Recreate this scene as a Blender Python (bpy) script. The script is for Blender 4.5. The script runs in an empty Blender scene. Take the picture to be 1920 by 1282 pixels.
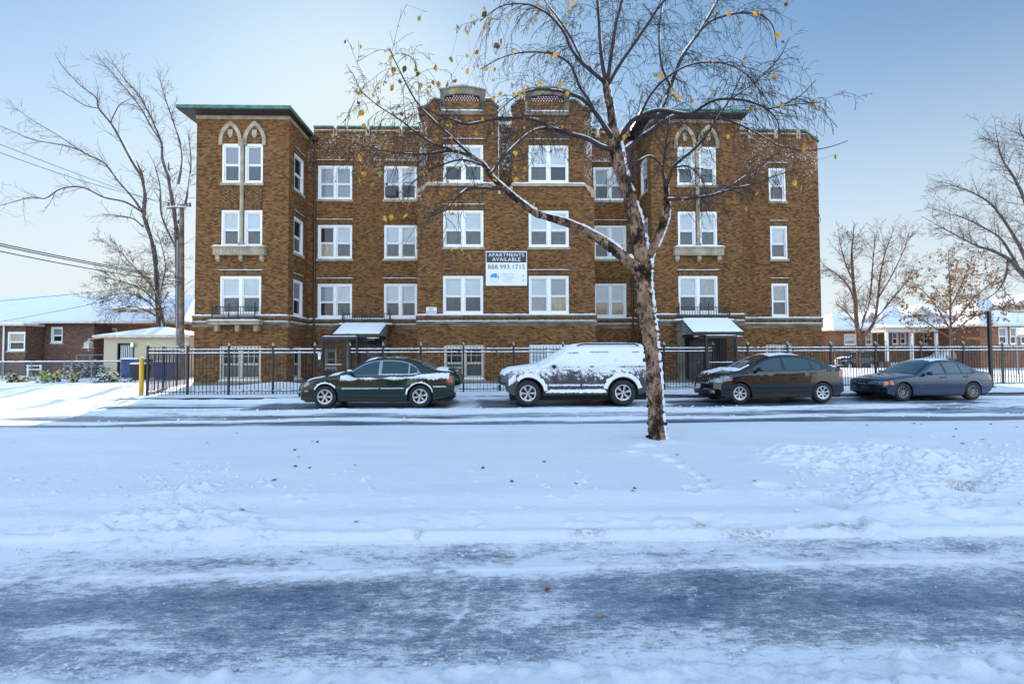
import bpy, math, random
import numpy as np
from mathutils import Matrix, Vector

# ------------------------------------------------------------------ camera
F = 900.0                                   # focal length in pixels of a 1920 wide frame (17 mm lens)
CAM = np.array([0.0, 0.0, 1.53])
def cam_axes(tilt, yaw, roll):
    f = np.array([math.sin(yaw)*math.cos(tilt), math.cos(yaw)*math.cos(tilt), math.sin(tilt)])
    r0 = np.array([math.cos(yaw), -math.sin(yaw), 0]); u0 = np.cross(r0, f)
    r = r0*math.cos(roll)-u0*math.sin(roll); u = np.cross(r, f)
    return r, u, f
RX, UX, FX = cam_axes(math.atan(26/F), math.radians(1.5), math.radians(.27))
def P(x, y, Y):
    d = RX*(x-960)/F+UX*(641-y)/F+FX
    return CAM+d*(Y-CAM[1])/d[1]
def G(x, y, z=0.0):
    d = RX*(x-960)/F+UX*(641-y)/F+FX
    return CAM+d*(z-CAM[2])/d[2]
C = bpy.context.scene.collection
scn = bpy.context.scene
cd = bpy.data.cameras.new('camera'); cam = bpy.data.objects.new('camera', cd); C.objects.link(cam)
cd.sensor_width = 36; cd.lens = 36*F/1920; cd.clip_start = .05; cd.clip_end = 3000
M = Matrix(((RX[0], UX[0], -FX[0], CAM[0]), (RX[1], UX[1], -FX[1], CAM[1]), (RX[2], UX[2], -FX[2], CAM[2]), (0, 0, 0, 1)))
cam.matrix_world = M
scn.camera = cam
# ------------------------------------------------------------------ sky, sun, exposure
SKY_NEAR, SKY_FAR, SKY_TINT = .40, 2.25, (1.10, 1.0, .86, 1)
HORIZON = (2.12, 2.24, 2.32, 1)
SUN_EL = math.radians(23.0); SUN_AZ = math.radians(-15.6)      # azimuth from +Y towards +X
w = bpy.data.worlds.new('World'); scn.world = w; w.use_nodes = True
nt = w.node_tree; bg = nt.nodes['Background']
sky = nt.nodes.new('ShaderNodeTexSky'); sky.sky_type = 'NISHITA'; sky.sun_disc = False
sky.sun_elevation = SUN_EL; sky.sun_rotation = SUN_AZ
sky.altitude = 180; sky.air_density = 1.0; sky.dust_density = 0.6; sky.ozone_density = 1.0
def _m(op, a, b=None, clamp=False):
    n = nt.nodes.new('ShaderNodeMath'); n.operation = op; n.use_clamp = clamp
    for s_, v in zip(n.inputs, (a, b)):
        if v is None: continue
        if isinstance(v, (int, float)): s_.default_value = v
        else: nt.links.new(v, s_)
    return n.outputs[0]
def _vm(op, a, b):
    n = nt.nodes.new('ShaderNodeVectorMath'); n.operation = op; nt.links.new(a, n.inputs[0])
    if op == 'SCALE': nt.links.new(b, n.inputs['Scale'])
    elif isinstance(b, tuple): n.inputs[1].default_value = b
    else: nt.links.new(b, n.inputs[1])
    return n.outputs[0]
# sky light reshaped: sun glare rolled off, front dimmed, rear boosted as warm fill
bw = nt.nodes.new('ShaderNodeRGBToBW'); nt.links.new(sky.outputs[0], bw.inputs[0])
lum = _m('MULTIPLY', bw.outputs[0], .15)
roll = _m('DIVIDE', 1.0, _m('ADD', 1.0, _m('MULTIPLY', _m('MULTIPLY', lum, lum), .36)))
geo = nt.nodes.new('ShaderNodeTexCoord'); sx = nt.nodes.new('ShaderNodeSeparateXYZ'); nt.links.new(geo.outputs['Generated'], sx.inputs[0])
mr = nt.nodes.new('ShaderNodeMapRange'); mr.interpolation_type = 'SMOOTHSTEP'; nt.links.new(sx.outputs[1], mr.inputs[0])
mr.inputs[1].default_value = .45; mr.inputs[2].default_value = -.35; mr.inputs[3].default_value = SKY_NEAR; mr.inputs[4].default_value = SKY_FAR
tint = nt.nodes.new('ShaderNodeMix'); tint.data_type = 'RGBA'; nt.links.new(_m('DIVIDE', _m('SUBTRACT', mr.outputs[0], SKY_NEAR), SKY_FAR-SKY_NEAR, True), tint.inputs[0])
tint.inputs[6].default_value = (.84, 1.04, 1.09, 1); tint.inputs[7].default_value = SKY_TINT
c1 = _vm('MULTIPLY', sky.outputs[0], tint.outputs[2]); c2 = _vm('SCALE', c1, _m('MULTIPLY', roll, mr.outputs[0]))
hz = nt.nodes.new('ShaderNodeMapRange'); hz.interpolation_type = 'SMOOTHSTEP'; nt.links.new(sx.outputs[2], hz.inputs[0])
hz.inputs[1].default_value = .56; hz.inputs[2].default_value = -.02; hz.inputs[3].default_value = 0; hz.inputs[4].default_value = .92
hc = nt.nodes.new('ShaderNodeMix'); hc.data_type = 'RGBA'; nt.links.new(hz.outputs[0], hc.inputs[0]); nt.links.new(c2, hc.inputs[6]); 
hcol = nt.nodes.new('ShaderNodeRGB'); hcol.outputs[0].default_value = HORIZON
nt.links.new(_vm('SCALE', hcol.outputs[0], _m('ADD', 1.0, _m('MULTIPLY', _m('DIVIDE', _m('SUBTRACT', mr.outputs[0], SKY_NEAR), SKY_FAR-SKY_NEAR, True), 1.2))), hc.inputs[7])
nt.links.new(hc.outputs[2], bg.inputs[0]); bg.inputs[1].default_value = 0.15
sd = bpy.data.lights.new('sun', 'SUN'); sun = bpy.data.objects.new('sun', sd); C.objects.link(sun)
sd.energy = 3.0; sd.angle = math.radians(.5); sd.color = (1, .9, .76)
sdir = Vector((math.sin(SUN_AZ)*math.cos(SUN_EL), math.cos(SUN_AZ)*math.cos(SUN_EL), math.sin(SUN_EL)))
sun.rotation_euler = sdir.to_track_quat('Z', 'Y').to_euler(); sun.location = (-8, 60, 40)
scn.view_settings.view_transform = 'Standard'; scn.view_settings.look = 'None'
scn.view_settings.gamma = 1; scn.view_settings.exposure = 1.42
scn.cycles.max_bounces = 6

# ------------------------------------------------------------------ helpers
rng = random.Random(7); nr = np.random.RandomState(5)
class MB:
    def __init__(s): s.v = []; s.f = []; s.m = []; s.n = 0
    def add(s, vs, fs, mi=0):
        b = s.n; s.v.extend([tuple(map(float, p)) for p in vs]); s.n += len(vs)
        for f in fs: s.f.append(tuple(b+i for i in f)); s.m.append(mi)
        return s
    def box(s, x0, x1, y0, y1, z0, z1, mi=0, fr=None):
        v = [(x, y, z) for z in (z0, z1) for y in (y0, y1) for x in (x0, x1)]
        if fr: v = [fr(*p) for p in v]
        return s.add(v, [(0, 2, 3, 1), (4, 5, 7, 6), (0, 1, 5, 4), (2, 6, 7, 3), (0, 4, 6, 2), (1, 3, 7, 5)], mi)
    def prism(s, pts, y0, y1, mi=0, fr=None):           # outline in x,z (counter-clockwise seen from -y) pushed along y
        n = len(pts); v = [(p[0], y0, p[1]) for p in pts]+[(p[0], y1, p[1]) for p in pts]
        if fr: v = [fr(*p) for p in v]
        f = [tuple(range(n)), tuple(range(2*n-1, n-1, -1))]+[(i, i+n, (i+1) % n+n, (i+1) % n) for i in range(n)]
        return s.add(v, f, mi)
    def strip(s, a, b, mi=0):                           # quads between two polylines
        n = len(a); return s.add(list(a)+list(b), [(i, i+1, n+i+1, n+i) for i in range(n-1)], mi)
    def grid(s, pts, nu, nv, mi=0):                     # pts row-major nu rows of nv
        return s.add(pts, [(i*nv+j, i*nv+j+1, (i+1)*nv+j+1, (i+1)*nv+j) for i in range(nu-1) for j in range(nv-1)], mi)
    def tube(s, pts, rad, seg=8, mi=0, cap=True, rough=0.0, twist=0):
        pts = np.asarray(pts, float); n = len(pts)
        if np.isscalar(rad): rad = [rad]*n
        t = np.gradient(pts, axis=0); t /= (np.linalg.norm(t, axis=1)[:, None]+1e-9)
        a = np.array([0.0, 0, 1]) if abs(t[0][2]) < .9 else np.array([0.0, -1, 0])
        u = np.cross(t[0], a); u /= np.linalg.norm(u)+1e-9
        vs = []
        for i in range(n):
            u = u-t[i]*(u@t[i]); u /= np.linalg.norm(u)+1e-9; w_ = np.cross(t[i], u)
            for k in range(seg):
                an = 2*math.pi*k/seg; r = rad[i]*(1+(rough*rng.uniform(-1, 1) if rough else 0))
                vs.append(pts[i]+r*(math.cos(an)*u+math.sin(an)*w_))
        fs = [(i*seg+k, i*seg+(k+1) % seg, (i+1)*seg+(k+1) % seg, (i+1)*seg+k) for i in range(n-1) for k in range(seg)]
        if cap: fs += [tuple(range(seg-1, -1, -1)), tuple((n-1)*seg+k for k in range(seg))]
        return s.add(vs, fs, mi)
    def lathe(s, prof, seg=24, c=(0, 0, 0), axis='z', mi=0, cap=True):   # prof: (radius, height)
        vs = []
        for r, h in prof:
            for k in range(seg):
                a = 2*math.pi*k/seg; x, y = r*math.cos(a), r*math.sin(a)
                vs.append((c[0]+x, c[1]+y, c[2]+h) if axis == 'z' else (c[0]+x, c[1]+h, c[2]+y))
        n = len(prof)
        fs = [(i*seg+k, i*seg+(k+1) % seg, (i+1)*seg+(k+1) % seg, (i+1)*seg+k) for i in range(n-1) for k in range(seg)]
        if cap and prof[0][0] > 1e-4: fs.append(tuple(range(seg-1, -1, -1)))
        if cap and prof[-1][0] > 1e-4: fs.append(tuple((n-1)*seg+k for k in range(seg)))
        return s.add(vs, fs, mi)
    def split(s, name, mats, parent=None, smooth=False):      # every separate add() becomes a part of its own
        par = list(range(len(s.v)))
        def fd(i):
            while par[i] != i: par[i] = par[par[i]]; i = par[i]
            return i
        for f in s.f:
            for i in f[1:]: par[fd(i)] = fd(f[0])
        g_ = {}
        for k_, f in enumerate(s.f): g_.setdefault(fd(f[0]), []).append(k_)
        for ks in g_.values():
            q = MB(); ix = {}
            for k_ in ks:
                for i in s.f[k_]:
                    if i not in ix: ix[i] = len(q.v); q.v.append(s.v[i])
                q.f.append(tuple(ix[i] for i in s.f[k_])); q.m.append(s.m[k_])
            q.build(name, mats, parent, smooth)
    def build(s, name, mats, parent=None, smooth=False, origin=None, label=None):
        if not isinstance(mats, (list, tuple)): mats = [mats]
        me = bpy.data.meshes.new(name)
        v = np.array(s.v, float).reshape(-1, 3)
        o = np.array(origin if origin is not None else (0, 0, 0), float)
        if parent is not None and origin is None: o = np.array(parent.get('_o', (0, 0, 0)), float)
        v = v-o
        me.from_pydata(v.tolist(), [], s.f)
        for m_ in mats: me.materials.append(m_)
        me.polygons.foreach_set('material_index', s.m)
        if smooth: me.polygons.foreach_set('use_smooth', [True]*len(s.f))
        me.update()
        ob = bpy.data.objects.new(name, me); C.objects.link(ob)
        if parent is not None:
            ob.parent = parent
            if origin is not None: ob.location = o-np.array(parent.get('_o', (0, 0, 0)))
            TMP.append(ob); ob['_o'] = list(o)
        else: ob.location = o; ob['_o'] = list(o); TMP.append(ob)
        if label: ob['label'] = label
        return ob
TMP = []
def tag(o, label=None, cat=None, group=None, kind=None):
    if label: o['label'] = label
    if cat: o['category'] = cat
    if group: o['group'] = group
    if kind: o['kind'] = kind
    return o
def thing(name, loc, label, cat, group=None, rz=0):
    o = bpy.data.objects.new(name, None); C.objects.link(o); o.location = loc; o.rotation_euler = (0, 0, rz)
    o['_o'] = [float(a) for a in loc] if rz == 0 else [0.0, 0, 0]; TMP.append(o); o.empty_display_size = .3
    return tag(o, label, cat, group)
def copy_tree(o, parent=None):
    c = o.copy(); C.objects.link(c); c.parent = parent; TMP.append(c)
    for ch in list(o.children): copy_tree(ch, c)
    return c
def interp(x, tab): return float(np.interp(x, [a for a, b in tab], [b for a, b in tab]))
# numpy noise
def _lat(ix, iy, seed):
    h = (ix.astype(np.int64)*374761393+iy.astype(np.int64)*668265263+seed*1442695041) & 0x7fffffff
    h = ((h ^ (h >> 13))*1274126177) & 0x7fffffff
    return ((h ^ (h >> 16)) & 0xffff)/65535.0
def vnoise(x, y, seed=0):
    ix, iy = np.floor(x), np.floor(y); fx, fy = x-ix, y-iy
    fx = fx*fx*(3-2*fx); fy = fy*fy*(3-2*fy); ix = ix.astype(int); iy = iy.astype(int)
    a = _lat(ix, iy, seed); b = _lat(ix+1, iy, seed); c = _lat(ix, iy+1, seed); d = _lat(ix+1, iy+1, seed)
    return (a+(b-a)*fx)*(1-fy)+(c+(d-c)*fx)*fy
def fbm(x, y, seed=0, oct=4):
    s = 0; a = .5; t = 0
    for o in range(oct):
        s = s+a*vnoise(x*2**o+17.3*o, y*2**o-9.1*o, seed+o); t += a; a *= .55
    return s/t
def sstep(a, b, x):
    t = np.clip((x-a)/(b-a), 0, 1); return t*t*(3-2*t)

# ------------------------------------------------------------------ materials
def mat(name):
    m = bpy.data.materials.new(name); m.use_nodes = True; t = m.node_tree
    return m, t, t.nodes['Principled BSDF']
def N(t, ty, **kw):
    n = t.nodes.new(ty)
    for k, v in kw.items():
        if hasattr(n, k): setattr(n, k, v)
        else: n.inputs[k].default_value = v
    return n
def L(t, a, b): t.links.new(a, b)
def pos(t): return t.nodes.new('ShaderNodeNewGeometry').outputs['Position']
def obc(t): return t.nodes.new('ShaderNodeTexCoord').outputs['Object']
def noise(t, vec, scale, detail=4, rough=.55, sc=None):
    if sc:
        mp = N(t, 'ShaderNodeMapping'); mp.inputs['Scale'].default_value = sc; L(t, vec, mp.inputs[0]); vec = mp.outputs[0]
    n = N(t, 'ShaderNodeTexNoise'); n.inputs['Scale'].default_value = scale; n.inputs['Detail'].default_value = detail
    n.inputs['Roughness'].default_value = rough; L(t, vec, n.inputs['Vector']); return n.outputs['Fac']
def ramp(t, fac, stops, interp_='LINEAR'):
    r = N(t, 'ShaderNodeValToRGB'); cr = r.color_ramp; cr.interpolation = interp_
    while len(cr.elements) < len(stops): cr.elements.new(.5)
    for e, (p, c) in zip(cr.elements, stops):
        e.position = p; e.color = (c, c, c, 1) if np.isscalar(c) else (*c, 1)
    L(t, fac, r.inputs[0]); return r.outputs[0]
def mixc(t, fac, a, b, mode='MIX'):
    m = N(t, 'ShaderNodeMix'); m.data_type = 'RGBA'; m.blend_type = mode
    for s, v in ((m.inputs[0], fac), (m.inputs[6], a), (m.inputs[7], b)):
        if isinstance(v, (int, float)): s.default_value = v
        elif isinstance(v, tuple): s.default_value = (*v, 1)
        else: L(t, v, s)
    return m.outputs[2]
def mth(t, op, a, b=None, c=None, clamp=False):
    m = N(t, 'ShaderNodeMath'); m.operation = op; m.use_clamp = clamp
    for s, v in zip(m.inputs, (a, b, c)):
        if v is None: continue
        if isinstance(v, (int, float)): s.default_value = v
        else: L(t, v, s)
    return m.outputs[0]
def bump(t, p, h, strength, dist):
    b = N(t, 'ShaderNodeBump'); b.inputs['Strength'].default_value = strength; b.inputs['Distance'].default_value = dist
    L(t, h, b.inputs['Height']); L(t, b.outputs[0], p.inputs['Normal'])
def simple(name, col, rough=.6, metal=0, var=.12, scale=6, coat=0, spec=.5, bmp=0):
    m, t, p = mat(name); p.inputs['Roughness'].default_value = rough; p.inputs['Metallic'].default_value = metal
    p.inputs['Coat Weight'].default_value = coat; p.inputs['Specular IOR Level'].default_value = spec
    n = noise(t, obc(t), scale, 5)
    lo = tuple(c*(1-var*2) for c in col); hi = tuple(min(1, c*(1+var*1.4)) for c in col)
    L(t, ramp(t, n, [(.3, lo), (.7, hi)]), p.inputs['Base Color'])
    if bmp: bump(t, p, n, .6, bmp)
    return m
MT = {}
SNOWC = (.86, .87, .9)
def snow_mat(name, col=SNOWC, b1=.02, s1=9, dirt=0.0):
    m, t, p = mat(name); v = pos(t); p.inputs['Roughness'].default_value = .65
    n1 = noise(t, v, s1, 6, .68); n2 = noise(t, v, 1.4, 3)
    L(t, ramp(t, n2, [(.3, tuple(c*(.95-dirt) for c in col)), (.7, col)]), p.inputs['Base Color'])
    bump(t, p, n1, .5, b1); return m
MT['snow'] = snow_mat('snow')
def brick_mat(name, tones, mortar, dust=0, bw=.155, rh=.063, zlo=9, zhi=11.5, stain=.2, axis='xz'):
    m, t, p = mat(name); v = pos(t); s = N(t, 'ShaderNodeSeparateXYZ'); L(t, v, s.inputs[0])
    c = N(t, 'ShaderNodeCombineXYZ')
    if axis == 'xz':
        L(t, mth(t, 'ADD', s.outputs[0], s.outputs[1]), c.inputs[0]); L(t, s.outputs[2], c.inputs[1])
    else:   # soldier course: bricks on end
        L(t, s.outputs[2], c.inputs[0]); L(t, mth(t, 'ADD', s.outputs[0], s.outputs[1]), c.inputs[1])
    b = N(t, 'ShaderNodeTexBrick'); L(t, c.outputs[0], b.inputs['Vector'])
    b.inputs['Color1'].default_value = (0, 0, 0, 1); b.inputs['Color2'].default_value = (1, 1, 1, 1); b.inputs['Mortar'].default_value = (.5, .5, .5, 1)
    b.inputs['Scale'].default_value = 1; b.inputs['Mortar Size'].default_value = .006; b.inputs['Mortar Smooth'].default_value = .3
    b.inputs['Brick Width'].default_value = bw; b.inputs['Row Height'].default_value = rh
    n = len(tones)
    col = ramp(t, b.outputs['Color'], [(i/n, c_) for i, c_ in enumerate(tones)], 'CONSTANT')
    big = noise(t, v, .35, 4, .6); mid = noise(t, v, 2.2, 5, .65, (1, 1, .5))
    col = mixc(t, 1, col, ramp(t, big, [(.3, 1-stain), (.7, 1.05)]), 'MULTIPLY')
    col = mixc(t, 1, col, ramp(t, mid, [(.3, .92), (.62, 1.04)]), 'MULTIPLY')
    fac = b.outputs['Fac']
    col = mixc(t, fac, col, mortar)
    if dust:
        z = mth(t, 'MULTIPLY', ramp(t, mth(t, 'DIVIDE', mth(t, 'SUBTRACT', s.outputs[2], zlo), zhi-zlo, clamp=True), [(0, 0), (.35, .8), (.55, 1), (.85, .9), (1, .5)]), dust)
        d1 = noise(t, v, 13, 3, .7); d2 = noise(t, v, 1.1, 3, .6)
        th = mth(t, 'ADD', d1, mth(t, 'MULTIPLY', z, mth(t, 'MULTIPLY', d2, .52)))
        sm = ramp(t, th, [(.74, 0), (.84, .7)])
        col = mixc(t, sm, col, SNOWC)
    L(t, col, p.inputs['Base Color']); p.inputs['Roughness'].default_value = .85; p.inputs['Specular IOR Level'].default_value = .12
    bump(t, p, mth(t, 'SUBTRACT', mth(t, 'MULTIPLY', mid, .5), fac), .5, .01)
    return m
TONES = [(0.0924, 0.0433, 0.0191), (0.199, 0.0971, 0.0348), (0.1628, 0.0745, 0.0273), (0.2476, 0.126, 0.0502), (0.1882, 0.0878, 0.0314), (0.1113, 0.0519, 0.0225), (0.2215, 0.108, 0.0388), (0.1809, 0.0839, 0.0307), (0.2694, 0.1416, 0.06)]
MORT = (.115, .066, .036)
MT['brick'] = brick_mat('golden_brown_brick', TONES, MORT)
MT['brick_dust'] = brick_mat('brick_with_blown_snow', TONES, MORT, dust=.62, zlo=8.9, zhi=13.1)
MT['brick_chamfer'] = brick_mat('brick_snow_streaked', TONES, MORT, dust=.85, zlo=8.0, zhi=13.4)
MT['soldier'] = brick_mat('soldier_course', [tuple(c*.8 for c in a) for a in TONES], (.13, .09, .055), axis='zx')
MT['stone'] = simple('limestone', (.36, .30, .215), .85, var=.2, scale=2.5, bmp=.01)
MT['stone_band'] = simple('stained_stone_band', (.19, .14, .09), .9, var=.4, scale=1.2)
MT['stone_dark'] = simple('weathered_limestone', (.17, .145, .11), .9, var=.35, scale=1.3, bmp=.01)
MT['white'] = simple('white_vinyl', (.78, .78, .78), .4, var=.03)
MT['beige'] = simple('beige_paint', (.52, .46, .36), .5, var=.1)
MT['copper'] = simple('green_copper', (.045, .155, .11), .5, var=.35, scale=3)
MT['soffit'] = simple('dark_brown_soffit', (.035, .022, .018), .6)
MT['pipe'] = simple('brown_downpipe', (.045, .024, .02), .45)
MT['iron'] = simple('black_iron', (.012, .012, .014), .45)
MT['gravel'] = simple('tar', (.05, .05, .05), .9)
def glass_mat(name, col, rough=.04, col2=None, pat=None, spec=.5):
    m, t, p = mat(name); v = pos(t); p.inputs['Roughness'].default_value = rough
    p.inputs['Specular IOR Level'].default_value = spec
    if pat == 'slat':
        wv = N(t, 'ShaderNodeTexWave'); wv.bands_direction = 'Z'; wv.inputs['Scale'].default_value = 8; wv.inputs['Distortion'].default_value = .3
        L(t, v, wv.inputs['Vector']); c = ramp(t, wv.outputs[0], [(.2, col2), (.7, col)])
    elif pat == 'streaks':
        n = noise(t, v, 5, 5, .7, (3, 3, .6)); c = ramp(t, n, [(.35, col2), (.65, col)])
    else:
        n = noise(t, v, 2, 3); c = ramp(t, n, [(.3, tuple(a*.85 for a in col)), (.7, col)])
    L(t, c, p.inputs['Base Color'])
    # old glass is never flat: a slow ripple bends what it mirrors
    bump(t, p, noise(t, v, 1.3, 2), .25, .02)
    return m
MT['g_blind'] = glass_mat('pane_over_drawn_blind', (.43, .48, .51), .05)
MT['g_slat'] = glass_mat('pane_over_slatted_blind', (.27, .30, .34), .05, (.13, .15, .18), 'slat')
MT['g_dark'] = glass_mat('pane_over_dark_room', (.02, .022, .026), .04)
MT['g_screen'] = glass_mat('pane_behind_insect_screen', (.085, .095, .105), .25, (.05, .056, .062), 'streaks')
MT['g_tan'] = glass_mat('pane_painted_tan_reflection', (.40, .33, .23), .06, (.22, .18, .13), 'streaks')  # tan of mirrored brick painted into the pane colour
MT['g_curtain'] = glass_mat('pane_over_grey_curtain', (.33, .33, .34), .06, (.2, .2, .21), 'streaks')
def paint_mat(name, col, rough=.12, metal=.3):
    m, t, p = mat(name); v = obc(t)
    n = noise(t, v, 3, 6, .7); s = N(t, 'ShaderNodeSeparateXYZ'); L(t, v, s.inputs[0])
    salt = mth(t, 'MULTIPLY', ramp(t, n, [(.35, .2), (.7, 1)]), ramp(t, s.outputs[2], [(.12, .7), (.5, .0)]))
    L(t, mixc(t, mth(t, 'MULTIPLY', salt, .10), col, (.10, .10, .10)), p.inputs['Base Color'])
    L(t, mth(t, 'ADD', mth(t, 'MULTIPLY', salt, .45), rough), p.inputs['Roughness'])
    p.inputs['Metallic'].default_value = 0; p.inputs['Coat Weight'].default_value = .7; p.inputs['Specular IOR Level'].default_value = .3; p.inputs['Coat Roughness'].default_value = .03
    return m
MT['tyre'] = simple('tyre_rubber', (.016, .016, .017), .75, var=.4, scale=20)
MT['alloy'] = simple('alloy_rim', (.55, .56, .58), .3, .8, var=.15, scale=12)
MT['alloy_dark'] = simple('grey_alloy_rim', (.20, .20, .21), .35, .8, var=.2, scale=12)
MT['black'] = simple('black_plastic', (.012, .012, .013), .4)
MT['underbody'] = simple('dark_underbody', (.008, .008, .008), .9)
MT['carglass'] = glass_mat('tinted_car_glass', (.012, .05, .058), .03, spec=.6)
MT['lamp'] = simple('clear_headlamp', (.22, .24, .26), .12, .2, var=.35, scale=14, coat=1)
MT['amber'] = simple('amber_lens', (.75, .2, .02), .2, var=.2, scale=20, coat=1)
MT['red'] = simple('red_lens', (.45, .015, .015), .2, var=.2, scale=20, coat=1)
MT['chrome'] = simple('chrome', (.6, .61, .63), .15, 1, var=.05)
# ------------------------------------------------------------------ ground
def road_mat(name, ice, streak, fine=1.0):
    m, t, p = mat(name); v = pos(t)
    at = N(t, 'ShaderNodeAttribute'); at.attribute_name = 'snow'; cov = at.outputs['Fac']
    n1 = noise(t, v, 1.5, 8, .70, (streak, 1.5, 1)); n2 = noise(t, v, 13*fine, 6, .78, (streak*.9, 1.5, 1)); n3 = noise(t, v, 70*fine, 3, .7); n4 = noise(t, v, 45*fine, 4, .75, (.35, 1.4, 1))
    h = mth(t, 'ADD', mth(t, 'ADD', mth(t, 'MULTIPLY', n1, .85), mth(t, 'MULTIPLY', n4, .42)), mth(t, 'ADD', mth(t, 'MULTIPLY', n2, .75), mth(t, 'MULTIPLY', n3, .28)))   # about .91
    d = mth(t, 'ADD', mth(t, 'SUBTRACT', h, 1.51), mth(t, 'MULTIPLY', cov, .72))
    f = ramp(t, mth(t, 'ADD', d, .5), [(.32, 0), (.50, .30), (.60, .78), (.70, 1)])
    big = noise(t, v, .8, 4, .6, (.6, 1.2, 1))
    icec = ramp(t, mth(t, 'ADD', mth(t, 'MULTIPLY', big, .6), mth(t, 'MULTIPLY', n4, .4)), [(.36, tuple(c*.7 for c in ice)), (.5, tuple(c*1.1 for c in ice)), (.64, tuple(c*1.7 for c in ice))])
    icec = mixc(t, 1, icec, ramp(t, n3, [(.36, .45), (.47, 1)]), 'MULTIPLY')
    L(t, mixc(t, f, icec, SNOWC), p.inputs['Base Color'])
    L(t, ramp(t, f, [(0, .28), (.5, .7)]), p.inputs['Roughness'])
    bump(t, p, mth(t, 'ADD', mth(t, 'ADD', mth(t, 'MULTIPLY', f, .5), mth(t, 'MULTIPLY', n2, .8)), mth(t, 'MULTIPLY', n3, .35)), .9, .012)
    return m
def snowfield_mat():
    m, t, p = mat('fresh_snow'); v = pos(t); p.inputs['Roughness'].default_value = .6
    n1 = noise(t, v, 30, 7, .75); n2 = noise(t, v, 1.1, 4, .5, (.5, 1.6, 1)); n3 = noise(t, v, 5, 5, .7, (.35, 1.3, 1))
    at = N(t, 'ShaderNodeAttribute'); at.attribute_name = 'dirt'
    c = mixc(t, ramp(t, n2, [(.35, 0), (.7, 1)]), (.83, .85, .89), (.89, .90, .92))
    dm = mth(t, 'MULTIPLY', at.outputs['Fac'], ramp(t, n1, [(.42, 0), (.62, 1)]))
    L(t, mixc(t, dm, c, (.33, .29, .24)), p.inputs['Base Color'])
    bump(t, p, mth(t, 'ADD', mth(t, 'MULTIPLY', n1, 1.2), mth(t, 'MULTIPLY', n3, 1.6)), .75, .012)
    return m
MT['field'] = snowfield_mat()
def hf(name, xs, ys, zf, m, attr=None, label=None):
    X, Y = np.meshgrid(xs, ys); Z = zf(X, Y)
    n, k = X.shape
    v = np.stack([X, Y, Z], -1).reshape(-1, 3)
    idx = np.arange(n*k).reshape(n, k)
    f = np.stack([idx[:-1, :-1], idx[:-1, 1:], idx[1:, 1:], idx[1:, :-1]], -1).reshape(-1, 4)
    me = bpy.data.meshes.new(name)
    me.vertices.add(len(v)); me.vertices.foreach_set('co', v.ravel())
    me.loops.add(f.size); me.loops.foreach_set('vertex_index', f.ravel().astype(np.int32))
    me.polygons.add(len(f)); me.polygons.foreach_set('loop_start', np.arange(0, f.size, 4, dtype=np.int32))
    me.polygons.foreach_set('use_smooth', np.ones(len(f), bool))
    me.update(calc_edges=True); me.materials.append(m)
    for an, fn in (attr or {}).items():
        a = me.attributes.new(an, 'FLOAT', 'POINT'); a.data.foreach_set('value', fn(X, Y).ravel().astype(np.float32))
    ob = bpy.data.objects.new(name, me); C.objects.link(ob); ob['kind'] = 'structure'
    return ob
def axis(lo, a, b, hi, fine, coarse):
    l = list(np.linspace(lo, a, max(2, int((a-lo)/coarse)), endpoint=False)) if lo < a else []
    r = list(np.linspace(b, hi, max(2, int((hi-b)/coarse)))[1:]) if hi > b else []
    return np.array(l+list(np.arange(a, b, fine))+[b]+r)
def blob(X, Y, x, y, rx, ry, pw=2):
    return np.exp(-(((X-x)/rx)**2+((Y-y)/ry)**2)**(pw/2))
FEET = [(1447, 914, .13, .10), (1552, 934, .11, .12), (1603, 917, .12, .09), (1616, 884, .11, .09), (1562, 888, .12, .08), (1484, 842, .15, .10), (1655, 838, .22, .1),
        (1295, 918, .06, .07), (1327, 915, .07, .06), (1318, 902, .05, .06), (1262, 868, .09, .09), (1240, 858, .09, .08), (1282, 880, .07, .07), (1305, 892, .06, .06),
        (1765, 880, .12, .1), (1880, 900, .16, .09), (1818, 915, .2, .08), (1700, 868, .2, .08), (1900, 870, .2, .1), (1208, 838, .16, .09), (1192, 850, .1, .08)]
def dist_mask(X, Y):
    m = 0
    for x, y, rx, ry in ((1500, 850, .55, .45), (1570, 862, .9, .5), (1640, 845, .9, .45), (1740, 880, 1.0, .55), (1830, 895, 1.0, .45), (1900, 880, .9, .5), (1700, 930, .7, .35)):
        g = G(x, y, .17); m = m+blob(X, Y, g[0], g[1], rx, ry, 3)
    return np.clip(m, 0, 1)
def lump_mask(X, Y):
    m = 0
    for x, y, rx, ry in ((330, 965, .55, .28), (300, 985, .7, .25), (400, 985, .6, .2), (360, 930, .3, .3), (480, 1000, .5, .15)):
        g = G(x, y, .12); m = m+blob(X, Y, g[0], g[1], rx, ry, 3)
    return np.clip(m, 0, 1)
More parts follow.
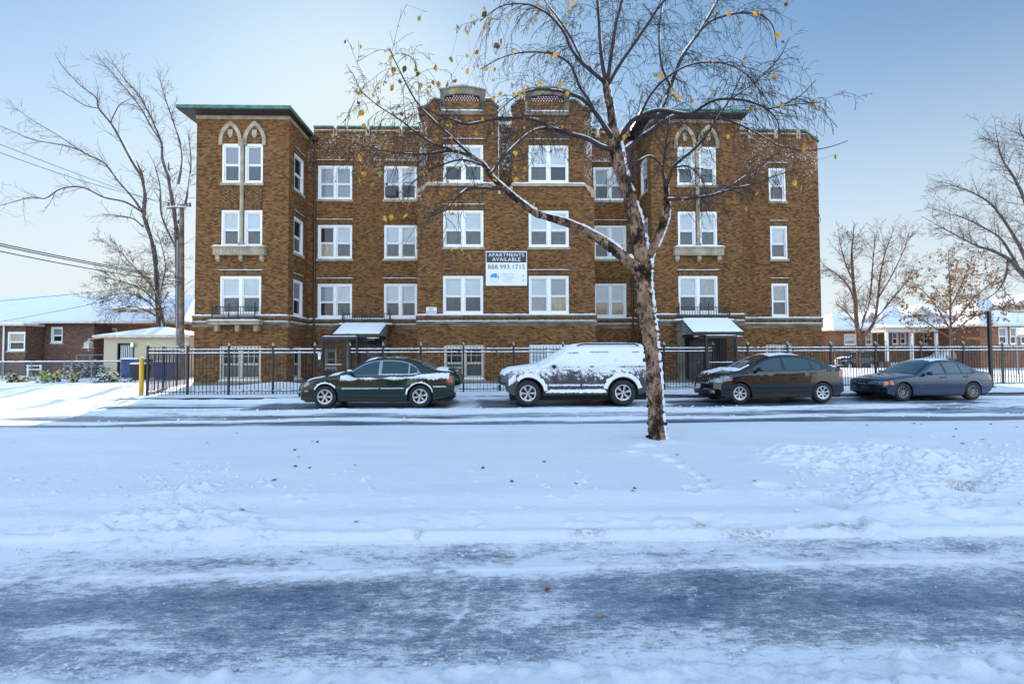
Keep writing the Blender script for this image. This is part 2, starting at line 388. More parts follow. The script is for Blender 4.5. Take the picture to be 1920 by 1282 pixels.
def med_h(X, Y):
    edge = 4.02+.06*(fbm(X*.6, X*0, 3)-.5)*2-.012*X
    e = Y-edge
    z = .05*sstep(0, .1, e)+.065*sstep(.12, .42, e)+.055*sstep(.5, .9, e)
    z += .018*np.exp(-((e-.09)/.05)**2)*(fbm(X*9, Y*9, 4))*1.0
    z = z-.17*sstep(9.62, 9.95, Y+.05*(fbm(X*1.3, Y*.2, 8)-.5))
    z += .03*(fbm(X*.35, Y*.5, 11, 3)-.5)+.008*(fbm(X*2, Y*3, 12, 3)-.5)
    # clods thrown along the plough line
    cl = np.clip(fbm(X*7, Y*9, 21, 3)-.56, 0, 1)
    z += cl*.13*np.exp(-((e-.16)/.16)**2)
    dm = dist_mask(X, Y)
    z += dm*(.26*(fbm(X*2.8, Y*4.6, 31, 4)-.45)+.24*np.abs(fbm(X*6, Y*8, 33, 4)-.5))
    lm = lump_mask(X, Y)
    z += lm*(.17*np.clip(fbm(X*10, Y*12, 41, 4)-.45, 0, 1)+.02)
    sp = np.clip(fbm(X*12, Y*12, 51, 2)-.78, 0, 1)*.25*np.clip(1.2-np.abs(e-1.2), 0, 1)*(X < 1)
    z += sp
    for x, y, rx, ry in FEET:
        g = G(x, y, .16)
        r = np.sqrt(((X-g[0])/(rx*1.15))**2+((Y-g[1])/(ry*1.5))**2)
        z += -.20*(1-sstep(.70, 1.0, r))+.012*np.exp(-((r-1.25)/.28)**2)
    g = G(1645, 985, .08)                       # slab pushed out of the kerb line
    r = np.sqrt(((X-g[0])/.11)**2+((Y-g[1])/.2)**2); z += .05*(1-sstep(.7, 1, r))
    for x, y in ((1313, 976), (1600, 978)):
        g = G(x, y, .06); z += -.06*blob(X, Y, g[0], g[1], .06, .04)
    # snow drawn up round the tree foot
    g = G(1233, 828, .17); z += .05*blob(X, Y, g[0], g[1]+.05, .36, .3)
    return np.where(Y < edge-.02, -.03, z)
def med_dirt(X, Y):
    d = 0*X
    for x, y, r in ((1313, 976, .06), (1600, 978, .12), (1800, 920, .25), (1560, 975, .18), (785, 988, .03), (1405, 985, .2), (1100, 985, .15)):
        g = G(x, y, .1); d = d+blob(X, Y, g[0], g[1], r, .05)
    return np.clip(d*1.4, 0, 1)
ys = np.concatenate([np.arange(3.8, 5.2, .014), np.arange(5.2, 6.8, .018), np.arange(6.8, 7.2, .03), np.arange(7.2, 10.4, .05)])
hf('median_snow', axis(-45, -11.5, 11.8, 45, .03, .8), ys, med_h, MT['field'], {'dirt': med_dirt})
# roads
def near_h(X, Y):
    z = .012*(fbm(X*1.2, Y*6, 61, 4)-.5)+.006*(fbm(X*6, Y*14, 62, 3)-.5)
    z += .02*np.clip(fbm(X*14, Y*14, 63, 2)-.66, 0, 1)*(np.exp(-((Y-3.75)/.25)**2)+np.exp(-((Y-2.3)/.12)**2))*2.5
    z += .012*np.exp(-((Y-3.5-.008*X)/.025)**2)
    return z
def near_s(X, Y):
    yy = Y-.02*X+.1*(fbm(X*.5, Y*.7, 64, 3)-.5)
    c = np.interp(yy, [2.1, 2.30, 2.42, 2.55, 3.0, 3.3, 3.48, 3.7, 3.98, 4.1], [1.2, 1.0, .80, .50, .42, .50, .80, .66, .80, 1.2])
    g = 0*X
    for x, y, rx, ry, a in ((1000, 1140, .30, .2, .24), (1330, 1190, .6, .14, .22), (150, 1180, .4, .1, .22), (640, 1180, .35, .12, .16), (300, 1215, .4, .06, .2), (820, 1215, .5, .05, .2), (1700, 1130, .5, .12, -.14), (300, 1130, .7, .14, -.1), (1250, 1120, .3, .08, -.1), (1800, 1060, .5, .2, .05)):
        q = G(x, y, 0); g = g+a*blob(X, Y, q[0], q[1], rx, ry)
    for x0 in (-.25, 1.15):
        ln = np.abs(X-x0-.35*(Y-2.9)-.3*(fbm(Y*4, Y*0, 71, 4)-.5)-.1*(fbm(Y*14, X*9, 73, 3)-.5))
        g = g+.2*np.exp(-(ln/.02)**2)*sstep(.45, .6, fbm(X*5, Y*6, 72, 3))
    return c+g
MT['near_road'] = road_mat('icy_near_road', (.075, .135, .215), .75)
hf('road_near', axis(-45, -5.2, 5.6, 45, .022, .8), np.arange(1.6, 4.12, .02), near_h, MT['near_road'], {'snow': near_s})
def bank_h(X, Y):
    e = 2.36+.02*X*.3+.09*(fbm(X*2.2, X*0+3, 81, 3)-.5)-Y
    return -.03+.12*sstep(0, .12, e)+.12*np.clip(fbm(X*11, Y*11, 82, 3)-.42, 0, 1)*sstep(0, .05, e)+.03*(fbm(X*2.2, Y*2, 83)-.4)*sstep(0, .3, e)
hf('snowbank_near', axis(-20, -3.4, 3.4, 20, .02, .5), np.arange(-3, 2.44, .02), bank_h, MT['field'], {'dirt': lambda X, Y: 0*X})
def far_h(X, Y):
    wob = 1.3*(fbm(X*.16, Y*.12, 91, 3)-.5)+.45*(fbm(X*.9, Y*.8, 98, 4)-.5)
    yy = Y+wob
    z = .045*np.exp(-((yy-11.75)/.16)**2)*(.3+fbm(X*1.5, Y*4, 92, 4))
    z += .075*np.exp(-((yy-13.55)/.30)**2)*(.2+1.2*fbm(X*1.4, Y*3, 93, 4))
    z += .03*(fbm(X*5, Y*7, 94, 4)-.5)*(np.exp(-((yy-13.5)/.7)**2)+.25)
    z += .05*sstep(15.9, 16.5, Y)*(X > -8)+.085*sstep(15.9, 16.6, Y)*(1-sstep(3.4, 4.6, X))+.10*(fbm(X*1.7, Y*2, 99, 3)-.45)*sstep(15.6, 16.3, Y)*(1-sstep(3.4, 4.6, X))+.06*fbm(X*2, Y*2, 96)*sstep(-9, -12, X)*sstep(12, 14.5, Y)
    return z
def far_s(X, Y):
    wob = 1.3*(fbm(X*.16, Y*.12, 91, 3)-.5)+.45*(fbm(X*.9, Y*.8, 98, 4)-.5); yy = Y+wob
    c = np.interp(yy, [9, 10.7, 11.35, 11.55, 11.95, 12.2, 12.9, 13.15, 13.9, 14.15, 14.6, 16.0, 16.4, 17], [1, .25, .3, .9, .95, .40, .46, .85, 1.1, .8, .32, .30, .9, 1.2])
    free = 0*X                                   # kerb lane between the parked cars keeps its snow
    for a, b in ((-60, -7.6), (-1.4, -.7), (4.0, 5.3), (15.4, 60)):
        free = np.maximum(free, sstep(a-.3, a+.2, X)*(1-sstep(b-.2, b+.3, X)))
    c = c+free*.42*sstep(13.8, 14.4, Y)
    dark = np.exp(-((Y-14.9-.03*(X+9))/.28)**2)*sstep(-13, -11, X)*(1-sstep(-8.4, -7.4, X))
    c = c-dark*.75
    c = c+.6*sstep(-11, -14, X)
    c = c+.7*(fbm(X*.45, Y*1.6, 97, 4)-.5)
    c = c-.35*sstep(5, 12, X)*np.exp(-((yy-13.2)/.4)**2)*.5
    return c
MT['far_road'] = road_mat('icy_far_road', (.06, .088, .13), .28, .45)
hf('road_far', axis(-60, -17, 18.5, 60, .055, .8), np.concatenate([np.arange(9.7, 16.75, .05)]), far_h, MT['far_road'], {'snow': far_s})
def kz(X, Y): return np.where(X < -14.5, .02, .15)
def yard_h(X, Y):
    z = .14+.02*sstep(16.6, 17.2, Y)+.04*(fbm(X*.8, Y*1.1, 101, 4)-.5)+.025*(fbm(X*4, Y*5, 102, 3)-.5)
    z = z+.14*sstep(18.6, 20.6, Y)
    z = z+.05*np.exp(-((Y-16.85)/.25)**2)*fbm(X*2, Y*2, 103)
    left = sstep(-12.5, -14.5, X)*(1-sstep(17, 20, Y)); z = z*(1-.7*left)+left*.10*(fbm(X*.6, Y*3.0, 104, 4)-.4)
    g = 0
    for x, y in ((735, 738), (1120, 740), (480, 742)): g = 0
    z = z+.16*blob(X, Y, -9.6, 21.0, 1.3, .5)*(X > -11.5)
    return z
hf('yard_snow', axis(-75, -19, 22, 90, .12, 1.2), np.concatenate([np.arange(16.62, 21.5, .07), np.arange(21.5, 34, .35), np.arange(34, 80, 1.5)]), yard_h, MT['field'], {'dirt': lambda X, Y: .5*(fbm(X*.7, Y*.9, 106, 3) > .62)*(Y < 18.2)})
k = MB(); k.box(4.2, 60, 16.52, 16.66, -.05, .125); MT['kerb'] = simple('concrete_kerb', (.10, .10, .10), .9, var=.3)
tag(k.build('kerb', MT['kerb']), kind='structure')
g = MB(); g.box(-600, 600, -300, 900, -.3, -.08); MT['plain'] = snow_mat('plain_snow', (.8, .81, .84))
tag(g.build('ground', MT['plain']), kind='structure')
g = MB(); g.box(-600, 600, 78, 900, -.06, .13); tag(g.build('far_ground', MT['plain']), kind='structure')

# loose clods of snow thrown along the road edges
q = MB()
def clod(x, y, z, r):
    d = [(1, 0, 0), (-1, 0, 0), (0, 1, 0), (0, -1, 0), (0, 0, 1), (0, 0, -1), (.7, .7, .1), (-.7, .7, .1), (-.7, -.7, .1), (.7, -.7, .1), (.55, 0, .8), (-.55, 0, .8), (0, .55, .8), (0, -.55, .8)]
    vs = [np.array((x, y, z))+np.array(a)*r*rng.uniform(.7, 1.15)*np.array((1.15, 1, .8)) for a in d]
    q.add(vs, [(0, 6, 10), (6, 12, 10), (6, 2, 12), (2, 7, 12), (7, 11, 12), (7, 1, 11), (1, 8, 11), (8, 13, 11), (8, 3, 13), (3, 9, 13), (9, 10, 13), (9, 0, 10), (10, 12, 4), (12, 11, 4), (11, 13, 4), (13, 10, 4),
              (0, 5, 6), (6, 5, 2), (2, 5, 7), (7, 5, 1), (1, 5, 8), (8, 5, 3), (3, 5, 9), (9, 5, 0)])
for i in range(2600):
    k_ = rng.random()
    if k_ < .36: x, y, r = rng.uniform(-3.6, 3.6), rng.gauss(2.36, .07), rng.choice((.003, .004, .005, .007, .011))*rng.uniform(.7, 1.3)
    elif k_ < .62: x, y, r = rng.uniform(-5.2, 5.6), 4.02-abs(rng.gauss(0, .16)), rng.choice((.003, .005, .007, .012))*rng.uniform(.7, 1.3)
    elif k_ < .80: x, y, r = rng.uniform(-4.5, 4.5), rng.uniform(2.4, 4.0), rng.choice((.002, .003, .004, .006))
    else: x, y, r = rng.uniform(-10, 14), rng.choice((11.8, 13.3, 13.7, 14.0))+rng.gauss(0, .12), rng.choice((.008, .012, .02, .03))
    clod(x, y, r*.4+(.05 if y < 2.34 else .004), r)
for i in range(260):        # spill from the ploughed heap on the median
    g_ = G(rng.gauss(360, 60), rng.gauss(930, 30), .16); x, y = g_[0], g_[1]; r = rng.choice((.005, .008, .012, .02)); clod(x, y, float(med_h(np.array([x]), np.array([y]))[0])+r*.3, r)
for i in range(420):
    g_ = G(rng.uniform(1480, 1920), rng.gauss(880, 28), .16); x, y = g_[0], g_[1]; r = rng.choice((.006, .01, .016, .03)); clod(x, y, float(med_h(np.array([x]), np.array([y]))[0])+r*.3, r)
tag(q.build('snow_clods', MT['field'], None, True), 'loose clods and crumbs of snow scattered along the road edges and trodden median', 'snow', None, 'stuff')
# ------------------------------------------------------------------ the apartment building
T, B = 21.5, 23.6
XL, XTR, XCL, XCR, XRL, XRR, XE = -13.46, -9.38, -3.65, 4.33, 6.94, 11.09, 16.14
bld = thing('apartment_building', (1.3, 21.5, .2), 'long three storey golden brown brick apartment block with white windows and green roof edges', 'apartment building')
def front(u, d, z, Y): return (u, Y-d, z)
def fr_front(Y): return lambda u, d, z: (u, Y+d, z)                 # d grows into the wall
def fr_right(X): return lambda u, d, z: (X-d, u, z)                 # wall facing +x, u runs along y
def fr_left(X): return lambda u, d, z: (X+d, -u, z)                 # wall facing -x
def wall(mb, fr, u0, u1, z0, z1, holes=(), reveal=.16, mi=0):
    us = sorted({u0, u1, *[a for h in holes for a in h[:2]]}); zs = sorted({z0, z1, *[a for h in holes for a in h[2:4]]})
    us = [u for u in us if u0 <= u <= u1]; zs = [z for z in zs if z0 <= z <= z1]
    for a, b in zip(us, us[1:]):
        for c, d in zip(zs, zs[1:]):
            mu, mz = (a+b)/2, (c+d)/2
            if any(h[0] < mu < h[1] and h[2] < mz < h[3] for h in holes): continue
            mb.add([fr(a, 0, c), fr(b, 0, c), fr(b, 0, d), fr(a, 0, d)], [(0, 1, 2, 3)], mi)
    for a, b, c, d in [h[:4] for h in holes]:
        q = [(a, c), (b, c), (b, d), (a, d)]
        for i in range(4):
            (ua, za), (ub, zb) = q[i], q[(i+1) % 4]
            mb.add([fr(ua, 0, za), fr(ua, reveal, za), fr(ub, reveal, zb), fr(ub, 0, zb)], [(0, 1, 2, 3)], mi)
GL = {'b': 'g_blind', 's': 'g_slat', 'd': 'g_dark', 'm': 'g_screen', 't': 'g_tan', 'c': 'g_curtain'}
def snow_slab(mb, fr, u0, u1, d0, d1, z, h=.05, n=None):
    n = n or max(3, int((u1-u0)/.12)); rows = []
    for i in range(n+1):
        u = u0+(u1-u0)*i/n; e = (0 if i in (0, n) else h*rng.uniform(.7, 1.15)); o = rng.uniform(-.008, .012)
        rows.append([fr(u, d0-.01+o, z), fr(u, d0-.012+o, z+e*.6), fr(u, d0+.02, z+e), fr(u, (d0+d1)/2, z+e*1.1), fr(u, d1, z+e)])
    mb.grid([p for r in rows for p in r], n+1, 5)
def window(fr, u0, u1, z0, z1, kinds='bm', single=False, sill=True, lintel=True, parent=None, frame='white', depth=.07, bars=False, dusted=False, mull=.13):
    """kinds: one letter per pane, upper then lower, left sash pair first"""
    parent = parent or bld
    f = MB(); w_ = .085
    fb = lambda a, b, c, d, e, g_: f.box(a, b, e, g_, c, d, fr=lambda u, y, z: fr(u, y, z))
    fb(u0, u0+w_, z0, z1, depth-.05, .15); fb(u1-w_, u1, z0, z1, depth-.05, .15)
    fb(u0+w_, u1-w_, z1-w_-.02, z1, depth-.05, .15); fb(u0+w_, u1-w_, z0, z0+.09, depth-.05, .15)
    cells = [(u0+w_, u1-w_)]
    if not single:
        um = (u0+u1)/2; fb(um-mull/2, um+mull/2, z0+.09, z1-w_-.02, depth-.045, .15); cells = [(u0+w_, um-mull/2), (um+mull/2, u1-w_)]
    zm = z0+(z1-z0)*.47
    panes = []
    for ci, (a, b) in enumerate(cells):
        for j, (c, d) in enumerate(((zm, z1-w_-.02), (z0+.09, zm))):
            y0 = depth+(.0 if j == 0 else .028); s = .045
            fb(a, a+s, c, d, y0, .15); fb(b-s, b, c, d, y0, .15); fb(a+s, b-s, d-s, d, y0, .15); fb(a+s, b-s, c, c+s*(1.0 if j == 0 else 1.4), y0, .15)
            if bars and j == 0:
                for q in (.33, .67): uq = a+(b-a)*q; fb(uq-.012, uq+.012, c+s, d-s, y0+.01, y0+.05)
                zq = (c+d)/2; fb(a+s, b-s, zq-.012, zq+.012, y0+.012, y0+.048)
            panes.append((a+s, b-s, c+s*.9, d-s*.9, y0+.03, kinds[(ci*2+j) % len(kinds)]))
    wo = f.build('window', MT[frame], parent)
    for a, b, c, d, y, kd in panes:
        q = MB(); q.add([fr(a, y, c), fr(b, y, c), fr(b, y, d), fr(a, y, d)], [(0, 1, 2, 3)])
        q.build('pane', MT[GL[kd]], wo)
    if sill:
        q = MB(); q.box(u0-.06, u1+.06, -.05, .12, z0-.11, z0-.003, fr=fr); q.build('sill', MT['stone'], wo)
        q = MB(); snow_slab(q, fr, u0-.05, u1+.05, -.05, .09, z0-.004, rng.uniform(.035, .06)); q.build('sill_snow', MT['snow'], wo, True)
    if lintel:
        q = MB(); q.box(u0-.05, u1+.05, -.006, .1, z1+.003, z1+.23, fr=fr); q.box(u0-.1, u1+.1, -.03, .1, z1+.235, z1+.262, fr=fr)
        q.build('lintel', MT['soldier'], wo)
        if rng.random() < .8 or dusted:
            q = MB(); snow_slab(q, fr, u0-.1, u1+.1, -.03, .05, z1+.262, .03); q.build('lintel_snow', MT['snow'], wo, True)
    return wo
R3, R2, R1 = (9.28, 11.06), (6.42, 8.07), (3.40, 5.12)              # storeys of the projecting bays
Q3, Q2, Q1 = (9.24, 10.93), (6.31, 7.99), (3.40, 5.09)              # storeys of the recessed walls
RB = (.50, 2.02)
def put(fr, wins):
    for a in wins: window(fr, *a[0], *a[1], **a[2])
def holes(wins): return [(a[0][0], a[0][1], a[1][0], a[1][1]) for a in wins]
# ---- towers
def tower(x0, x1, y, wx, px, right):
    fr = fr_front(y); (a, b) = wx; m_ = (a+b)/2
    la, lb, ra, rb = a, m_-.085, m_+.105, b
    ws = [((la, lb), R3, dict(kinds='sm' if not right else 'bm', single=True, lintel=False)), ((ra, rb), R3, dict(kinds='sm' if not right else 'bm', single=True, lintel=False)),
          ((la, lb), R2, dict(kinds='bm', single=True, sill=False, lintel=False)), ((ra, rb), R2, dict(kinds='bm', single=True, sill=False, lintel=False)),
          ((a-.02, b-.02), R1, dict(kinds='bmbm' if not right else 'bmcm', sill=False))]
    if not right: ws.append(((a, b), RB, dict(kinds='dmdm', frame='beige', bars=True, lintel=False)))
    hl = holes(ws)
    if right: hl = hl+[(8.32, 10.3, .2, 2.5)]
    w_ = MB(); wall(w_, fr, x0, x1, .1, 12.32, hl)
    w_.build('wall', MT['brick'], bld)
    put(fr, ws)
    # herringbone panels between second and third storey
    for c0, c1 in ((la, lb), (ra, rb)):
        q = MB(); q.box(c0, c1, -.012, .05, 8.09, 9.15, fr=fr, mi=0)
        h = 0
        for i in range(7):
            for s in (-1, 1):
                for k2 in range(2):
                    zc = 8.38+i*.075; cx = c0+(c1-c0)*(.25+.5*k2)
                    p0 = (cx-s*.0, zc+.0); p1 = (cx+s*(c1-c0)*.2, zc+.17)
                    dx = p1[0]-p0[0]; q.add([fr(p0[0], -.03, p0[1]), fr(p1[0], -.03, p1[1]), fr(p1[0], -.03, p1[1]-.036), fr(p0[0], -.03, p0[1]-.036), fr(p0[0], -.01, p0[1]), fr(p1[0], -.01, p1[1]), fr(p1[0], -.01, p1[1]-.036), fr(p0[0], -.01, p0[1]-.036)],
                          [(0, 1, 2, 3), (0, 4, 5, 1), (3, 2, 6, 7), (1, 5, 6, 2), (0, 3, 7, 4)], 1 if (i % 2) else 2)
        q.build('brick_panel', [MT['soldier'], MT['brick'], MT['pale_brick']], bld)
    # pointed stone arches
    q = MB()
    for c0, c1 in ((la-.13, lb+.06), (ra-.06, rb+.13)):
        cx = (c0+c1)/2; hw = (c1-c0)/2; z0 = 11.17; H = .90
        def arc(hw_, H_):
            R_ = (hw_*hw_+H_*H_)/(2*hw_); am = math.asin(min(1, H_/R_)); pts = []
            for i in range(13): an = am*i/12; pts.append((cx+hw_-R_+R_*math.cos(an), z0+R_*math.sin(an)))
            left = [(2*cx-x, z) for x, z in pts]
            return pts+left[::-1][1:]
        o, i_ = arc(hw, H), arc(hw-.15, H-.22)
        n = len(o); vs = [fr(x, -.06, z) for x, z in o]+[fr(x, -.06, z) for x, z in i_]+[fr(x, 0, z) for x, z in o]+[fr(x, 0, z) for x, z in i_]
        fs = []
        for j in range(n-1): fs += [(j, j+1, n+j+1, n+j), (j, 2*n+j, 2*n+j+1, j+1), (n+j, n+j+1, 3*n+j+1, 3*n+j)]
        q.add(vs, fs)
        for sx in (c0, c1-.15): q.box(sx, sx+.15, -.065, .0, 10.98, 11.17, fr=fr)
        s = [(-.1, .22), (-.1, -.02), (-.05, -.14), (0, -.18), (.05, -.14), (.1, -.02), (.1, .22), (.04, .19), (0, .23), (-.04, .19)]
        q.prism([(cx+sx, z0+.30+sz) for sx, sz in s], -.06, .0, fr=fr)
    q.build('pointed_arch', MT['stone'], bld)
    q = MB()
    pts = [(m_+.01, y-.045, z) for z in np.linspace(6.35, 11.2, 60)]
    q.tube(pts, [.075+.012*(i % 2) for i in range(60)], 10); q.box(m_-.1, m_+.12, -.1, 0, 6.42, 6.62, fr=fr); q.box(m_-.1, m_+.12, -.1, 0, 11.12, 11.24, fr=fr)
    q.build('colonnette', MT['stone'], bld, True)
    # bracketed stone sill under the second storey pair
    q = MB(); q.box(a-.23, b+.2, -.22, 0, 6.03, 6.34, fr=fr); q.box(a-.27, b+.24, -.26, 0, 6.34, 6.41, fr=fr)
    nn = 15
    for i in range(nn):
        u = a-.2+(b-a+.37)*(i+.5)/nn; q.box(u-.035, u+.035, -.235, -.2, 6.08, 6.3, fr=fr)
    for u in (a-.1, m_, b+.02): q.box(u-.06, u+.1, -.14, 0, 5.83, 6.03, fr=fr); q.box(u-.04, u+.08, -.08, 0, 5.76, 5.83, fr=fr)
    q.build('bracketed_sill', MT['stone'], bld)
    q = MB(); snow_slab(q, fr, a-.26, b+.23, -.26, 0, 6.41, .05); q.build('ledge_snow', MT['snow'], bld, True)
    # roof: stone frieze, dark soffit, green copper fascia, low hip
    zr = 12.32; o = .52; yb = B+2.2
    q = MB(); q.box(x0-.03, x1+.03, y-.03, yb, zr-.16, zr); q.build('frieze', MT['stone'], bld)
    q = MB(); q.box(x0-o, x1+o-(.30 if not right else .42), y-o, yb+.2, zr+.015, zr+.05); q.build('soffit', MT['soffit'], bld)
    q = MB(); X0, X1 = x0-o-.05, x1+o-(.25 if not right else .37); Y0, Y1 = y-o-.05, yb+.25
    q.box(X0, X1, Y0, Y1, zr+.05, zr+.20); q.build('roof_edge', MT['copper'], bld)
    cx, cy = (X0+X1)/2, (Y0+Y1)/2
    q = MB(); q.add([(X0+.06, Y0+.06, zr+.204), (X1-.06, Y0+.06, zr+.204), (X1-.06, Y1-.06, zr+.204), (X0+.06, Y1-.06, zr+.204), (cx-.3, cy, zr+.75), (cx+.3, cy, zr+.75)],
                     [(0, 1, 5, 4), (1, 2, 5), (2, 3, 4, 5), (3, 0, 4)]); q.build('roof', MT['snow'], bld)
MT['pale_brick'] = simple('pale_brick', (.30, .17, .065), .85, var=.3, scale=8)
tower(XL, XTR, T, (-12.34, -10.54), None, False)
tower(XRL, XRR, T, (8.15, 9.96), None, True)
# ---- side walls of the towers (towards the recessed walls)
frr, frl = fr_right(XTR), fr_left(XRL)
ws = [((22.06, 23.12), Q3, dict(kinds='dd', single=True)), ((22.06, 23.12), Q2, dict(kinds='dm', single=True)), ((22.06, 23.12), Q1, dict(kinds='sd', single=True))]
wl = MB(); wall(wl, frr, T, B+.1, .1, 12.32, holes(ws)+[(22.2, 23.0, .5, 2.0)]); wl.build('wall', MT['brick'], bld); put(frr, ws)
window(frr, 22.2, 23.0, .5, 2.0, 'dd', single=True, frame='beige', lintel=False)
ws = [((-23.12, -22.06), Q3, dict(kinds='bd', single=True)), ((-23.12, -22.06), Q2, dict(kinds='bm', single=True)), ((-23.12, -22.06), Q1, dict(kinds='bm', single=True))]
wl = MB(); wall(wl, frl, -B-.1, -T, .1, 12.32, holes(ws)); wl.build('wall', MT['brick'], bld); put(frl, ws)
# ---- recessed walls
fb = fr_front(B)
wsl = [((-8.89, -7.22), Q3, dict(kinds='csss', dusted=True)), ((-5.66, -4.04), Q3, dict(kinds='sdbd', dusted=True)),
       ((-8.88, -7.21), Q2, dict(kinds='dtbm')), ((-5.65, -4.03), Q2, dict(kinds='bmbm')),
       ((-8.87, -7.20), Q1, dict(kinds='sdbm', sill=False)), ((-5.65, -4.03), Q1, dict(kinds='bmbm', sill=False)),
       ((-8.5, -7.95), (.95, 1.9), dict(kinds='dd', single=True, frame='beige', lintel=False))]
wl = MB(); wall(wl, fb, XTR, XCL, .1, 12.5, holes(wsl)+[(-7.0, -5.75, .2, 2.6)]); wl.build('wall', MT['brick_dust'], bld); put(fb, wsl)
wsr = [((4.72, 6.36), Q3, dict(kinds='sdbm', dusted=True)), ((4.70, 6.34), Q2, dict(kinds='bdbm')), ((4.68, 6.31), Q1, dict(kinds='btbt', sill=False))]
wl = MB(); wall(wl, fb, XCR, XRL, .1, 12.5, holes(wsr)); wl.build('wall', MT['brick_dust'], bld); put(fb, wsr)
wsw = [((13.6, 14.47), Q3, dict(kinds='bm', single=True, dusted=True)), ((13.62, 14.49), Q2, dict(kinds='bm', single=True)), ((13.63, 14.49), Q1, dict(kinds='cm', single=True, sill=False)),
       ((13.3, 14.6), RB, dict(kinds='dmdm', frame='beige', bars=True, lintel=False))]
wl = MB(); wall(wl, fb, XRR, XE, .1, 12.5, holes(wsw)); wl.build('wall', MT['brick_dust'], bld); put(fb, wsw)
ac = MB(); ac.box(-5.55, -5.02, B-.26, B+.02, 9.36, 9.78)
for i in range(7): ac.box(-5.52, -5.05, B-.268, B-.262, 9.40+i*.052, 9.42+i*.052, 1)
MT['ac'] = simple('grey_metal_case', (.12, .12, .13), .6); 
aco = tag(ac.build('air_conditioner', [MT['black'], MT['ac']], origin=(-5.28, B, 9.36)), 'small dark air conditioner sticking out of a top floor window above the canopy', 'air conditioner')
# ---- body: outer sides, back, roof
wl = MB()
wl.add([(XL, T, .1), (XL, T, 12.32), (XL, 36, 12.32), (XL, 36, .1)], [(0, 1, 2, 3)]); wl.add([(XE, B, .1), (XE, 36, .1), (XE, 36, 12.5), (XE, B, 12.5)], [(0, 1, 2, 3)])
wl.add([(XL, 36, .1), (XL, 36, 12.5), (XE, 36, 12.5), (XE, 36, .1)], [(0, 1, 2, 3)])
wl.add([(XRR, T, .1), (XRR, B, .1), (XRR, B, 12.32), (XRR, T, 12.32)], [(0, 1, 2, 3)])
wl.add([(XCL, T, .1), (XCL, B, .1), (XCL, B, 9.25), (XCL, T, 9.25)], [(0, 3, 2, 1)]); wl.add([(XCR, T, .1), (XCR, B, .1), (XCR, B, 9.25), (XCR, T, 9.25)], [(0, 1, 2, 3)])
wl.build('wall', MT['brick'], bld)
q = MB(); q.box(XL+.02, XE-.02, B+.25, 35.98, 12.2, 12.3); q.build('roof', MT['snow'], bld)
# ---- battlemented parapets
def parapet(x0, x1, notches, sn):
    e = [x0]
    for n_ in notches: e += [n_-.10, n_+.10]
    e.append(x1)
    for a, b in zip(e[::2], e[1::2]):
        mb, cop = MB(), MB(); mb.box(a, b, B, B+.3, 12.5, 12.82); cop.box(a-.01, b+.01, B-.05, B+.36, 12.823, 12.90)
        snow_slab(sn, fb, a, b, -.05, .0, 12.66, .035)
        mb.box(a, b, B-.045, B-.002, 12.56, 12.655); mb.build('parapet', MT['brick_dust'], bld); cop.build('coping', MT['copper'], bld)
    for n_ in notches:
        st = MB()
        for s in (-1, 1): st.box(min(n_+s*.10, n_+s*.045), max(n_+s*.10, n_+s*.045), B-.055, B+.33, 12.50, 12.84)
        st.box(n_-.12, n_+.12, B-.055, B+.33, 12.40, 12.497); st.build('battlement_stone', MT['stone'], bld)
        snow_slab(sn, fb, n_-.045, n_+.045, -.04, .3, 12.50, .05, 2)
def pxX(x, y): return P(x, y, B)[0]
for pa in ((XTR+.28, XCL, [pxX(629, 245), pxX(690, 245), pxX(752, 245)]), (XCR, XRL-.3, [4.95, 6.1]), (XRR+.2, pxX(1508, 248), [pxX(1405, 250), pxX(1454, 250), pxX(1496, 250)])):
    sn = MB(); parapet(*pa, sn); sn.build('parapet_snow', MT['snow'], bld, True)
xa = pxX(1508, 248); mb, cop = MB(), MB()
mb.prism([(xa, 12.5), (XE, 12.5), (XE, 12.52), (xa, 12.82)], B, B+.3)
cop.add([(xa, B-.05, 12.83), (xa, B+.36, 12.83), (XE+.06, B+.36, 12.26), (XE+.06, B-.05, 12.26), (xa, B-.05, 12.91), (xa, B+.36, 12.91), (XE+.06, B+.36, 12.35), (XE+.06, B-.05, 12.35)],
        [(0, 3, 2, 1), (4, 5, 6, 7), (0, 4, 7, 3), (1, 2, 6, 5), (3, 7, 6, 2), (0, 1, 5, 4)])
mb.build('parapet', MT['brick_dust'], bld); cop.build('coping', MT['copper'], bld)
# ---- centre block
fc = fr_front(T)
wc = []
for u0, u1, k3, k2, k1 in ((-2.51, -.70, 'bdbm', 'bmbm', 'bmbm'), (1.34, 3.16, 'bmsd', 'bmbm', 'bcst')):
    wc += [((u0, u1), (6.42, 8.09), dict(kinds=k2)), ((u0-.01, u1-.02), (3.40, 5.13), dict(kinds=k1, sill=False))]
wc.append(((-2.49, -.68), RB, dict(kinds='dmdm', frame='beige', bars=True, lintel=False)))
wc.append(((1.34, 3.12), RB, dict(kinds='bsbs', frame='white', bars=True, lintel=False)))
wl = MB(); wall(wl, fc, XCL, XCR, .1, 9.17, holes(wc)); wl.build('wall', MT['brick'], bld); put(fc, wc)
CH = .42; N0, N1 = -.02, .60
w3 = [((-2.51, -.70), (9.36, 11.08), dict(kinds='bdbm', sill=False, dusted=True)), ((1.35, 3.17), (9.36, 11.08), dict(kinds='bmbd', sill=False, dusted=True))]
wl = MB(); wall(wl, fc, XCL+CH, N0, 9.17, 12.45, holes(w3[:1])); wall(wl, fc, N1, XCR-CH, 9.17, 12.45, holes(w3[1:])); wl.build('wall', MT['brick'], bld); put(fc, w3)
wl = MB()
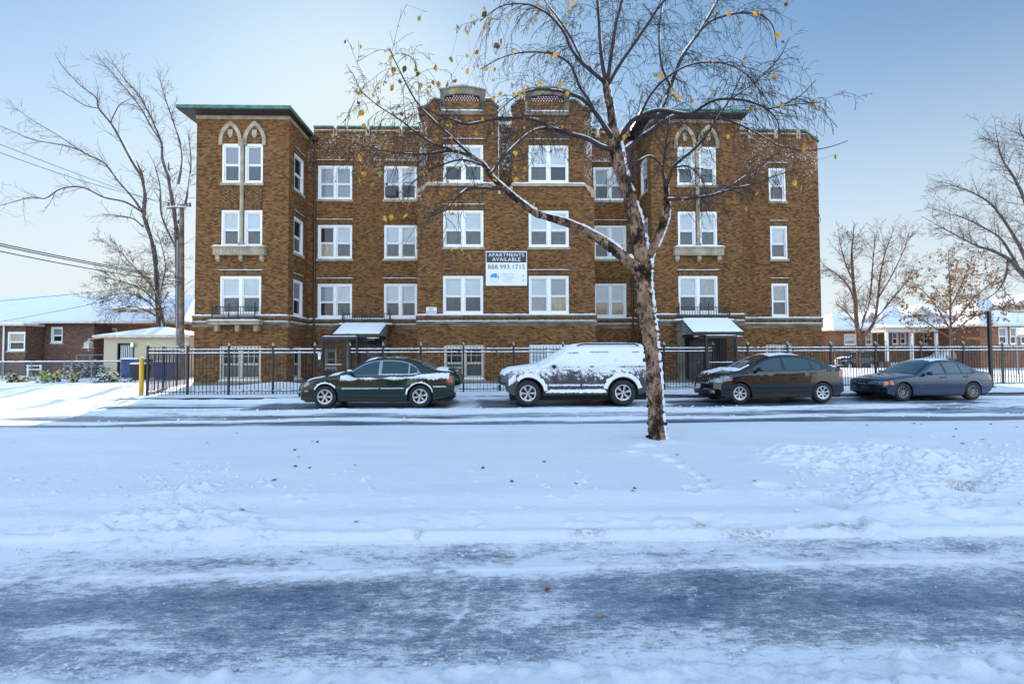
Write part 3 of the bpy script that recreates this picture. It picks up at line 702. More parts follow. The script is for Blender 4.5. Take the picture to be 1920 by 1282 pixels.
wl.add([(XCL, T+CH, 9.17), (XCL+CH, T, 9.17), (XCL+CH, T, 12.6), (XCL, T+CH, 12.6)], [(0, 1, 2, 3)])
wl.add([(XCR-CH, T, 9.17), (XCR, T+CH, 9.17), (XCR, T+CH, 12.6), (XCR-CH, T, 12.6)], [(0, 1, 2, 3)])
wl.add([(XCL, T+CH, 9.17), (XCL, T+CH, 12.6), (XCL, B+1, 12.6), (XCL, B+1, 9.17)], [(0, 1, 2, 3)])
wl.add([(XCR, T+CH, 9.17), (XCR, B+1, 9.17), (XCR, B+1, 12.6), (XCR, T+CH, 12.6)], [(0, 1, 2, 3)])
wl.add([(N0, T, 9.17), (N0, T+.7, 9.17), (N0, T+.7, 12.9), (N0, T, 12.9)], [(0, 1, 2, 3)]); wl.add([(N1, T, 9.17), (N1, T+.7, 9.17), (N1, T+.7, 12.9), (N1, T, 12.9)], [(0, 3, 2, 1)])
wl.add([(N0, T+.7, 9.17), (N1, T+.7, 9.17), (N1, T+.7, 12.75), (N0, T+.7, 12.75)], [(0, 1, 2, 3)])
wl.split('wall', MT['brick_chamfer'], bld)
q = MB(); q.box(XCL, XCR, T+.36, B+1.5, 12.2, 12.35); q.build('roof', MT['snow'], bld)
def gable(sgn, cxm):
    X = lambda a: cxm+sgn*a      # a: offset measured on the left gable, towards the building's middle positive
    c_ = .0
    out = [(-2.03, 12.45), (-2.03, 12.66), (-1.75, 12.74), (-1.55, 12.86), (-1.42, 13.02), (-1.36, 13.10), (-1.04, 13.10)]
    arch = [(-1.04, 13.52)]+[(-1.04+2.06*i/10, 13.52+.17*math.sin(math.pi*i/10)) for i in range(1, 10)]+[(1.02, 13.52)]
    out2 = [(1.02, 13.10), (1.28, 13.10), (1.36, 13.0), (1.47, 12.86), (1.6, 12.78), (1.6, 12.45)]
    brick = [(-2.0, 12.452), (-2.0, 12.64), (-1.75, 12.72), (-1.55, 12.84), (-1.42, 13.0), (-1.36, 13.08), (1.28, 13.08), (1.36, 12.98), (1.47, 12.84), (1.58, 12.76), (1.58, 12.452)]
    def pr(pts, y0, y1, mb_):
        pp = [(X(a), z) for a, z in pts]
        if sgn > 0: pp = pp[::-1]
        mb_.prism(pp, y0, y1)
    b_ = MB(); pr(brick, T, T+.35, b_)
    b_.build('gable', MT['brick'], bld)
    s_ = MB()
    def ribbon(pts, th, y0, y1):
        for (a0, z0), (a1, z1) in zip(pts, pts[1:]):
            dx, dz = a1-a0, z1-z0; l = math.hypot(dx, dz)
            if l < 1e-6: continue
            nx, nz = -dz/l*th, dx/l*th
            pp = [(X(a0), z0), (X(a1), z1), (X(a1+nx), z1+nz), (X(a0+nx), z0+nz)]
            if sgn < 0: pp = pp[::-1]
            s_.prism(pp, y0, y1)
    ribbon(out[1:], .085, T-.07, T+.42); ribbon(out2[:5], .085, T-.07, T+.42)
    # arched stone frame round the lattice
    o = [(-1.02, 12.62), *arch, (1.0, 12.62)]
    i_ = [(-.80, 12.70), (-.80, 13.30)]+[(-.80+1.58*i/8, 13.30+.11*math.sin(math.pi*i/8)) for i in range(1, 8)]+[(.78, 13.30), (.78, 12.70)]
    ring_o = [(-1.02, 12.62), (-1.02, 13.52)]+arch[1:-1]+[(1.0, 13.52), (1.0, 12.62)]
    def samp(pts, n):
        d = [0]
        for a, b in zip(pts, pts[1:]): d.append(d[-1]+math.hypot(b[0]-a[0], b[1]-a[1]))
        return [(np.interp(t_, d, [p[0] for p in pts]), np.interp(t_, d, [p[1] for p in pts])) for t_ in np.linspace(0, d[-1], n)]
    so, si = samp(ring_o, 41), samp(i_, 41); n = 41
    for y0, fl in ((T-.05, False), (T+.30, True)):
        vs = [(X(a), y0, z) for a, z in so]+[(X(a), y0, z) for a, z in si]; s_.add(vs, [(j, j+1, n+j+1, n+j) for j in range(n-1)])
    s_.add([(X(a), T-.05, z) for a, z in si]+[(X(a), T+.08, z) for a, z in si], [(j, j+1, n+j+1, n+j) for j in range(n-1)])
    s_.add([(X(a), T-.05, z) for a, z in so]+[(X(a), T+.30, z) for a, z in so], [(j, j+1, n+j+1, n+j) for j in range(n-1)])
    ribbon(arch, .07, T-.09, T+.40)
    lo, hi = sorted((X(-1.0), X(1.0))); s_.box(lo-.03, hi+.03, T-.10, T+.05, 12.42, 12.60); s_.box(lo+.15, hi-.15, T-.05, T+.10, 12.60, 12.70)
    s_.build('gable_stone', MT['stone_dark'], bld)
    # lattice of clay tiles with snow caught on it
    l_ = MB(); lo, hi = sorted((X(-.80), X(.78)))
    l_.box(lo, hi, T+.10, T+.2, 12.68, 13.45, 0)
    nx_ = 13
    for r_ in range(8):
        z = 12.70+r_*.092
        for j in range(nx_):
            u = lo+(hi-lo)*(j+(.5 if r_ % 2 else 0))/nx_; wd = (hi-lo)/nx_
            if z+.09 > 13.27+.12*math.sin(math.pi*(u-lo)/(hi-lo)): continue
            if u+wd*.9 > hi: continue
            l_.prism([(u, z), (u+wd*.55, z-.0), (u+wd*.95, z+.05), (u+wd*.5, z+.06), (u+wd*.1, z+.045)], T+.02, T+.1, 1)
            l_.prism([(u+.01, z+.048), (u+wd*.48, z+.062), (u+wd*.34, z+.085), (u+.012, z+.08)], T+.015, T+.09, 2)
    MT['clay'] = MT.get('clay') or simple('red_clay_tile', (.24, .09, .05), .85, var=.3)
    l_.build('lattice_panel', [MT['gravel'], MT['clay'], MT['snow']], bld)
    q = MB(); snow_slab(q, fc, lo-.2, hi+.2, -.10, 0, 12.60, .05); q.build('gable_snow', MT['snow'], bld, True)
gable(1, -1.62); gable(-1, 2.20)
# ---- chimney stub, downpipes
q = MB(); q.box(3.1, 3.5, 24.3, 24.8, 12.3, 13.3); q.box(3.04, 3.56, 24.24, 24.86, 13.3, 13.4, 1); q.build('chimney', [MT['brick'], MT['stone_dark']], bld)
for x, zt in ((pxX(591, 450), 12.1), (pxX(1184, 450), 12.1)):
    q = MB(); q.tube([(x, B-.08, .2), (x, B-.08, zt)], .055, 8); q.box(x-.11, x+.11, B-.2, B-.003, zt, zt+.22)
    for z in (2.2, 5.2, 8.2, 11): q.box(x-.08, x+.08, B-.15, B-.01, z, z+.05)
    q.build('downpipe', MT['pipe'], bld)
# ---- string courses (they follow every face of the front)
segs = [('f', XL, XTR, T), ('r', T, B, XTR), ('f', XTR, XCL, B), ('f', XCL, XCR, T), ('f', XCR, XRL, B), ('l', -B, -T, XRL), ('f', XRL, XRR, T), ('f', XRR, XE, B)]
lg, so_, bd, sn, bn = MB(), MB(), MB(), MB(), MB()
for ty, u0, u1, c in segs:
    fr = {'f': fr_front, 'r': fr_right, 'l': fr_left}[ty](c)
    a, b = u0, u1
    dz = 0 if c in (T, XTR, XRL) else -.04
    if ty == 'f' and c == T: a, b = u0-.075, u1+.075
    if ty == 'f' and c == B: a, b = u0+(.08 if u0 != XRR else .08), u1-(.08 if u1 != XE else -.06)
    if ty == 'r': a, b = u0+.08, u1-.08
    if ty == 'l': a, b = u0+.08, u1-.08
    for o_, z0, z1, mb_ in ((.075, 3.27, 3.36, lg), (.02, 3.09, 3.27, so_), (.065, 2.985, 3.09, bd), (.012, 2.86, 2.985, bn)):
        i0 = .005 if o_ < .05 else 0
        mb_.box(a, b, -o_, .02, z0+.001, z1-.001, fr=fr)
    spans = [(a, b)]
    if c == T and ty == 'f' and u0 == XL: pass
    snow_slab(sn, fr, a, b, -.075, 0, 3.36, .05); snow_slab(sn, fr, a, b, -.07, -.02, 3.09, .03)
lg.build('string_course', MT['stone_dark'], bld); so_.build('soldier_band', MT['soldier'], bld); bd.build('string_course', MT['stone_dark'], bld); bn.build('string_course', MT['stone_band'], bld)
sn.build('ledge_snow', MT['snow'], bld, True)
# plinth
q = MB()
for ty, u0, u1, c in segs:
    fr = {'f': fr_front, 'r': fr_right, 'l': fr_left}[ty](c)
    if ty == 'f': q.box(u0+(-.03 if c == T else .04), u1+(.03 if c == T else -.04), -.03, .02, .1, .42, fr=fr)
    else: q.box(u0+.04, u1-.04, -.03, .02, .1, .42, fr=fr)
q.build('plinth', MT['stone_dark'], bld)
# middle ledge under the third storey windows with sloped corner stones
q = MB(); q.box(XCL+.40, N0+.03, -.09, .02, 9.18, 9.30, fr=fc); q.box(N1-.03, XCR-.40, -.09, .02, 9.18, 9.30, fr=fc)
for s, x in ((1, XCL), (-1, XCR)):
    q.add([(x, T, 8.62), (x+s*.42, T-.08, 9.18), (x, T+.42, 9.30), (x+s*.42, T-.08, 9.30), (x, T-.0, 9.05), (x-s*.03, T+.42, 8.9)], [(0, 1, 3, 4), (4, 3, 2), (0, 4, 2, 5)])
    q.box(min(x-s*.05, x+s*.16), max(x-s*.05, x+s*.16), T-.07, T+.35, 8.66, 9.02)
q.add([(N0, T, 8.85), (N1, T, 8.85), (N1, T, 9.17), (N0, T, 9.17), (N0, T+.68, 9.2), (N1, T+.68, 9.2)], [(3, 2, 5, 4)])
q.box(N0-.02, N0+.1, -.12, 0, 8.8, 9.16, fr=fc); q.box(N1-.1, N1+.02, -.12, 0, 8.8, 9.16, fr=fc)
q.build('string_course', MT['stone'], bld)
q = MB(); snow_slab(q, fc, XCL+.38, N0+.03, -.09, 0, 9.30, .05); snow_slab(q, fc, N1-.03, XCR-.38, -.09, 0, 9.30, .05)
q.grid([(x, T+.02+.02*rng.random(), z) for z in np.linspace(9.3, 12.75, 30) for x in (N0-.03-.02*rng.random(), N0+.03)], 30, 2)
q.build('ledge_snow', MT['snow'], bld, True)
# ---- balconette railings, ledges
def railing(x0, x1, y, z0, z1, d=.35, ledge=True):
    q = MB()
    for z in (z0+.10, z1): q.box(x0, x1, y-d, y-d+.03, z-.02, z+.015)
    for x in (x0, x1):
        q.box(x-.015, x+.015, y-d, y-.02, z1-.02, z1+.015); q.box(x-.02, x+.02, y-d-.003, y-d+.035, z0-.04, z1+.16)
        q.lathe([(.0, 0), (.035, .03), (.0, .07)], 8, (x, y-d+.015, z1+.14))
        for k_ in range(3): q.box(x-.008, x+.008, y-d+.07+k_*.09, y-d+.085+k_*.09, z0+.1, z1)
    m_ = (x0+x1)/2
    for x in (m_-.2, m_+.2): q.box(x-.018, x+.018, y-d-.002, y-d+.034, z0-.04, z1+.13); q.lathe([(.0, 0), (.03, .03), (.0, .06)], 8, (x, y-d+.015, z1+.12))
    n_ = int((x1-x0)/.115)
    for i in range(1, n_):
        x = x0+(x1-x0)*i/n_
        if abs(x-m_) < .2: continue
        q.box(x-.009, x+.009, y-d+.005, y-d+.022, z0+.1, z1)
    for s in (-1, 1): q.tube([(m_+s*.17, y-d+.012, z0+.13), (m_+s*.05, y-d+.012, (z0+z1)/2), (m_+s*.15, y-d+.012, z1-.05)], .011, 5)
    q.build('balcony_railing', MT['iron'], bld)
railing(-12.50, -10.66, T, 3.28, 3.72)
railing(8.02, 10.30, T, 3.16, 3.66)
railing(-7.55, -5.3, B, 3.10, 3.60)
q = MB(); q.box(-12.64, -10.44, T-.40, T-.07, 2.95, 3.07); q.box(-12.68, -10.40, T-.44, T-.07, 3.07, 3.13)
for x in (-12.45, -11.55, -10.75):
    q.prism([(x, 2.68), (x+.18, 2.68), (x+.18, 2.95), (x, 2.95)], T-.26, T-.013); q.lathe([(.08, 0), (.08, .2)], 10, (x+.09, T-.28, 2.72), 'y')
q.build('balcony_slab', MT['stone'], bld)
q = MB(); snow_slab(q, fc, -12.67, -10.41, -.44, -.08, 3.13, .04); q.build('ledge_snow', MT['snow'], bld, True)
# ---- the two entrances
def entrance(xa, xb, y, xp, side):
    # stone pilaster(s) with capital, carrying a thin slab
    q = MB()
    for x in xp:
        q.box(x-.12, x+.12, y-.22, y-.001, .3, 2.35); q.box(x-.17, x+.17, y-.27, y-.001, .15, .5)
        q.box(x-.05, x+.05, y-.235, y-.22, .6, 2.2)
        q.box(x-.16, x+.16, y-.27, y-.001, 2.35, 2.47); q.box(x-.13, x+.13, y-.24, y-.001, 2.47, 2.62); q.box(x-.19, x+.19, y-.32, y-.001, 2.62, 3.0)
    q.box(xa-.25, xb+.25, y-.42, y-.071, 3.0, 3.08); q.build('pilaster', MT['stone_dark'], bld)
    q = MB(); snow_slab(q, fr_front(y), xa-.25, xb+.25, -.42, -.075, 3.08, .06); q.build('ledge_snow', MT['snow'], bld, True)
entrance(8.0, 10.3, T, (8.17,), 1)
entrance(-7.5, -5.35, B, (-7.33, -5.55), -1)
def doorway(x0, x1, y, z1, plate):
    q = MB(); d = .55
    for a, b in ((x0, 0), (x1, 1)): q.add([(a, y, .15), (a, y+d, .15), (a, y+d, z1), (a, y, z1)], [(0, 1, 2, 3)] if b else [(0, 3, 2, 1)])
    q.add([(x0, y, z1), (x0, y+d, z1), (x1, y+d, z1), (x1, y, z1)], [(0, 1, 2, 3)]); q.box(x0-.1, x1+.1, y+d, y+d+.05, .1, z1+.05, 1)
    q.box(x0, x1, y, y+d, .1, .32, 1)
    do = q.build('doorway', [MT['doorwall'], MT['soffit']], bld)
    q = MB(); m_ = (x0+x1)/2
    q.box(m_-.55, m_+.55, y+d-.05, y+d-.003, .33, 2.2); q.build('door', MT['door'], do)
    q = MB(); q.box(m_-.52, m_-.02, y+d-.07, y+d-.052, .4, 2.1); q.box(m_+.02, m_+.52, y+d-.07, y+d-.052, .4, 2.1); q.build('door_panel', MT['door2'], do)
    q = MB(); q.lathe([(.03, 0), (.045, -.03), (.0, -.06)], 10, (m_-.07, y+d-.07, 1.2), 'y'); q.build('handle', MT['chrome'], do)
    q = MB(); q.box(m_-.26, m_+.26, y+.1, y+.13, z1-.22, z1-.07); q.build('number_plate', MT['beige'], do)
    text(plate, (m_, y+.097, z1-.19), .12, MT['black'], do, 'house_number', s=.9)
MT['doorwall'] = simple('dark_brick_reveal', (.09, .045, .03), .85); MT['door'] = simple('weathered_grey_door', (.06, .055, .055), .7, var=.3)
MT['door2'] = simple('faded_door_panel', (.14, .13, .13), .65, var=.35, scale=4)
def text(s_, loc, size, m_, parent, name, s=1.0, align='CENTER', rot=(math.pi/2, 0, 0), ext=.003, spacing=1.0):
    cu = bpy.data.curves.new(name, 'FONT'); cu.body = s_; cu.size = size; cu.align_x = align; cu.extrude = ext; cu.space_character = spacing; cu.resolution_u = 3
    to = bpy.data.objects.new(name, cu); C.objects.link(to); bpy.context.view_layer.update()
    me = bpy.data.meshes.new_from_object(to.evaluated_get(bpy.context.evaluated_depsgraph_get())); bpy.data.objects.remove(to)
    me.materials.clear(); me.materials.append(m_)
    ob = bpy.data.objects.new(name, me); C.objects.link(ob)
    o = np.array(parent.get('_o', (0, 0, 0))); ob.parent = parent; ob.location = np.array(loc)-o; ob.rotation_euler = rot; ob.scale = (s, 1, 1); ob['_o'] = list(loc); TMP.append(ob)
    return ob
doorway(8.34, 10.28, T, 2.5, '8101')
doorway(-6.98, -5.77, B, 2.55, '8054')
# awnings over the two doors
def awning(x0, x1, y, z0, z1, out):
    q = MB(); n = 16
    q.add([(x0, y-.43, z0), (x1, y-.43, z0), (x1, y-out, z1), (x0, y-out, z1), (x0, y-.43, z0-.03), (x1, y-.43, z0-.03), (x1, y-out, z1-.03), (x0, y-out, z1-.03)], [(0, 3, 2, 1), (4, 5, 6, 7), (3, 7, 6, 2), (0, 4, 7, 3), (1, 2, 6, 5), (0, 1, 5, 4)])
    for x in (x0, x1):
        k_ = 9
        for i in range(k_):      # striped louvred cheeks
            f0 = i/k_; za = z1-.05+(z0-z1)*f0; yb_ = y-.43-(out-.43)*(1-f0)
            q.box(x-.02, x+.02, yb_+.05, y-.435, za, za+(z0-z1)/k_*.55, 0)
            q.box(x-.024, x+.024, yb_+.05, y-.435, za-.012, za, 1)
    q.box(x0-.02, x1+.02, y-out-.02, y-out+.01, z1-.20, z1-.02)
    for i in range(n):
        a = x0+(x1-x0)*i/n; b = x0+(x1-x0)*(i+1)/n; q.prism([(a, z1-.20), (a+(b-a)*.25, z1-.235), (a+(b-a)*.75, z1-.235), (b, z1-.20)], y-out-.018, y-out+.008)
    for x in (x0+.02, x1-.02):
        for i in range(9):
            a = y-out+(out-.45)*i/9; b = y-out+(out-.45)*(i+1)/9
            q.add([(x, a, z1-.05), (x, b, z1-.05), (x, b, z1-.2), (x, (a+b)/2, z1-.235), (x, a, z1-.2)], [(0, 1, 2, 3, 4)])
    ao = q.build('awning', [MT['black'], MT['snow']], bld)
    q = MB(); rows = []
    for j in range(7):
        f_ = j/6; zz = z0+(z1-z0)*f_; yy = y-.43-(out-.43)*f_
        rows += [(x0+.01+(x1-x0-.02)*i/20, yy-(.02 if j == 6 else 0), zz+(.0 if i in (0, 20) or j == 6 else .055)+rng.uniform(-.004, .006)) for i in range(21)]
    q.grid(rows, 7, 21)
    snow_slab(q, fr_front(y-out-.02), x0, x1, -.012, .01, z1-.205, .035)
    q.build('awning_snow', MT['snow'], ao, True)
awning(8.10, 10.26, T, 3.12, 2.50, 1.62)
awning(-7.52, -5.42, B, 3.10, 2.56, 1.75)
# ---- signs on the wall
so = thing('apartment_sign', (.26, T, 6.2), 'large white and navy board reading APARTMENTS AVAILABLE with a phone number on the brick wall', 'sign')
p0, p1 = P(911, 535.5, T-.08), P(988, 471, T-.08); x0, x1, z0, z1 = p0[0], p1[0], p0[2], p1[2]; ww = x1-x0; hh = z1-z0
MT['signw'] = simple('sign_white', (.74, .76, .80), .4, var=.03); MT['navy'] = simple('sign_navy', (.008, .014, .035), .35, var=.05); MT['sblue'] = simple('sign_blue', (.03, .27, .75), .4, var=.05)
MT['ink'] = simple('sign_ink', (.01, .012, .02), .5, var=.02); MT['grey_ink'] = simple('grey_ink', (.35, .36, .4), .5, var=.02); MT['teal_ink'] = simple('teal_ink', (.05, .42, .5), .5, var=.02)
q = MB(); q.box(x0, x1, T-.08, T-.003, z0, z1); q.build('board', MT['signw'], so)
q = MB(); q.box(x0+.03, x1-.03, T-.085, T-.0815, z1-.62*hh*.5-.03, z1-.045); q.build('header_panel', MT['navy'], so)
cx = (x0+x1)/2
text('APARTMENTS', (cx, T-.086, z1-.245), .222, MT['signw'], so, 'lettering', s=1.08, spacing=1.12); text('AVAILABLE', (cx, T-.086, z1-.445), .222, MT['signw'], so, 'lettering', s=1.08, spacing=1.1)
text('888.993.1715', (cx, T-.083, z1-.80), .285, MT['ink'], so, 'lettering', s=1.02, ext=.004, spacing=1.06)
q = MB(); lx, lz, lr = x0+.39, z0+.36, .195
q.prism([(lx+lr*math.cos(a), lz+lr*math.sin(a)) for a in np.linspace(-.05, math.pi+.05, 20)], T-.084, T-.081, 0)
q.prism([(lx+(lr)*math.cos(a), lz+(lr)*math.sin(a)) for a in np.linspace(math.pi+.05, 2*math.pi-.05, 20)]+[(lx+(lr-.012)*math.cos(a), lz+(lr-.012)*math.sin(a)) for a in np.linspace(2*math.pi-.05, math.pi+.05, 20)], T-.084, T-.081, 0)
for i, h_ in enumerate((.05, .09, .03, .07, .04, .1, .06, .03, .08, .05)):
    q.box(lx-.17+i*.02, lx-.155+i*.02, T-.087, T-.0842, lz-.03, lz-.03+h_*.7, 1)
q.prism([(lx+.03, lz-.01), (lx+.17, lz-.01), (lx+.17, lz+.09)], T-.087, T-.0842, 2)
q.prism([(lx+.10, lz), (lx+.155, lz), (lx+.12, lz+.16)], T-.0892, T-.0871, 1)
q.build('logo', [MT['sblue'], MT['signw'], MT['navy']], so)
q = MB(); q.box(lx+.27, lx+.277, T-.083, T-.081, z0+.17, z0+.55); q.build('divider', MT['grey_ink'], so)
for i, (s_, m_) in enumerate((('Newly Remodeled Units', 'grey_ink'), ('Professional Management', 'grey_ink'), ('Equal Housing Opportunity', 'grey_ink'), ('www.apartments.com', 'teal_ink'), ('Call today - move now', 'grey_ink'))):
    text(s_, (lx+.34, T-.083, z0+.51-.085*i), .062, MT[m_], so, 'lettering', s=.78, align='LEFT', ext=.001)
q = MB(); q.prism([(x1-.22, z0+.40), (x1-.13, z0+.40), (x1-.13, z0+.44), (x1-.175, z0+.47), (x1-.22, z0+.44)], T-.083, T-.081); q.lathe([(.022, 0), (.022, .002)], 10, (x1-.175, T-.083, z0+.30), 'y'); q.box(x1-.2, x1-.15, T-.083, T-.081, z0+.18, z0+.26)
q.build('symbol', MT['grey_ink'], so)
so = thing('notice_sign', (-3.05, T, 3.5), 'small white sign reading NO LOITERING beside the lower left middle window', 'sign')
p0, p1 = P(799, 588, T-.05), P(818.5, 575.5, T-.05); x0, x1, z0, z1 = p0[0], p1[0], p0[2], p1[2]
q = MB(); q.box(x0, x1, T-.05, T-.003, z0, z1); q.build('board', MT['signw'], so)
q = MB(); t_ = .008
q.box(x0+.02, x1-.02, T-.053, T-.0505, z0+.02, z0+.02+t_); q.box(x0+.02, x1-.02, T-.053, T-.0505, z1-.02-t_, z1-.02); q.build('border', MT['ink'], so)
text('NO', ((x0+x1)/2, T-.053, z0+.165), .125, MT['ink'], so, 'lettering'); text('LOITERING', ((x0+x1)/2, T-.053, z0+.05), .115, MT['ink'], so, 'lettering', s=.74)
# ------------------------------------------------------------------ cars
class Car:
    """x runs from the nose (0) to the tail (L), y across (near side negative), z up"""
    def __init__(s, **k): s.__dict__.update(k)
    def top(s, x): return float(np.interp(x, [p[0] for p in s.prof], [p[1] for p in s.prof]))
    def bot(s, x):
        z = float(np.interp(x, [p[0] for p in s.under], [p[1] for p in s.under]))
        for xw in s.axles:
            d = abs(x-xw)
            if d < s.arch: z = max(z, s.r+math.sqrt(s.arch**2-d*d)*s.archk)
        return z
    def hw(s, x, z):
        W = s.W/2
        a = 1-.07*max(0, (s.L*.30-x)/(s.L*.30))**2-.09*max(0, (x-s.L*.72)/(s.L*.28))**2
        zb = float(np.interp(x, [0, s.L*.28, s.L*.75, s.L], [s.belt-.16, s.belt-.02, s.belt+.02, s.belt]))
        if z > zb: a *= 1-s.tumble*(z-zb)/(s.H-zb)-.03
        else:
            t = (z-.55)/.5; a *= 1-.035*t*t-(.03*(z > zb-.06)*(z-zb+.06)/.06)
        return W*a
    def warp(s, x, y, z):
        W = s.W/2; q = abs(y)/W
        x2 = x+s.nose*(q**2.6)*math.exp(-(max(x, 0)/.42)**1.5)-s.tail*(q**2.6)*math.exp(-(max(s.L-x, 0)/.38)**1.5)
        return (x2, y, z)
    def side(s, x, z, off=0, sg=-1):
        zt = s.top(x); w_ = s.hw(x, z); r = s.rnd
        d = zt-z
        if d < r: w_ -= r*.9*(1-math.sqrt(max(0, 1-((r-max(d, 0))/r)**2)))
        return s.warp(x, sg*(w_+off), z)
    def topp(s, x, t, off=0):      # t in -1..1 across
        zt = s.top(x); w_ = s.hw(x, zt)-s.rnd*.9
        crown = .055*(1-t*t) if x > .25 else .03*(1-t*t)
        if x > s.L-.2: crown = .03*(1-t*t)
        return s.warp(x, t*w_, zt+crown+off)
    def front(s, y, z, off=0):     # point on the nose at height z
        xs = [p[0] for p in s.prof if p[0] <= .5]; zs = [p[1] for p in s.prof if p[0] <= .5]
        x = float(np.interp(z, zs, xs)) if z > zs[0] else s.chin*max(0, (.34-z))
        return s.warp(x-off, y, z)
def car_body(c, m_, root):
    L_ = c.L; xs = set(np.round(np.arange(0, L_+.001, .045), 4)); xs |= {0, .01, .02, .035, .06, L_-.06, L_-.03, L_-.015, L_}
    for p in c.prof: xs.add(round(p[0], 4))
    for a in c.axles:
        for an in np.linspace(0, math.pi, 19): xs.add(round(a+c.arch*math.cos(an), 4))
    xs = sorted(x for x in xs if 0 <= x <= L_)
    xx = [xs[0]]
    for x in xs[1:]:
        if x-xx[-1] > .008: xx.append(x)
    NS, NT = 18, 13; pts = []
    for x in xx:
        zb, zt = c.bot(x), c.top(x); row = []
        for j in range(NS):
            f_ = j/(NS-1); z = zb+(zt-zb)*(1-(1-f_)**1.6) if zt-zb > .25 else zb+(zt-zb)*f_
            row.append(c.side(x, z))
        top_ = [c.topp(x, t) for t in np.linspace(-1, 1, NT+2)[1:-1]]
        pts += row+top_+[(p[0], -p[1], p[2]) for p in row[::-1]]
    nv = NS*2+NT; b = MB(); b.grid(pts, len(xx), nv)
    b.add(pts[:nv], [tuple(range(nv))]); b.add(pts[-nv:], [tuple(range(nv-1, -1, -1))])
    o = b.build('body', m_, root, True)
    me = o.data
    try: me.set_sharp_from_angle(angle=math.radians(38))
    except Exception: pass
    return o
def patch(c, zl, zh, x0, x1, off, n=40, nz=6, both=True, mb=None, jag=0, thick=0):
    mb = mb or MB()
    for sg in ((-1, 1) if both else (-1,)):
        pts = []
        for i in range(n+1):
            x = x0+(x1-x0)*i/n
            a = zl(x) if callable(zl) else (interp(x, zl) if isinstance(zl, list) else zl); b = zh(x) if callable(zh) else (interp(x, zh) if isinstance(zh, list) else zh)
            if jag: a += jag*rng.uniform(-1, 1); b += jag*.5*rng.uniform(-1, 1)
            if b < a: b = a
            for j in range(nz+1):
                f_ = j/nz; o_ = off+thick*math.sin(math.pi*f_)*(0 if i in (0, n) else 1)*(rng.uniform(.6, 1.2) if jag else 1)
                pts.append(c.side(x, a+(b-a)*f_, o_, sg))
        mb.grid(pts, n+1, nz+1)
    return mb
def toppatch(c, x0, x1, t0, t1, off, n=14, nt=12, mb=None, rag=0, curve=0, thick=0):
    mb = mb or MB(); pts = []
    for i in range(n+1):
        for j in range(nt+1):
            t = t0+(t1-t0)*j/nt
            a = x0-curve*(1-t*t)+(rag*rng.uniform(-1, 1) if i == 0 else 0); b = x1-curve*(1-t*t)*.6+(rag*rng.uniform(-1, 1) if i == n else 0)
            x = a+(b-a)*i/n; e = 0 if i in (0, n) or j in (0, nt) else 1
            pts.append(c.topp(x, t, off+thick*e*rng.uniform(.75, 1.1)))
    mb.grid(pts, n+1, nt+1); return mb
def frontpatch(c, y0, y1, z0, z1, off, ny=8, nz=4, mb=None, slant=0):
    mb = mb or MB(); pts = []
    for j in range(nz+1):
        z = z0+(z1-z0)*j/nz
        for i in range(ny+1):
            y = y0+(y1-y0)*i/ny; pts.append(c.front(y, z+slant*(i/ny), off))
    mb.grid(pts, nz+1, ny+1); return mb
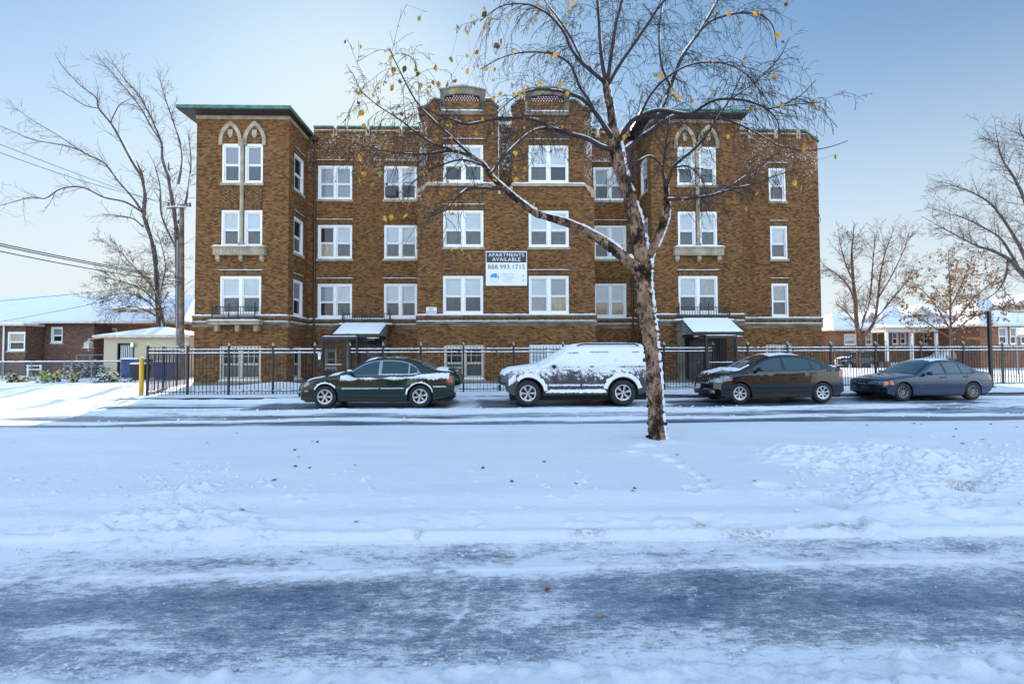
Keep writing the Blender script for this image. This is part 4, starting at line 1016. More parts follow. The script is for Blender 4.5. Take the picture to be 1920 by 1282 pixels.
def make_wheels(c, root, spokes=6, rim='alloy', rr=None, snowy=0.5, wspoke=.3):
    rr = rr or c.r*.66
    for sg in (-1, 1):
        for k_, xw in enumerate(c.axles):
            y = sg*(c.W/2-.03); o = np.array((xw, y, c.r)); dr = sg
            R_ = c.r; tw = .20
            prof = [(rr, 0), (rr+.012, .012), (R_*.86, .018), (R_*.96, .0), (R_, -.03), (R_, -tw+.03), (R_*.95, -tw), (rr, -tw)]
            b = MB(); b.lathe([(p[0], p[1]*dr) for p in prof], 40, o, 'y', cap=False); 
            # tread blocks
            for i in range(40):
                a = 2*math.pi*i/40; ca, sa = math.cos(a), math.sin(a); cb, sb = math.cos(a+.07), math.sin(a+.07)
                b.add([o+np.array((R_*1.008*ca, -.03*dr, R_*1.008*sa)), o+np.array((R_*1.008*cb, -.03*dr, R_*1.008*sb)), o+np.array((R_*1.008*cb, -.17*dr, R_*1.008*sb)), o+np.array((R_*1.008*ca, -.17*dr, R_*1.008*sa))], [(0, 1, 2, 3)])
            wo = b.build('wheel', MT['tyre'], root, True, origin=o)
            b = MB()
            b.lathe([(rr, .004*dr), (rr-.012, .010*dr), (rr-.03, -.01*dr), (rr-.035, -.12*dr), (.0, -.125*dr)], 40, o, 'y', 1, cap=False)
            b.lathe([(rr+.001, .004*dr), (rr-.012, .013*dr), (rr-.032, .004*dr), (rr-.034, -.03*dr)], 40, o, 'y', 0, cap=False)
            n = spokes
            for i in range(n):
                a = 2*math.pi*(i+.25*k_)/n; u = np.array((math.cos(a), 0, math.sin(a))); v = np.array((-math.sin(a), 0, math.cos(a)))
                w0, w1 = .016, math.pi*rr/n*wspoke*1.0
                q = [o+u*.03-v*w0+(0, -.012*dr, 0), o+u*.03+v*w0+(0, -.012*dr, 0), o+u*(rr-.02)+v*w1+(0, .003*dr, 0), o+u*(rr-.02)-v*w1+(0, .003*dr, 0)]
                q2 = [p-np.array((0, .035*dr, 0)) for p in q]
                b.add(q+q2, [(0, 1, 2, 3), (0, 4, 5, 1), (1, 5, 6, 2), (3, 2, 6, 7), (0, 3, 7, 4)], 0)
            b.lathe([(.055, -.02*dr), (.05, -.002*dr), (.02, .004*dr), (0, .004*dr)], 16, o, 'y', 0)
            for i in range(5):
                a = 2*math.pi*i/5; b.lathe([(.009, 0), (.009, .006*dr)], 6, o+np.array((.036*math.cos(a), -.004*dr, .036*math.sin(a))), 'y', 1)
            b.build('rim', [MT[rim], MT['black']], wo)
            if snowy and sg < 0:
                b = MB(); pts = []
                a0 = rng.uniform(3.5, 4.2); 
                for i in range(19):
                    a = a0+1.9*i/18; r0 = rr-.03-.035*math.sin(math.pi*i/18)*rng.uniform(.5, 1.3)
                    pts += [o+np.array((r0*math.cos(a), -.02*dr, r0*math.sin(a))), o+np.array(((rr-.01)*math.cos(a), .012*dr, (rr-.01)*math.sin(a)))]
                b.grid(pts, 19, 2); b.build('rim_snow', MT['snow'], wo)
    # arch liners and floor
    b = MB()
    b.box(.35, c.L-.3, -c.W/2+.16, c.W/2-.16, .17, .5)
    for sg in (-1, 1):
        for xw in c.axles:
            pts = []
            for i in range(17):
                a = math.pi*i/16; x = xw+(c.arch+.004)*math.cos(a); z = c.r+(c.arch+.004)*c.archk*math.sin(a)
                pts += [(x, sg*(c.hw(x, z)-.008), z), (x, sg*(c.W/2-.42), z)]
            b.grid(pts, 17, 2); b.add([(xw-c.arch, sg*(c.W/2-.42), .2), (xw+c.arch, sg*(c.W/2-.42), .2), (xw+c.arch, sg*(c.W/2-.42), c.r+c.arch), (xw-c.arch, sg*(c.W/2-.42), c.r+c.arch)], [(0, 1, 2, 3)])
    b.build('underbody', MT['underbody'], root)
def arch_rim(c, xw, w_, off, mat_, root, name, a0=0, a1=math.pi, jag=0, both=True):
    b = MB()
    for sg in ((-1, 1) if both else (-1,)):
        pts = []
        for i in range(25):
            a = a0+(a1-a0)*i/24
            for j in range(4):
                rr = c.arch+w_*j/3*(1+jag*rng.uniform(-1, 1)); x = xw+rr*math.cos(a); z = c.r+rr*c.archk*math.sin(a)
                z = max(z, c.r*.9)
                pts.append(c.side(x, min(z, c.top(x)-.01), off+(.012*math.sin(math.pi*j/3) if not jag else .02*math.sin(math.pi*j/3)), sg))
        b.grid(pts, 25, 4)
    return b.build(name, mat_, root, True)
def mirror(c, x, z, root, m_, snow=False):
    for sg in (-1, 1):
        p = np.array(c.side(x, z, 0, sg)); b = MB()
        vs = []
        for f_, (dy, hx, hz) in enumerate(((.03, .03, .03), (.06, .06, .06), (.20, .055, .065), (.235, .03, .04))):
            for a in np.linspace(0, 2*math.pi, 10, endpoint=False): vs.append(p+np.array((.0+hx*math.cos(a), sg*dy, .05+hz*math.sin(a))))
        b.add(vs, [(i*10+k_, i*10+(k_+1) % 10, (i+1)*10+(k_+1) % 10, (i+1)*10+k_) for i in range(3) for k_ in range(10)]+[tuple(range(9, -1, -1)), tuple(range(30, 40))])
        mo = b.build('mirror', m_, root, True)
        if snow:
            b = MB(); pts = []
            for i in range(5):
                for j in range(7): pts.append(p+np.array((-.06+.12*i/4, sg*(.04+.19*j/6), .105+(.045 if 0 < i < 4 and 0 < j < 6 else 0))))
            b.grid(pts, 5, 7); b.build('mirror_snow', MT['snow'], mo, True)
def seam(c, x, z0, z1, root, slant=0):
    b = MB()
    for sg in (-1, 1):
        pts = []
        for i in range(13):
            z = z0+(z1-z0)*i/12; xx = x+slant*(i/12)**2
            pts += [c.side(xx-.004, z, .0015, sg), c.side(xx+.004, z, .0015, sg)]
        b.grid(pts, 13, 2)
    b.build('door_seam', MT['black'], root)
def handle(c, x, z, root, m_):
    for sg in (-1, 1):
        b = MB(); b.grid([c.side(x+dx, z+dz, o_, sg) for dx in np.linspace(-.09, .09, 7) for dz, o_ in ((-.018, .002), (-.012, .03), (.012, .032), (.018, .002))], 7, 4)
        b.build('door_handle', m_, root, True)
def place(root, x, y, z=.02, yaw=0, k=1.0, c=None):
    root.location = (x, y, z); root.rotation_euler = (0, 0, math.radians(yaw)); root.scale = (k, k, k)
def snow_car_mat(name, base, zlo, zhi, amt=1.0):
    m = paint_mat(name, base); t = m.node_tree; p = t.nodes['Principled BSDF']
    v = obc(t); s = N(t, 'ShaderNodeSeparateXYZ'); L(t, v, s.inputs[0])
    n1 = noise(t, v, 9, 6, .72); n2 = noise(t, v, 34, 4, .7); n3 = noise(t, v, 2.5, 3)
    zf = mth(t, 'DIVIDE', mth(t, 'SUBTRACT', s.outputs[2], zlo), zhi-zlo)
    h = mth(t, 'ADD', mth(t, 'ADD', mth(t, 'MULTIPLY', n1, .7), mth(t, 'MULTIPLY', n2, .45)), mth(t, 'MULTIPLY', n3, .3))
    f = ramp(t, mth(t, 'ADD', mth(t, 'MULTIPLY', zf, .35*amt), mth(t, 'SUBTRACT', h, .12)), [(.72, 0), (.78, 1)])
    old = p.inputs['Base Color'].links[0].from_socket
    L(t, mixc(t, f, old, SNOWC), p.inputs['Base Color'])
    L(t, ramp(t, f, [(0, .3), (1, .8)]), p.inputs['Roughness']); L(t, ramp(t, f, [(0, .5), (1, 0)]), p.inputs['Coat Weight'])
    L(t, ramp(t, f, [(0, .3), (1, 0)]), p.inputs['Metallic'])
    bump(t, p, f, .8, .012)
    return m
MT['caulk'] = MT['snow']
# ---- 1 green saloon
def green_car():
    L_ = 4.84
    c = Car(L=L_, W=1.78, H=1.42, belt=.93, tumble=.30, rnd=.07, nose=.34, tail=.26, r=.325, arch=.375, archk=1.0, axles=(.96, 3.66), chin=.5,
            prof=[(0, .50), (.02, .58), (.08, .66), (.2, .73), (.5, .82), (.9, .885), (1.30, .94), (1.52, 1.04), (1.80, 1.19), (2.05, 1.315), (2.25, 1.375), (2.5, 1.41), (2.85, 1.42), (3.15, 1.395), (3.4, 1.34), (3.7, 1.24), (4.05, 1.09), (4.2, 1.045), (4.5, 1.02), (4.72, .99), (4.79, .90), (4.83, .72), (4.84, .62)],
            under=[(0, .24), (.3, .20), (1.0, .2), (3.9, .2), (4.3, .26), (4.7, .33), (4.84, .42)])
    root = thing('parked_car', (0, 0, 0), 'dark green saloon with alloy wheels and a rear spoiler, snow clinging along its flanks', 'car', 'cars parked along the kerb')
    pm = paint_mat('dark_green_paint', (.003, .017, .011)); car_body(c, pm, root)
    belt = .945
    up = [(1.62, .955), (1.8, 1.085), (2.05, 1.235), (2.3, 1.31), (2.55, 1.335), (2.85, 1.335), (3.1, 1.31), (3.35, 1.245), (3.55, 1.13), (3.62, 1.02)]
    b = patch(c, [(1.54, .93), (3.5, .955), (3.68, .99)], [(1.54, .94)]+[(x, z+.025) for x, z in up]+[(3.68, 1.0)], 1.54, 3.68, .003, both=True); b.split('window_trim', MT['chrome_dark'], root, True)
    for x0, x1 in ((1.60, 2.47), (2.56, 3.32), (3.36, 3.58)):
        b = patch(c, lambda x: belt+.012*(x-1.6)+(.05*(x-3.36)/.22 if x > 3.36 else 0), up, x0, x1, .008); b.split('window', MT['carglass'], root, True)
    toppatch(c, 1.36, 2.02, -.93, .93, .008, curve=.10).build('windscreen', MT['carglass'], root, True)
    toppatch(c, 3.42, 4.02, -.86, .86, .008, curve=-.06).build('rear_window', MT['carglass'], root, True)
    seam(c, 1.42, .3, .90, root); seam(c, 2.52, .27, .93, root); seam(c, 3.42, .62, .97, root, .12)
    handle(c, 2.36, .80, root, pm); handle(c, 3.30, .82, root, pm)
    mirror(c, 1.70, .95, root, pm, True)
    # headlamps wrap round the corner
    b = patch(c, [(.02, .60), (.3, .64), (.42, .70)], [(.02, .66), (.3, .755), (.42, .76)], .10, .40, .006, 8, 4); frontpatch(c, -.84, -.35, .60, .70, .006, mb=b); frontpatch(c, .35, .84, .60, .70, .006, mb=b)
    b.split('headlight', MT['lamp'], root, True)
    patch(c, .475, .52, .12, .34, .006, 8, 2).split('indicator', MT['amber'], root, True)
    b = frontpatch(c, -.32, .32, .56, .66, .008); b.build('grille', MT['black'], root); frontpatch(c, -.5, .5, .30, .42, .008).build('bumper_grille', MT['black'], root)
    b = patch(c, [(4.5, .74), (4.8, .70)], [(4.5, .90), (4.8, .89)], 4.52, 4.79, .006, 8, 4); b.split('tail_light', MT['red'], root, True)
    b = patch(c, .515, .555, 1.45, 2.50, .012, 30, 3); patch(c, .515, .555, 2.54, 3.22, .012, 20, 3, mb=b); b.split('side_moulding', pm, root, True)
    b = patch(c, .20, .28, 1.36, 3.26, .010, 20, 3); b.split('sill_panel', MT['black'], root, True)
    # spoiler
    b = MB(); pts = []
    for y in np.linspace(-.70, .70, 15):
        e = .05*(abs(y)/.7)**4; pts += [(4.42+e, y, 1.12-e), (4.52, y, 1.16-e), (4.72, y, 1.155-e), (4.78, y, 1.14-e), (4.70, y, 1.12-e), (4.50, y, 1.115-e)]
    b.grid(pts, 15, 6); b.add(pts[:6], [tuple(range(6))]); b.add(pts[-6:], [tuple(range(5, -1, -1))])
    for y in (-.62, .62): b.box(4.5, 4.66, y-.02, y+.02, .98, 1.13)
    b.build('spoiler', pm, root)
    make_wheels(c, root, 6, 'alloy', .215)
    # snow caught on ledges
    b = MB()
    patch(c, lambda x: .815-.02*math.sin(x*9), lambda x: .865+.03*math.sin(x*7)*math.sin(x*3), 1.45, 3.45, .004, 150, 4, False, b, .026, .03)
    patch(c, .79, [(1.42, .93), (1.66, .94), (1.8, .86)], 1.40, 1.84, .004, 34, 4, False, b, .022, .03)
    patch(c, lambda x: .82+.02*math.sin(x*9), [(3.4, .88), (3.7, .955), (4.2, .985), (4.62, .98)], 3.42, 4.62, .004, 90, 5, False, b, .028, .03)
    patch(c, .548, .572, 1.45, 2.50, .012, 80, 3, False, b, .008, .025); patch(c, .548, .572, 2.54, 3.2, .012, 60, 3, False, b, .008, .025)
    patch(c, .942, .966, 2.5, 3.6, .008, 70, 3, False, b, .007, .02)
    patch(c, .585, .61, 4.05, 4.5, .004, 30, 3, False, b, .010, .015)
    for x0, x1, t0, t1 in ((4.1, 4.7, -.95, .95),): toppatch(c, x0, x1, t0, t1, .005, 8, 16, b, .02, 0, .04)
    toppatch(c, 1.05, 1.34, -.98, .2, .004, 5, 16, b, .05, 0, .03); toppatch(c, 2.05, 2.35, -.9, .9, .004, 4, 16, b, .06, .05, .025); toppatch(c, .3, .9, -.97, -.80, .003, 8, 4, b, .03, 0, .02)
    b.build('clinging_snow', MT['snow'], root, True)
    arch_rim(c, c.axles[0], .05, .006, MT['snow'], root, 'arch_snow', .7, 2.6, .5, False); arch_rim(c, c.axles[1], .04, .006, MT['snow'], root, 'arch_snow', .3, 3.0, .5, False)
    return root, c
MT['chrome_dark'] = simple('bright_window_trim', (.35, .38, .4), .25, .9, var=.1)
r_, c_ = green_car()
def car_at(root, c, pxf, pxr, Y, py, yaw=0):
    """stand the car so that its two near wheels come where the photograph has them"""
    a, b = P(pxf, py, Y), P(pxr, py, Y); k = (b[0]-a[0])/(c.axles[1]-c.axles[0])/math.cos(math.radians(yaw))
    k = min(max(k, .94), 1.06)
    ca, sa = math.cos(math.radians(yaw)), math.sin(math.radians(yaw))
    mx = (a[0]+b[0])/2; m_ = (c.axles[0]+c.axles[1])/2*k; yy = -c.W/2*k
    root.location = (mx-m_*ca+yy*sa, Y-m_*sa*0-yy*ca-(m_*sa), .015); root.rotation_euler = (0, 0, math.radians(yaw)); root.scale = (k, k, k)
    return k
print('k green', car_at(r_, c_, 608, 787, 14.25, 750))
# ---- 2 snow covered off-roader
def suv():
    L_ = 4.77
    c = Car(L=L_, W=1.86, H=1.80, belt=1.15, tumble=.20, rnd=.09, nose=.30, tail=.16, r=.39, arch=.46, archk=.97, axles=(.88, 3.73), chin=.2,
            prof=[(0, .62), (.02, .80), (.05, .92), (.12, 1.0), (.35, 1.06), (.8, 1.11), (1.22, 1.165), (1.5, 1.31), (1.8, 1.50), (2.1, 1.67), (2.3, 1.73), (2.6, 1.765), (3.2, 1.78), (4.0, 1.775), (4.4, 1.75), (4.56, 1.70), (4.64, 1.5), (4.70, 1.2), (4.74, .95), (4.77, .62)],
            under=[(0, .44), (.25, .34), (.5, .32), (4.2, .33), (4.6, .42), (4.77, .50)])
    root = thing('parked_car', (0, 0, 0), 'grey four wheel drive parked behind the tree, its windows and roof buried in snow', 'car', 'cars parked along the kerb')
    pm = snow_car_mat('grey_paint_plastered_with_snow', (.06, .066, .078), .70, 1.2, .8); car_body(c, pm, root)
    up = [(1.5, 1.2), (1.75, 1.36), (2.1, 1.54), (2.35, 1.60), (2.9, 1.63), (4.3, 1.60), (4.5, 1.5)]
    for x0, x1 in ((1.62, 2.42), (2.52, 3.35), (3.45, 4.38)):
        patch(c, 1.16, up, x0, x1, .004).split('window', MT['carglass'], root, True)
    toppatch(c, 1.26, 2.05, -.92, .92, .006, curve=.08).build('windscreen', MT['carglass'], root, True)
    seam(c, 1.40, .42, 1.1, root); seam(c, 2.46, .42, 1.7, root); 
    MT['snowhandle'] = MT['black']
    handle(c, 2.28, 1.0, root, MT['black']); handle(c, 3.50, 1.36, root, MT['black'])
    mirror(c, 1.66, 1.13, root, MT['black'], True)
    b = patch(c, [(.02, .82), (.45, .84)], [(.02, .95), (.3, 1.0), (.45, .98)], .08, .42, .006, 8, 4); frontpatch(c, -.88, -.52, .74, .92, .006, mb=b); frontpatch(c, .52, .88, .74, .92, .006, mb=b)
    b.split('headlight', MT['lamp'], root, True)
    frontpatch(c, -.46, .46, .66, .90, .01).build('grille', MT['black'], root); frontpatch(c, -.6, .6, .44, .56, .01).build('bumper_grille', MT['black'], root)
    patch(c, [(4.5, 1.1), (4.75, .98)], [(4.5, 1.42), (4.72, 1.4)], 4.52, 4.68, .006, 6, 4).split('tail_light', MT['red'], root, True)
    b = MB()
    for s in (-1, 1):
        y = s*c.W/2; b.box(1.42, 3.20, min(y-s*.12, y+s*.07), max(y-s*.12, y+s*.07), .36, .42)
        for x in (1.7, 2.9): b.box(x, x+.06, min(y-s*.3, y-s*.1), max(y-s*.3, y-s*.1), .34, .38)
    b.build('running_board', MT['black'], root)
    b = MB(); rows = []
    for i in range(60):
        x = 1.40+1.82*i/59; h = 0 if i in (0, 59) else .085*rng.uniform(.85, 1.1)*min(1, i/5, (59-i)/3+.3)
        rows += [(x, -c.W/2-.075+rng.uniform(-.008, .008), .42-.03*rng.random()), (x, -c.W/2-.06, .42+h*.7), (x, -c.W/2+.0, .42+h), (x, -c.W/2+.05, .42+h)]
    b.grid(rows, 60, 4); b.build('running_board_snow', MT['snow'], root, True)
    make_wheels(c, root, 6, 'alloy', .245, wspoke=.34)
    # roof rails
    for s in (-1, 1):
        b = MB(); b.tube([(x, s*.62, 1.80+.06*min(1, (x-2.4)*6, (4.3-x)*6)) for x in np.linspace(2.4, 4.3, 14)], .02, 6); b.build('roof_rail', MT['black'], root)
    # heavy snow: roof, bonnet, screen, side glass
    b = MB()
    toppatch(c, 2.0, 4.52, -.99, .99, .004, 30, 20, b, .01, 0, .075); b.build('roof_snow', MT['snow'], root, True)
    b = MB(); toppatch(c, .05, 1.3, -.96, .96, .004, 22, 20, b, .01, 0, .05); toppatch(c, 1.22, 2.08, -.95, .95, .008, 16, 16, b, .0, 0, .045); b.build('bonnet_snow', MT['snow'], root, True)
    b = MB()
    lo = lambda x: 1.085+.02*math.sin(x*5)+.015*math.sin(x*13)
    patch(c, lo, lambda x: c.top(x)-.015, 1.45, 4.60, .006, 130, 10, True, b, .012, .03)
    b.build('window_snow', MT['snow_bumpy'], root, True)
    b = MB()
    for x0, x1, z0, jg in ((2.08, 2.42, 1.585, .014), (2.75, 3.32, 1.60, .008), (4.05, 4.3, 1.60, .003), (3.62, 4.5, 1.165, .014), (1.9, 2.25, 1.07, .006)):
        patch(c, z0, z0+.016, x0, x1, .042, 40, 2, False, b, jg)
    b.build('melt_gap', MT['black'], root)
    arch_rim(c, c.axles[0], .15, .006, MT['snow'], root, 'arch_snow', .15, 2.35, .18, False)
    arch_rim(c, c.axles[1], .17, .006, MT['snow'], root, 'arch_snow', .25, 2.9, .18, False)
    for a in c.axles: arch_rim(c, a, .045, .008, MT['black'], root, 'arch_trim')
    b = MB()
    patch(c, .60, .655, 1.5, 2.44, .005, 90, 4, False, b, .02, .025); patch(c, .60, .65, 2.5, 3.15, .005, 60, 4, False, b, .02, .025)
    patch(c, [(.1, .62), (.4, .76)], [(.1, .80), (.4, .97)], .06, .42, .012, 20, 5, False, b, .03, .02)
    b.build('clinging_snow', MT['snow'], root, True)
    return root, c
MT['snow_bumpy'] = snow_mat('snow_plastered', b1=.03, s1=14)
r_, c_ = suv(); print('k suv', car_at(r_, c_, 990, 1169, 14.35, 745))
# ---- 3 black saloon
def black_car():
    L_ = 4.57
    c = Car(L=L_, W=1.79, H=1.51, belt=1.0, tumble=.27, rnd=.08, nose=.42, tail=.30, r=.325, arch=.37, archk=1.0, axles=(.92, 3.605), chin=.3,
            prof=[(0, .46), (.02, .60), (.06, .74), (.14, .84), (.4, .93), (.7, .985), (.98, 1.03), (1.3, 1.16), (1.65, 1.315), (1.95, 1.43), (2.15, 1.475), (2.4, 1.505), (2.7, 1.51), (3.0, 1.49), (3.3, 1.43), (3.6, 1.345), (3.9, 1.22), (4.1, 1.13), (4.2, 1.10), (4.45, 1.085), (4.5, 1.02), (4.55, .8), (4.57, .60)],
            under=[(0, .25), (.3, .20), (1.0, .2), (3.9, .2), (4.3, .26), (4.57, .36)])
    root = thing('parked_car', (0, 0, 0), 'black saloon with pale seven spoke wheels parked before the right hand entrance', 'car', 'cars parked along the kerb')
    pm = paint_mat('black_paint', (.003, .004, .007), .12); car_body(c, pm, root)
    up = [(1.25, 1.03), (1.5, 1.17), (1.8, 1.315), (2.05, 1.385), (2.4, 1.42), (2.7, 1.42), (3.0, 1.395), (3.3, 1.325), (3.6, 1.21), (3.7, 1.12)]
    patch(c, [(1.2, 1.0), (3.72, 1.05)], [(1.2, 1.005)]+[(x, z+.02) for x, z in up], 1.24, 3.72, .003).split('window_trim', MT['black'], root, True)
    for x0, x1 in ((1.36, 2.30), (2.40, 3.24), (3.28, 3.56)): patch(c, lambda x: 1.02+.018*(x-1.4), up, x0, x1, .008).split('window', MT['carglass'], root, True)
    toppatch(c, 1.06, 1.93, -.93, .93, .008, curve=.12).build('windscreen', MT['carglass_sky'], root, True)
    toppatch(c, 3.3, 3.98, -.86, .86, .008, curve=-.06).build('rear_window', MT['carglass'], root, True)
    seam(c, 1.22, .3, .98, root); seam(c, 2.36, .27, 1.0, root); seam(c, 3.34, .62, 1.03, root, .14)
    handle(c, 2.17, .90, root, pm); handle(c, 3.28, .93, root, pm); mirror(c, 1.50, 1.02, root, pm)
    b = MB(); n = 12; pts = []
    for i in range(n+1):                 # swept-back lamp wrapping the corner
        x = .10+.52*i/n
        for j in range(5): pts.append(c.side(x, (.68+.06*i/n)+((.16*(1-(i/n)**3))+.02)*j/4, .006))
    b.grid(pts, n+1, 5); b.grid([(p[0], -p[1], p[2]) for p in pts], n+1, 5)
    frontpatch(c, -.84, -.52, .66, .80, .006, mb=b); frontpatch(c, .52, .84, .66, .80, .006, mb=b); b.split('headlight', MT['lamp'], root, True)
    b = MB(); pts = []
    for i in range(8):
        f_ = i/7; x = .50+.12*f_; z = .70+.14*f_; pts += [c.side(x, z, .010), c.side(x+.03, z, .010)]
    b.grid(pts, 8, 2); b.split('indicator', MT['pink'], root, True)
    frontpatch(c, -.48, .48, .64, .79, .012).build('grille', MT['black'], root)
    b = MB()
    for z in (.63, .79): frontpatch(c, -.5, .5, z, z+.018, .018, mb=b)
    for y in (-.5, -.08, .06, .48): frontpatch(c, y, y+.02, .63, .80, .018, 2, 4, mb=b)
    b.lathe([(.055, -.0), (.055, .01)], 16, (-.03, 0, .72), 'y') if False else None
    b.build('grille_bar', MT['chrome'], root)
    frontpatch(c, -.55, .55, .28, .42, .010).build('bumper_grille', MT['black'], root); frontpatch(c, -.16, .16, .46, .60, .02, 2, 2).build('number_plate', MT['plate'], root)
    for s in (-1, 1):
        b = frontpatch(c, s*.62-.07, s*.62+.07, .32, .42, .012); b.build('fog_lamp', MT['lamp'], root)
    patch(c, [(4.2, .84), (4.55, .8)], [(4.2, 1.0), (4.55, 1.02)], 4.30, 4.53, .006, 8, 4).split('tail_light', MT['red'], root, True)
    patch(c, .20, .27, 1.32, 3.2, .010, 20, 3).split('sill_panel', MT['black'], root, True)
    b = MB(); pts = []
    for y in np.linspace(-.66, .66, 9): pts += [(4.28, y, 1.15), (4.5, y, 1.175), (4.53, y, 1.16), (4.3, y, 1.12)]
    b.grid(pts, 9, 4); b.build('spoiler', pm, root)
    make_wheels(c, root, 7, 'alloy', .21, wspoke=.28)
    b = MB(); toppatch(c, .80, 1.10, -.98, .98, .004, 7, 22, b, .05, .12, .03); toppatch(c, .35, .75, -.4, .9, .003, 7, 16, b, .07, .1, .012); toppatch(c, 2.1, 3.1, -.97, .97, .002, 10, 14, b, .05, 0, .015)
    toppatch(c, 4.05, 4.40, -.9, .9, .004, 5, 12, b, .02, 0, .03)
    pts = []
    for i in range(24):
        f_ = i/23; x = 1.05+.30*f_; pts += [c.topp(x, -.97, .01), c.topp(x-.03, -.90, .035*rng.uniform(.6, 1.2)), c.topp(x-.02+.02*rng.random(), -.80, .008)]
    b.grid(pts, 24, 3); b.build('clinging_snow', MT['snow'], root, True)
    return root, c
MT['carglass_sky'] = glass_mat('windscreen_glass', (.02, .05, .06), .05, spec=1.0)
MT['pink'] = simple('pink_lens', (.8, .12, .18), .2, var=.1, coat=1); MT['plate'] = simple('number_plate', (.55, .57, .62), .4, var=.1)
r_, c_ = black_car(); print('k black', car_at(r_, c_, 1387, 1547, 14.65, 745, 2.5))
# ---- 4 blue saloon
def blue_car():
    L_ = 4.43
    c = Car(L=L_, W=1.70, H=1.39, belt=.90, tumble=.30, rnd=.06, nose=.24, tail=.18, r=.315, arch=.36, archk=1.0, axles=(.76, 3.46), chin=.4,
            prof=[(0, .50), (.01, .62), (.04, .70), (.12, .735), (.5, .80), (.9, .85), (1.28, .895), (1.5, 1.01), (1.8, 1.18), (2.0, 1.28), (2.2, 1.345), (2.45, 1.385), (2.75, 1.39), (3.0, 1.37), (3.25, 1.31), (3.5, 1.19), (3.72, 1.06), (3.85, 1.0), (4.1, .975), (4.33, .955), (4.37, .86), (4.42, .66), (4.43, .58)],
            under=[(0, .27), (.3, .20), (.9, .2), (3.7, .2), (4.1, .25), (4.3, .3), (4.43, .42)])
    root = thing('parked_car', (0, 0, 0), 'dark blue saloon with amber indicator and twin oval grille, rightmost of the parked row', 'car', 'cars parked along the kerb')
    pm = paint_mat('dark_blue_paint', (.002, .026, .075), .12); car_body(c, pm, root)
    up = [(1.55, .93), (1.8, 1.07), (2.05, 1.22), (2.3, 1.29), (2.6, 1.31), (2.9, 1.30), (3.15, 1.24), (3.4, 1.10), (3.55, .98)]
    patch(c, [(1.48, .905), (3.6, .93)], [(1.48, .91)]+[(x, z+.02) for x, z in up], 1.5, 3.58, .003).split('window_trim', MT['black'], root, True)
    for x0, x1 in ((1.58, 2.36), (2.46, 3.02), (3.06, 3.42)): patch(c, lambda x: .93+.01*(x-1.6), up, x0, x1, .008).split('window', MT['carglass_clear'], root, True)
    toppatch(c, 1.34, 2.0, -.93, .93, .008, curve=.07).build('windscreen', MT['carglass_clear'], root, True)
    toppatch(c, 3.18, 3.72, -.86, .86, .008, curve=-.05).build('rear_window', MT['carglass'], root, True)
    seam(c, 1.38, .3, .88, root); seam(c, 2.41, .27, .9, root); seam(c, 3.18, .62, .93, root, .1)
    handle(c, 2.26, .80, root, MT['black']); handle(c, 3.18, .82, root, MT['black']); mirror(c, 1.66, .90, root, pm)
    b = MB(); frontpatch(c, -.70, -.22, .56, .68, .008, mb=b); frontpatch(c, .22, .70, .56, .68, .008, mb=b); b.split('headlight', MT['lamp_dark'], root, True)
    for s in (-1, 1):
        for y in (.34, .58):
            o = np.array(c.front(s*y, .62, .012)); b = MB(); vs = [o+np.array((0, .05*math.cos(a), .05*math.sin(a))) for a in np.linspace(0, 2*math.pi, 14, endpoint=False)]
            b.add(vs, [tuple(range(14))]); b.build('lamp_bulb', MT['lamp'], root)
        b = MB(); fs = [c.front(s*(.71+.10*i/3), .56+.12*j, .009) for i in range(4) for j in (0, 1)]; b.grid(fs, 4, 2)
        if s < 0: patch(c, .565, [(0, .69), (.22, .70), (.34, .58)], .10, .32, .008, 8, 3, True, b)
        b.split('indicator', MT['amber'], root, True)
        o = np.array(c.front(s*.095, .625, .012)); b = MB()
        ring = [np.array((0, .085*math.copysign(abs(math.cos(a))**.6, math.cos(a)), .062*math.copysign(abs(math.sin(a))**.6, math.sin(a)))) for a in np.linspace(0, 2*math.pi, 20, endpoint=False)]
        b.add([o+r for r in ring]+[o+r*.78+np.array((-.006, 0, 0)) for r in ring]+[o+r*.76+np.array((.02, 0, 0)) for r in ring],
              [(i, (i+1) % 20, 20+(i+1) % 20, 20+i) for i in range(20)]); b.add([o+r*.78+np.array((-.002, 0, 0)) for r in ring], [tuple(range(20))], 1)
        b.build('oval_grille', [MT['chrome'], MT['black']], root)
    frontpatch(c, -.6, .6, .30, .42, .010).build('bumper_grille', MT['black'], root)
    b = frontpatch(c, -.83, .83, .47, .50, .012, 16, 2); patch(c, .47, .50, .06, .40, .010, 10, 2, True, b); b.split('bumper_strip', MT['black'], root)
    patch(c, [(4.1, .72), (4.4, .70)], [(4.1, .86), (4.4, .85)], 4.20, 4.38, .006, 8, 4).split('tail_light', MT['red'], root, True)
    patch(c, .47, .505, 1.15, 3.08, .008, 30, 3).split('side_moulding', MT['black'], root, True)
    patch(c, .20, .26, 1.16, 3.06, .010, 20, 3).split('sill_panel', MT['black'], root, True)
    make_wheels(c, root, 9, 'alloy_dark', .20, wspoke=.24, snowy=0)
    b = MB(); toppatch(c, 2.2, 3.0, -.96, .96, .002, 8, 14, b, .05, 0, .010); b.build('roof_frost', MT['snow'], root, True)
    return root, c
MT['carglass_clear'] = glass_mat('pale_car_glass', (.04, .085, .10), .05, spec=.8)
MT['lamp_dark'] = simple('dark_headlamp', (.12, .13, .15), .1, .2, var=.3, coat=1)
r_, c_ = blue_car(); print('k blue', car_at(r_, c_, 1690, 1833, 15.2, 742, 5))
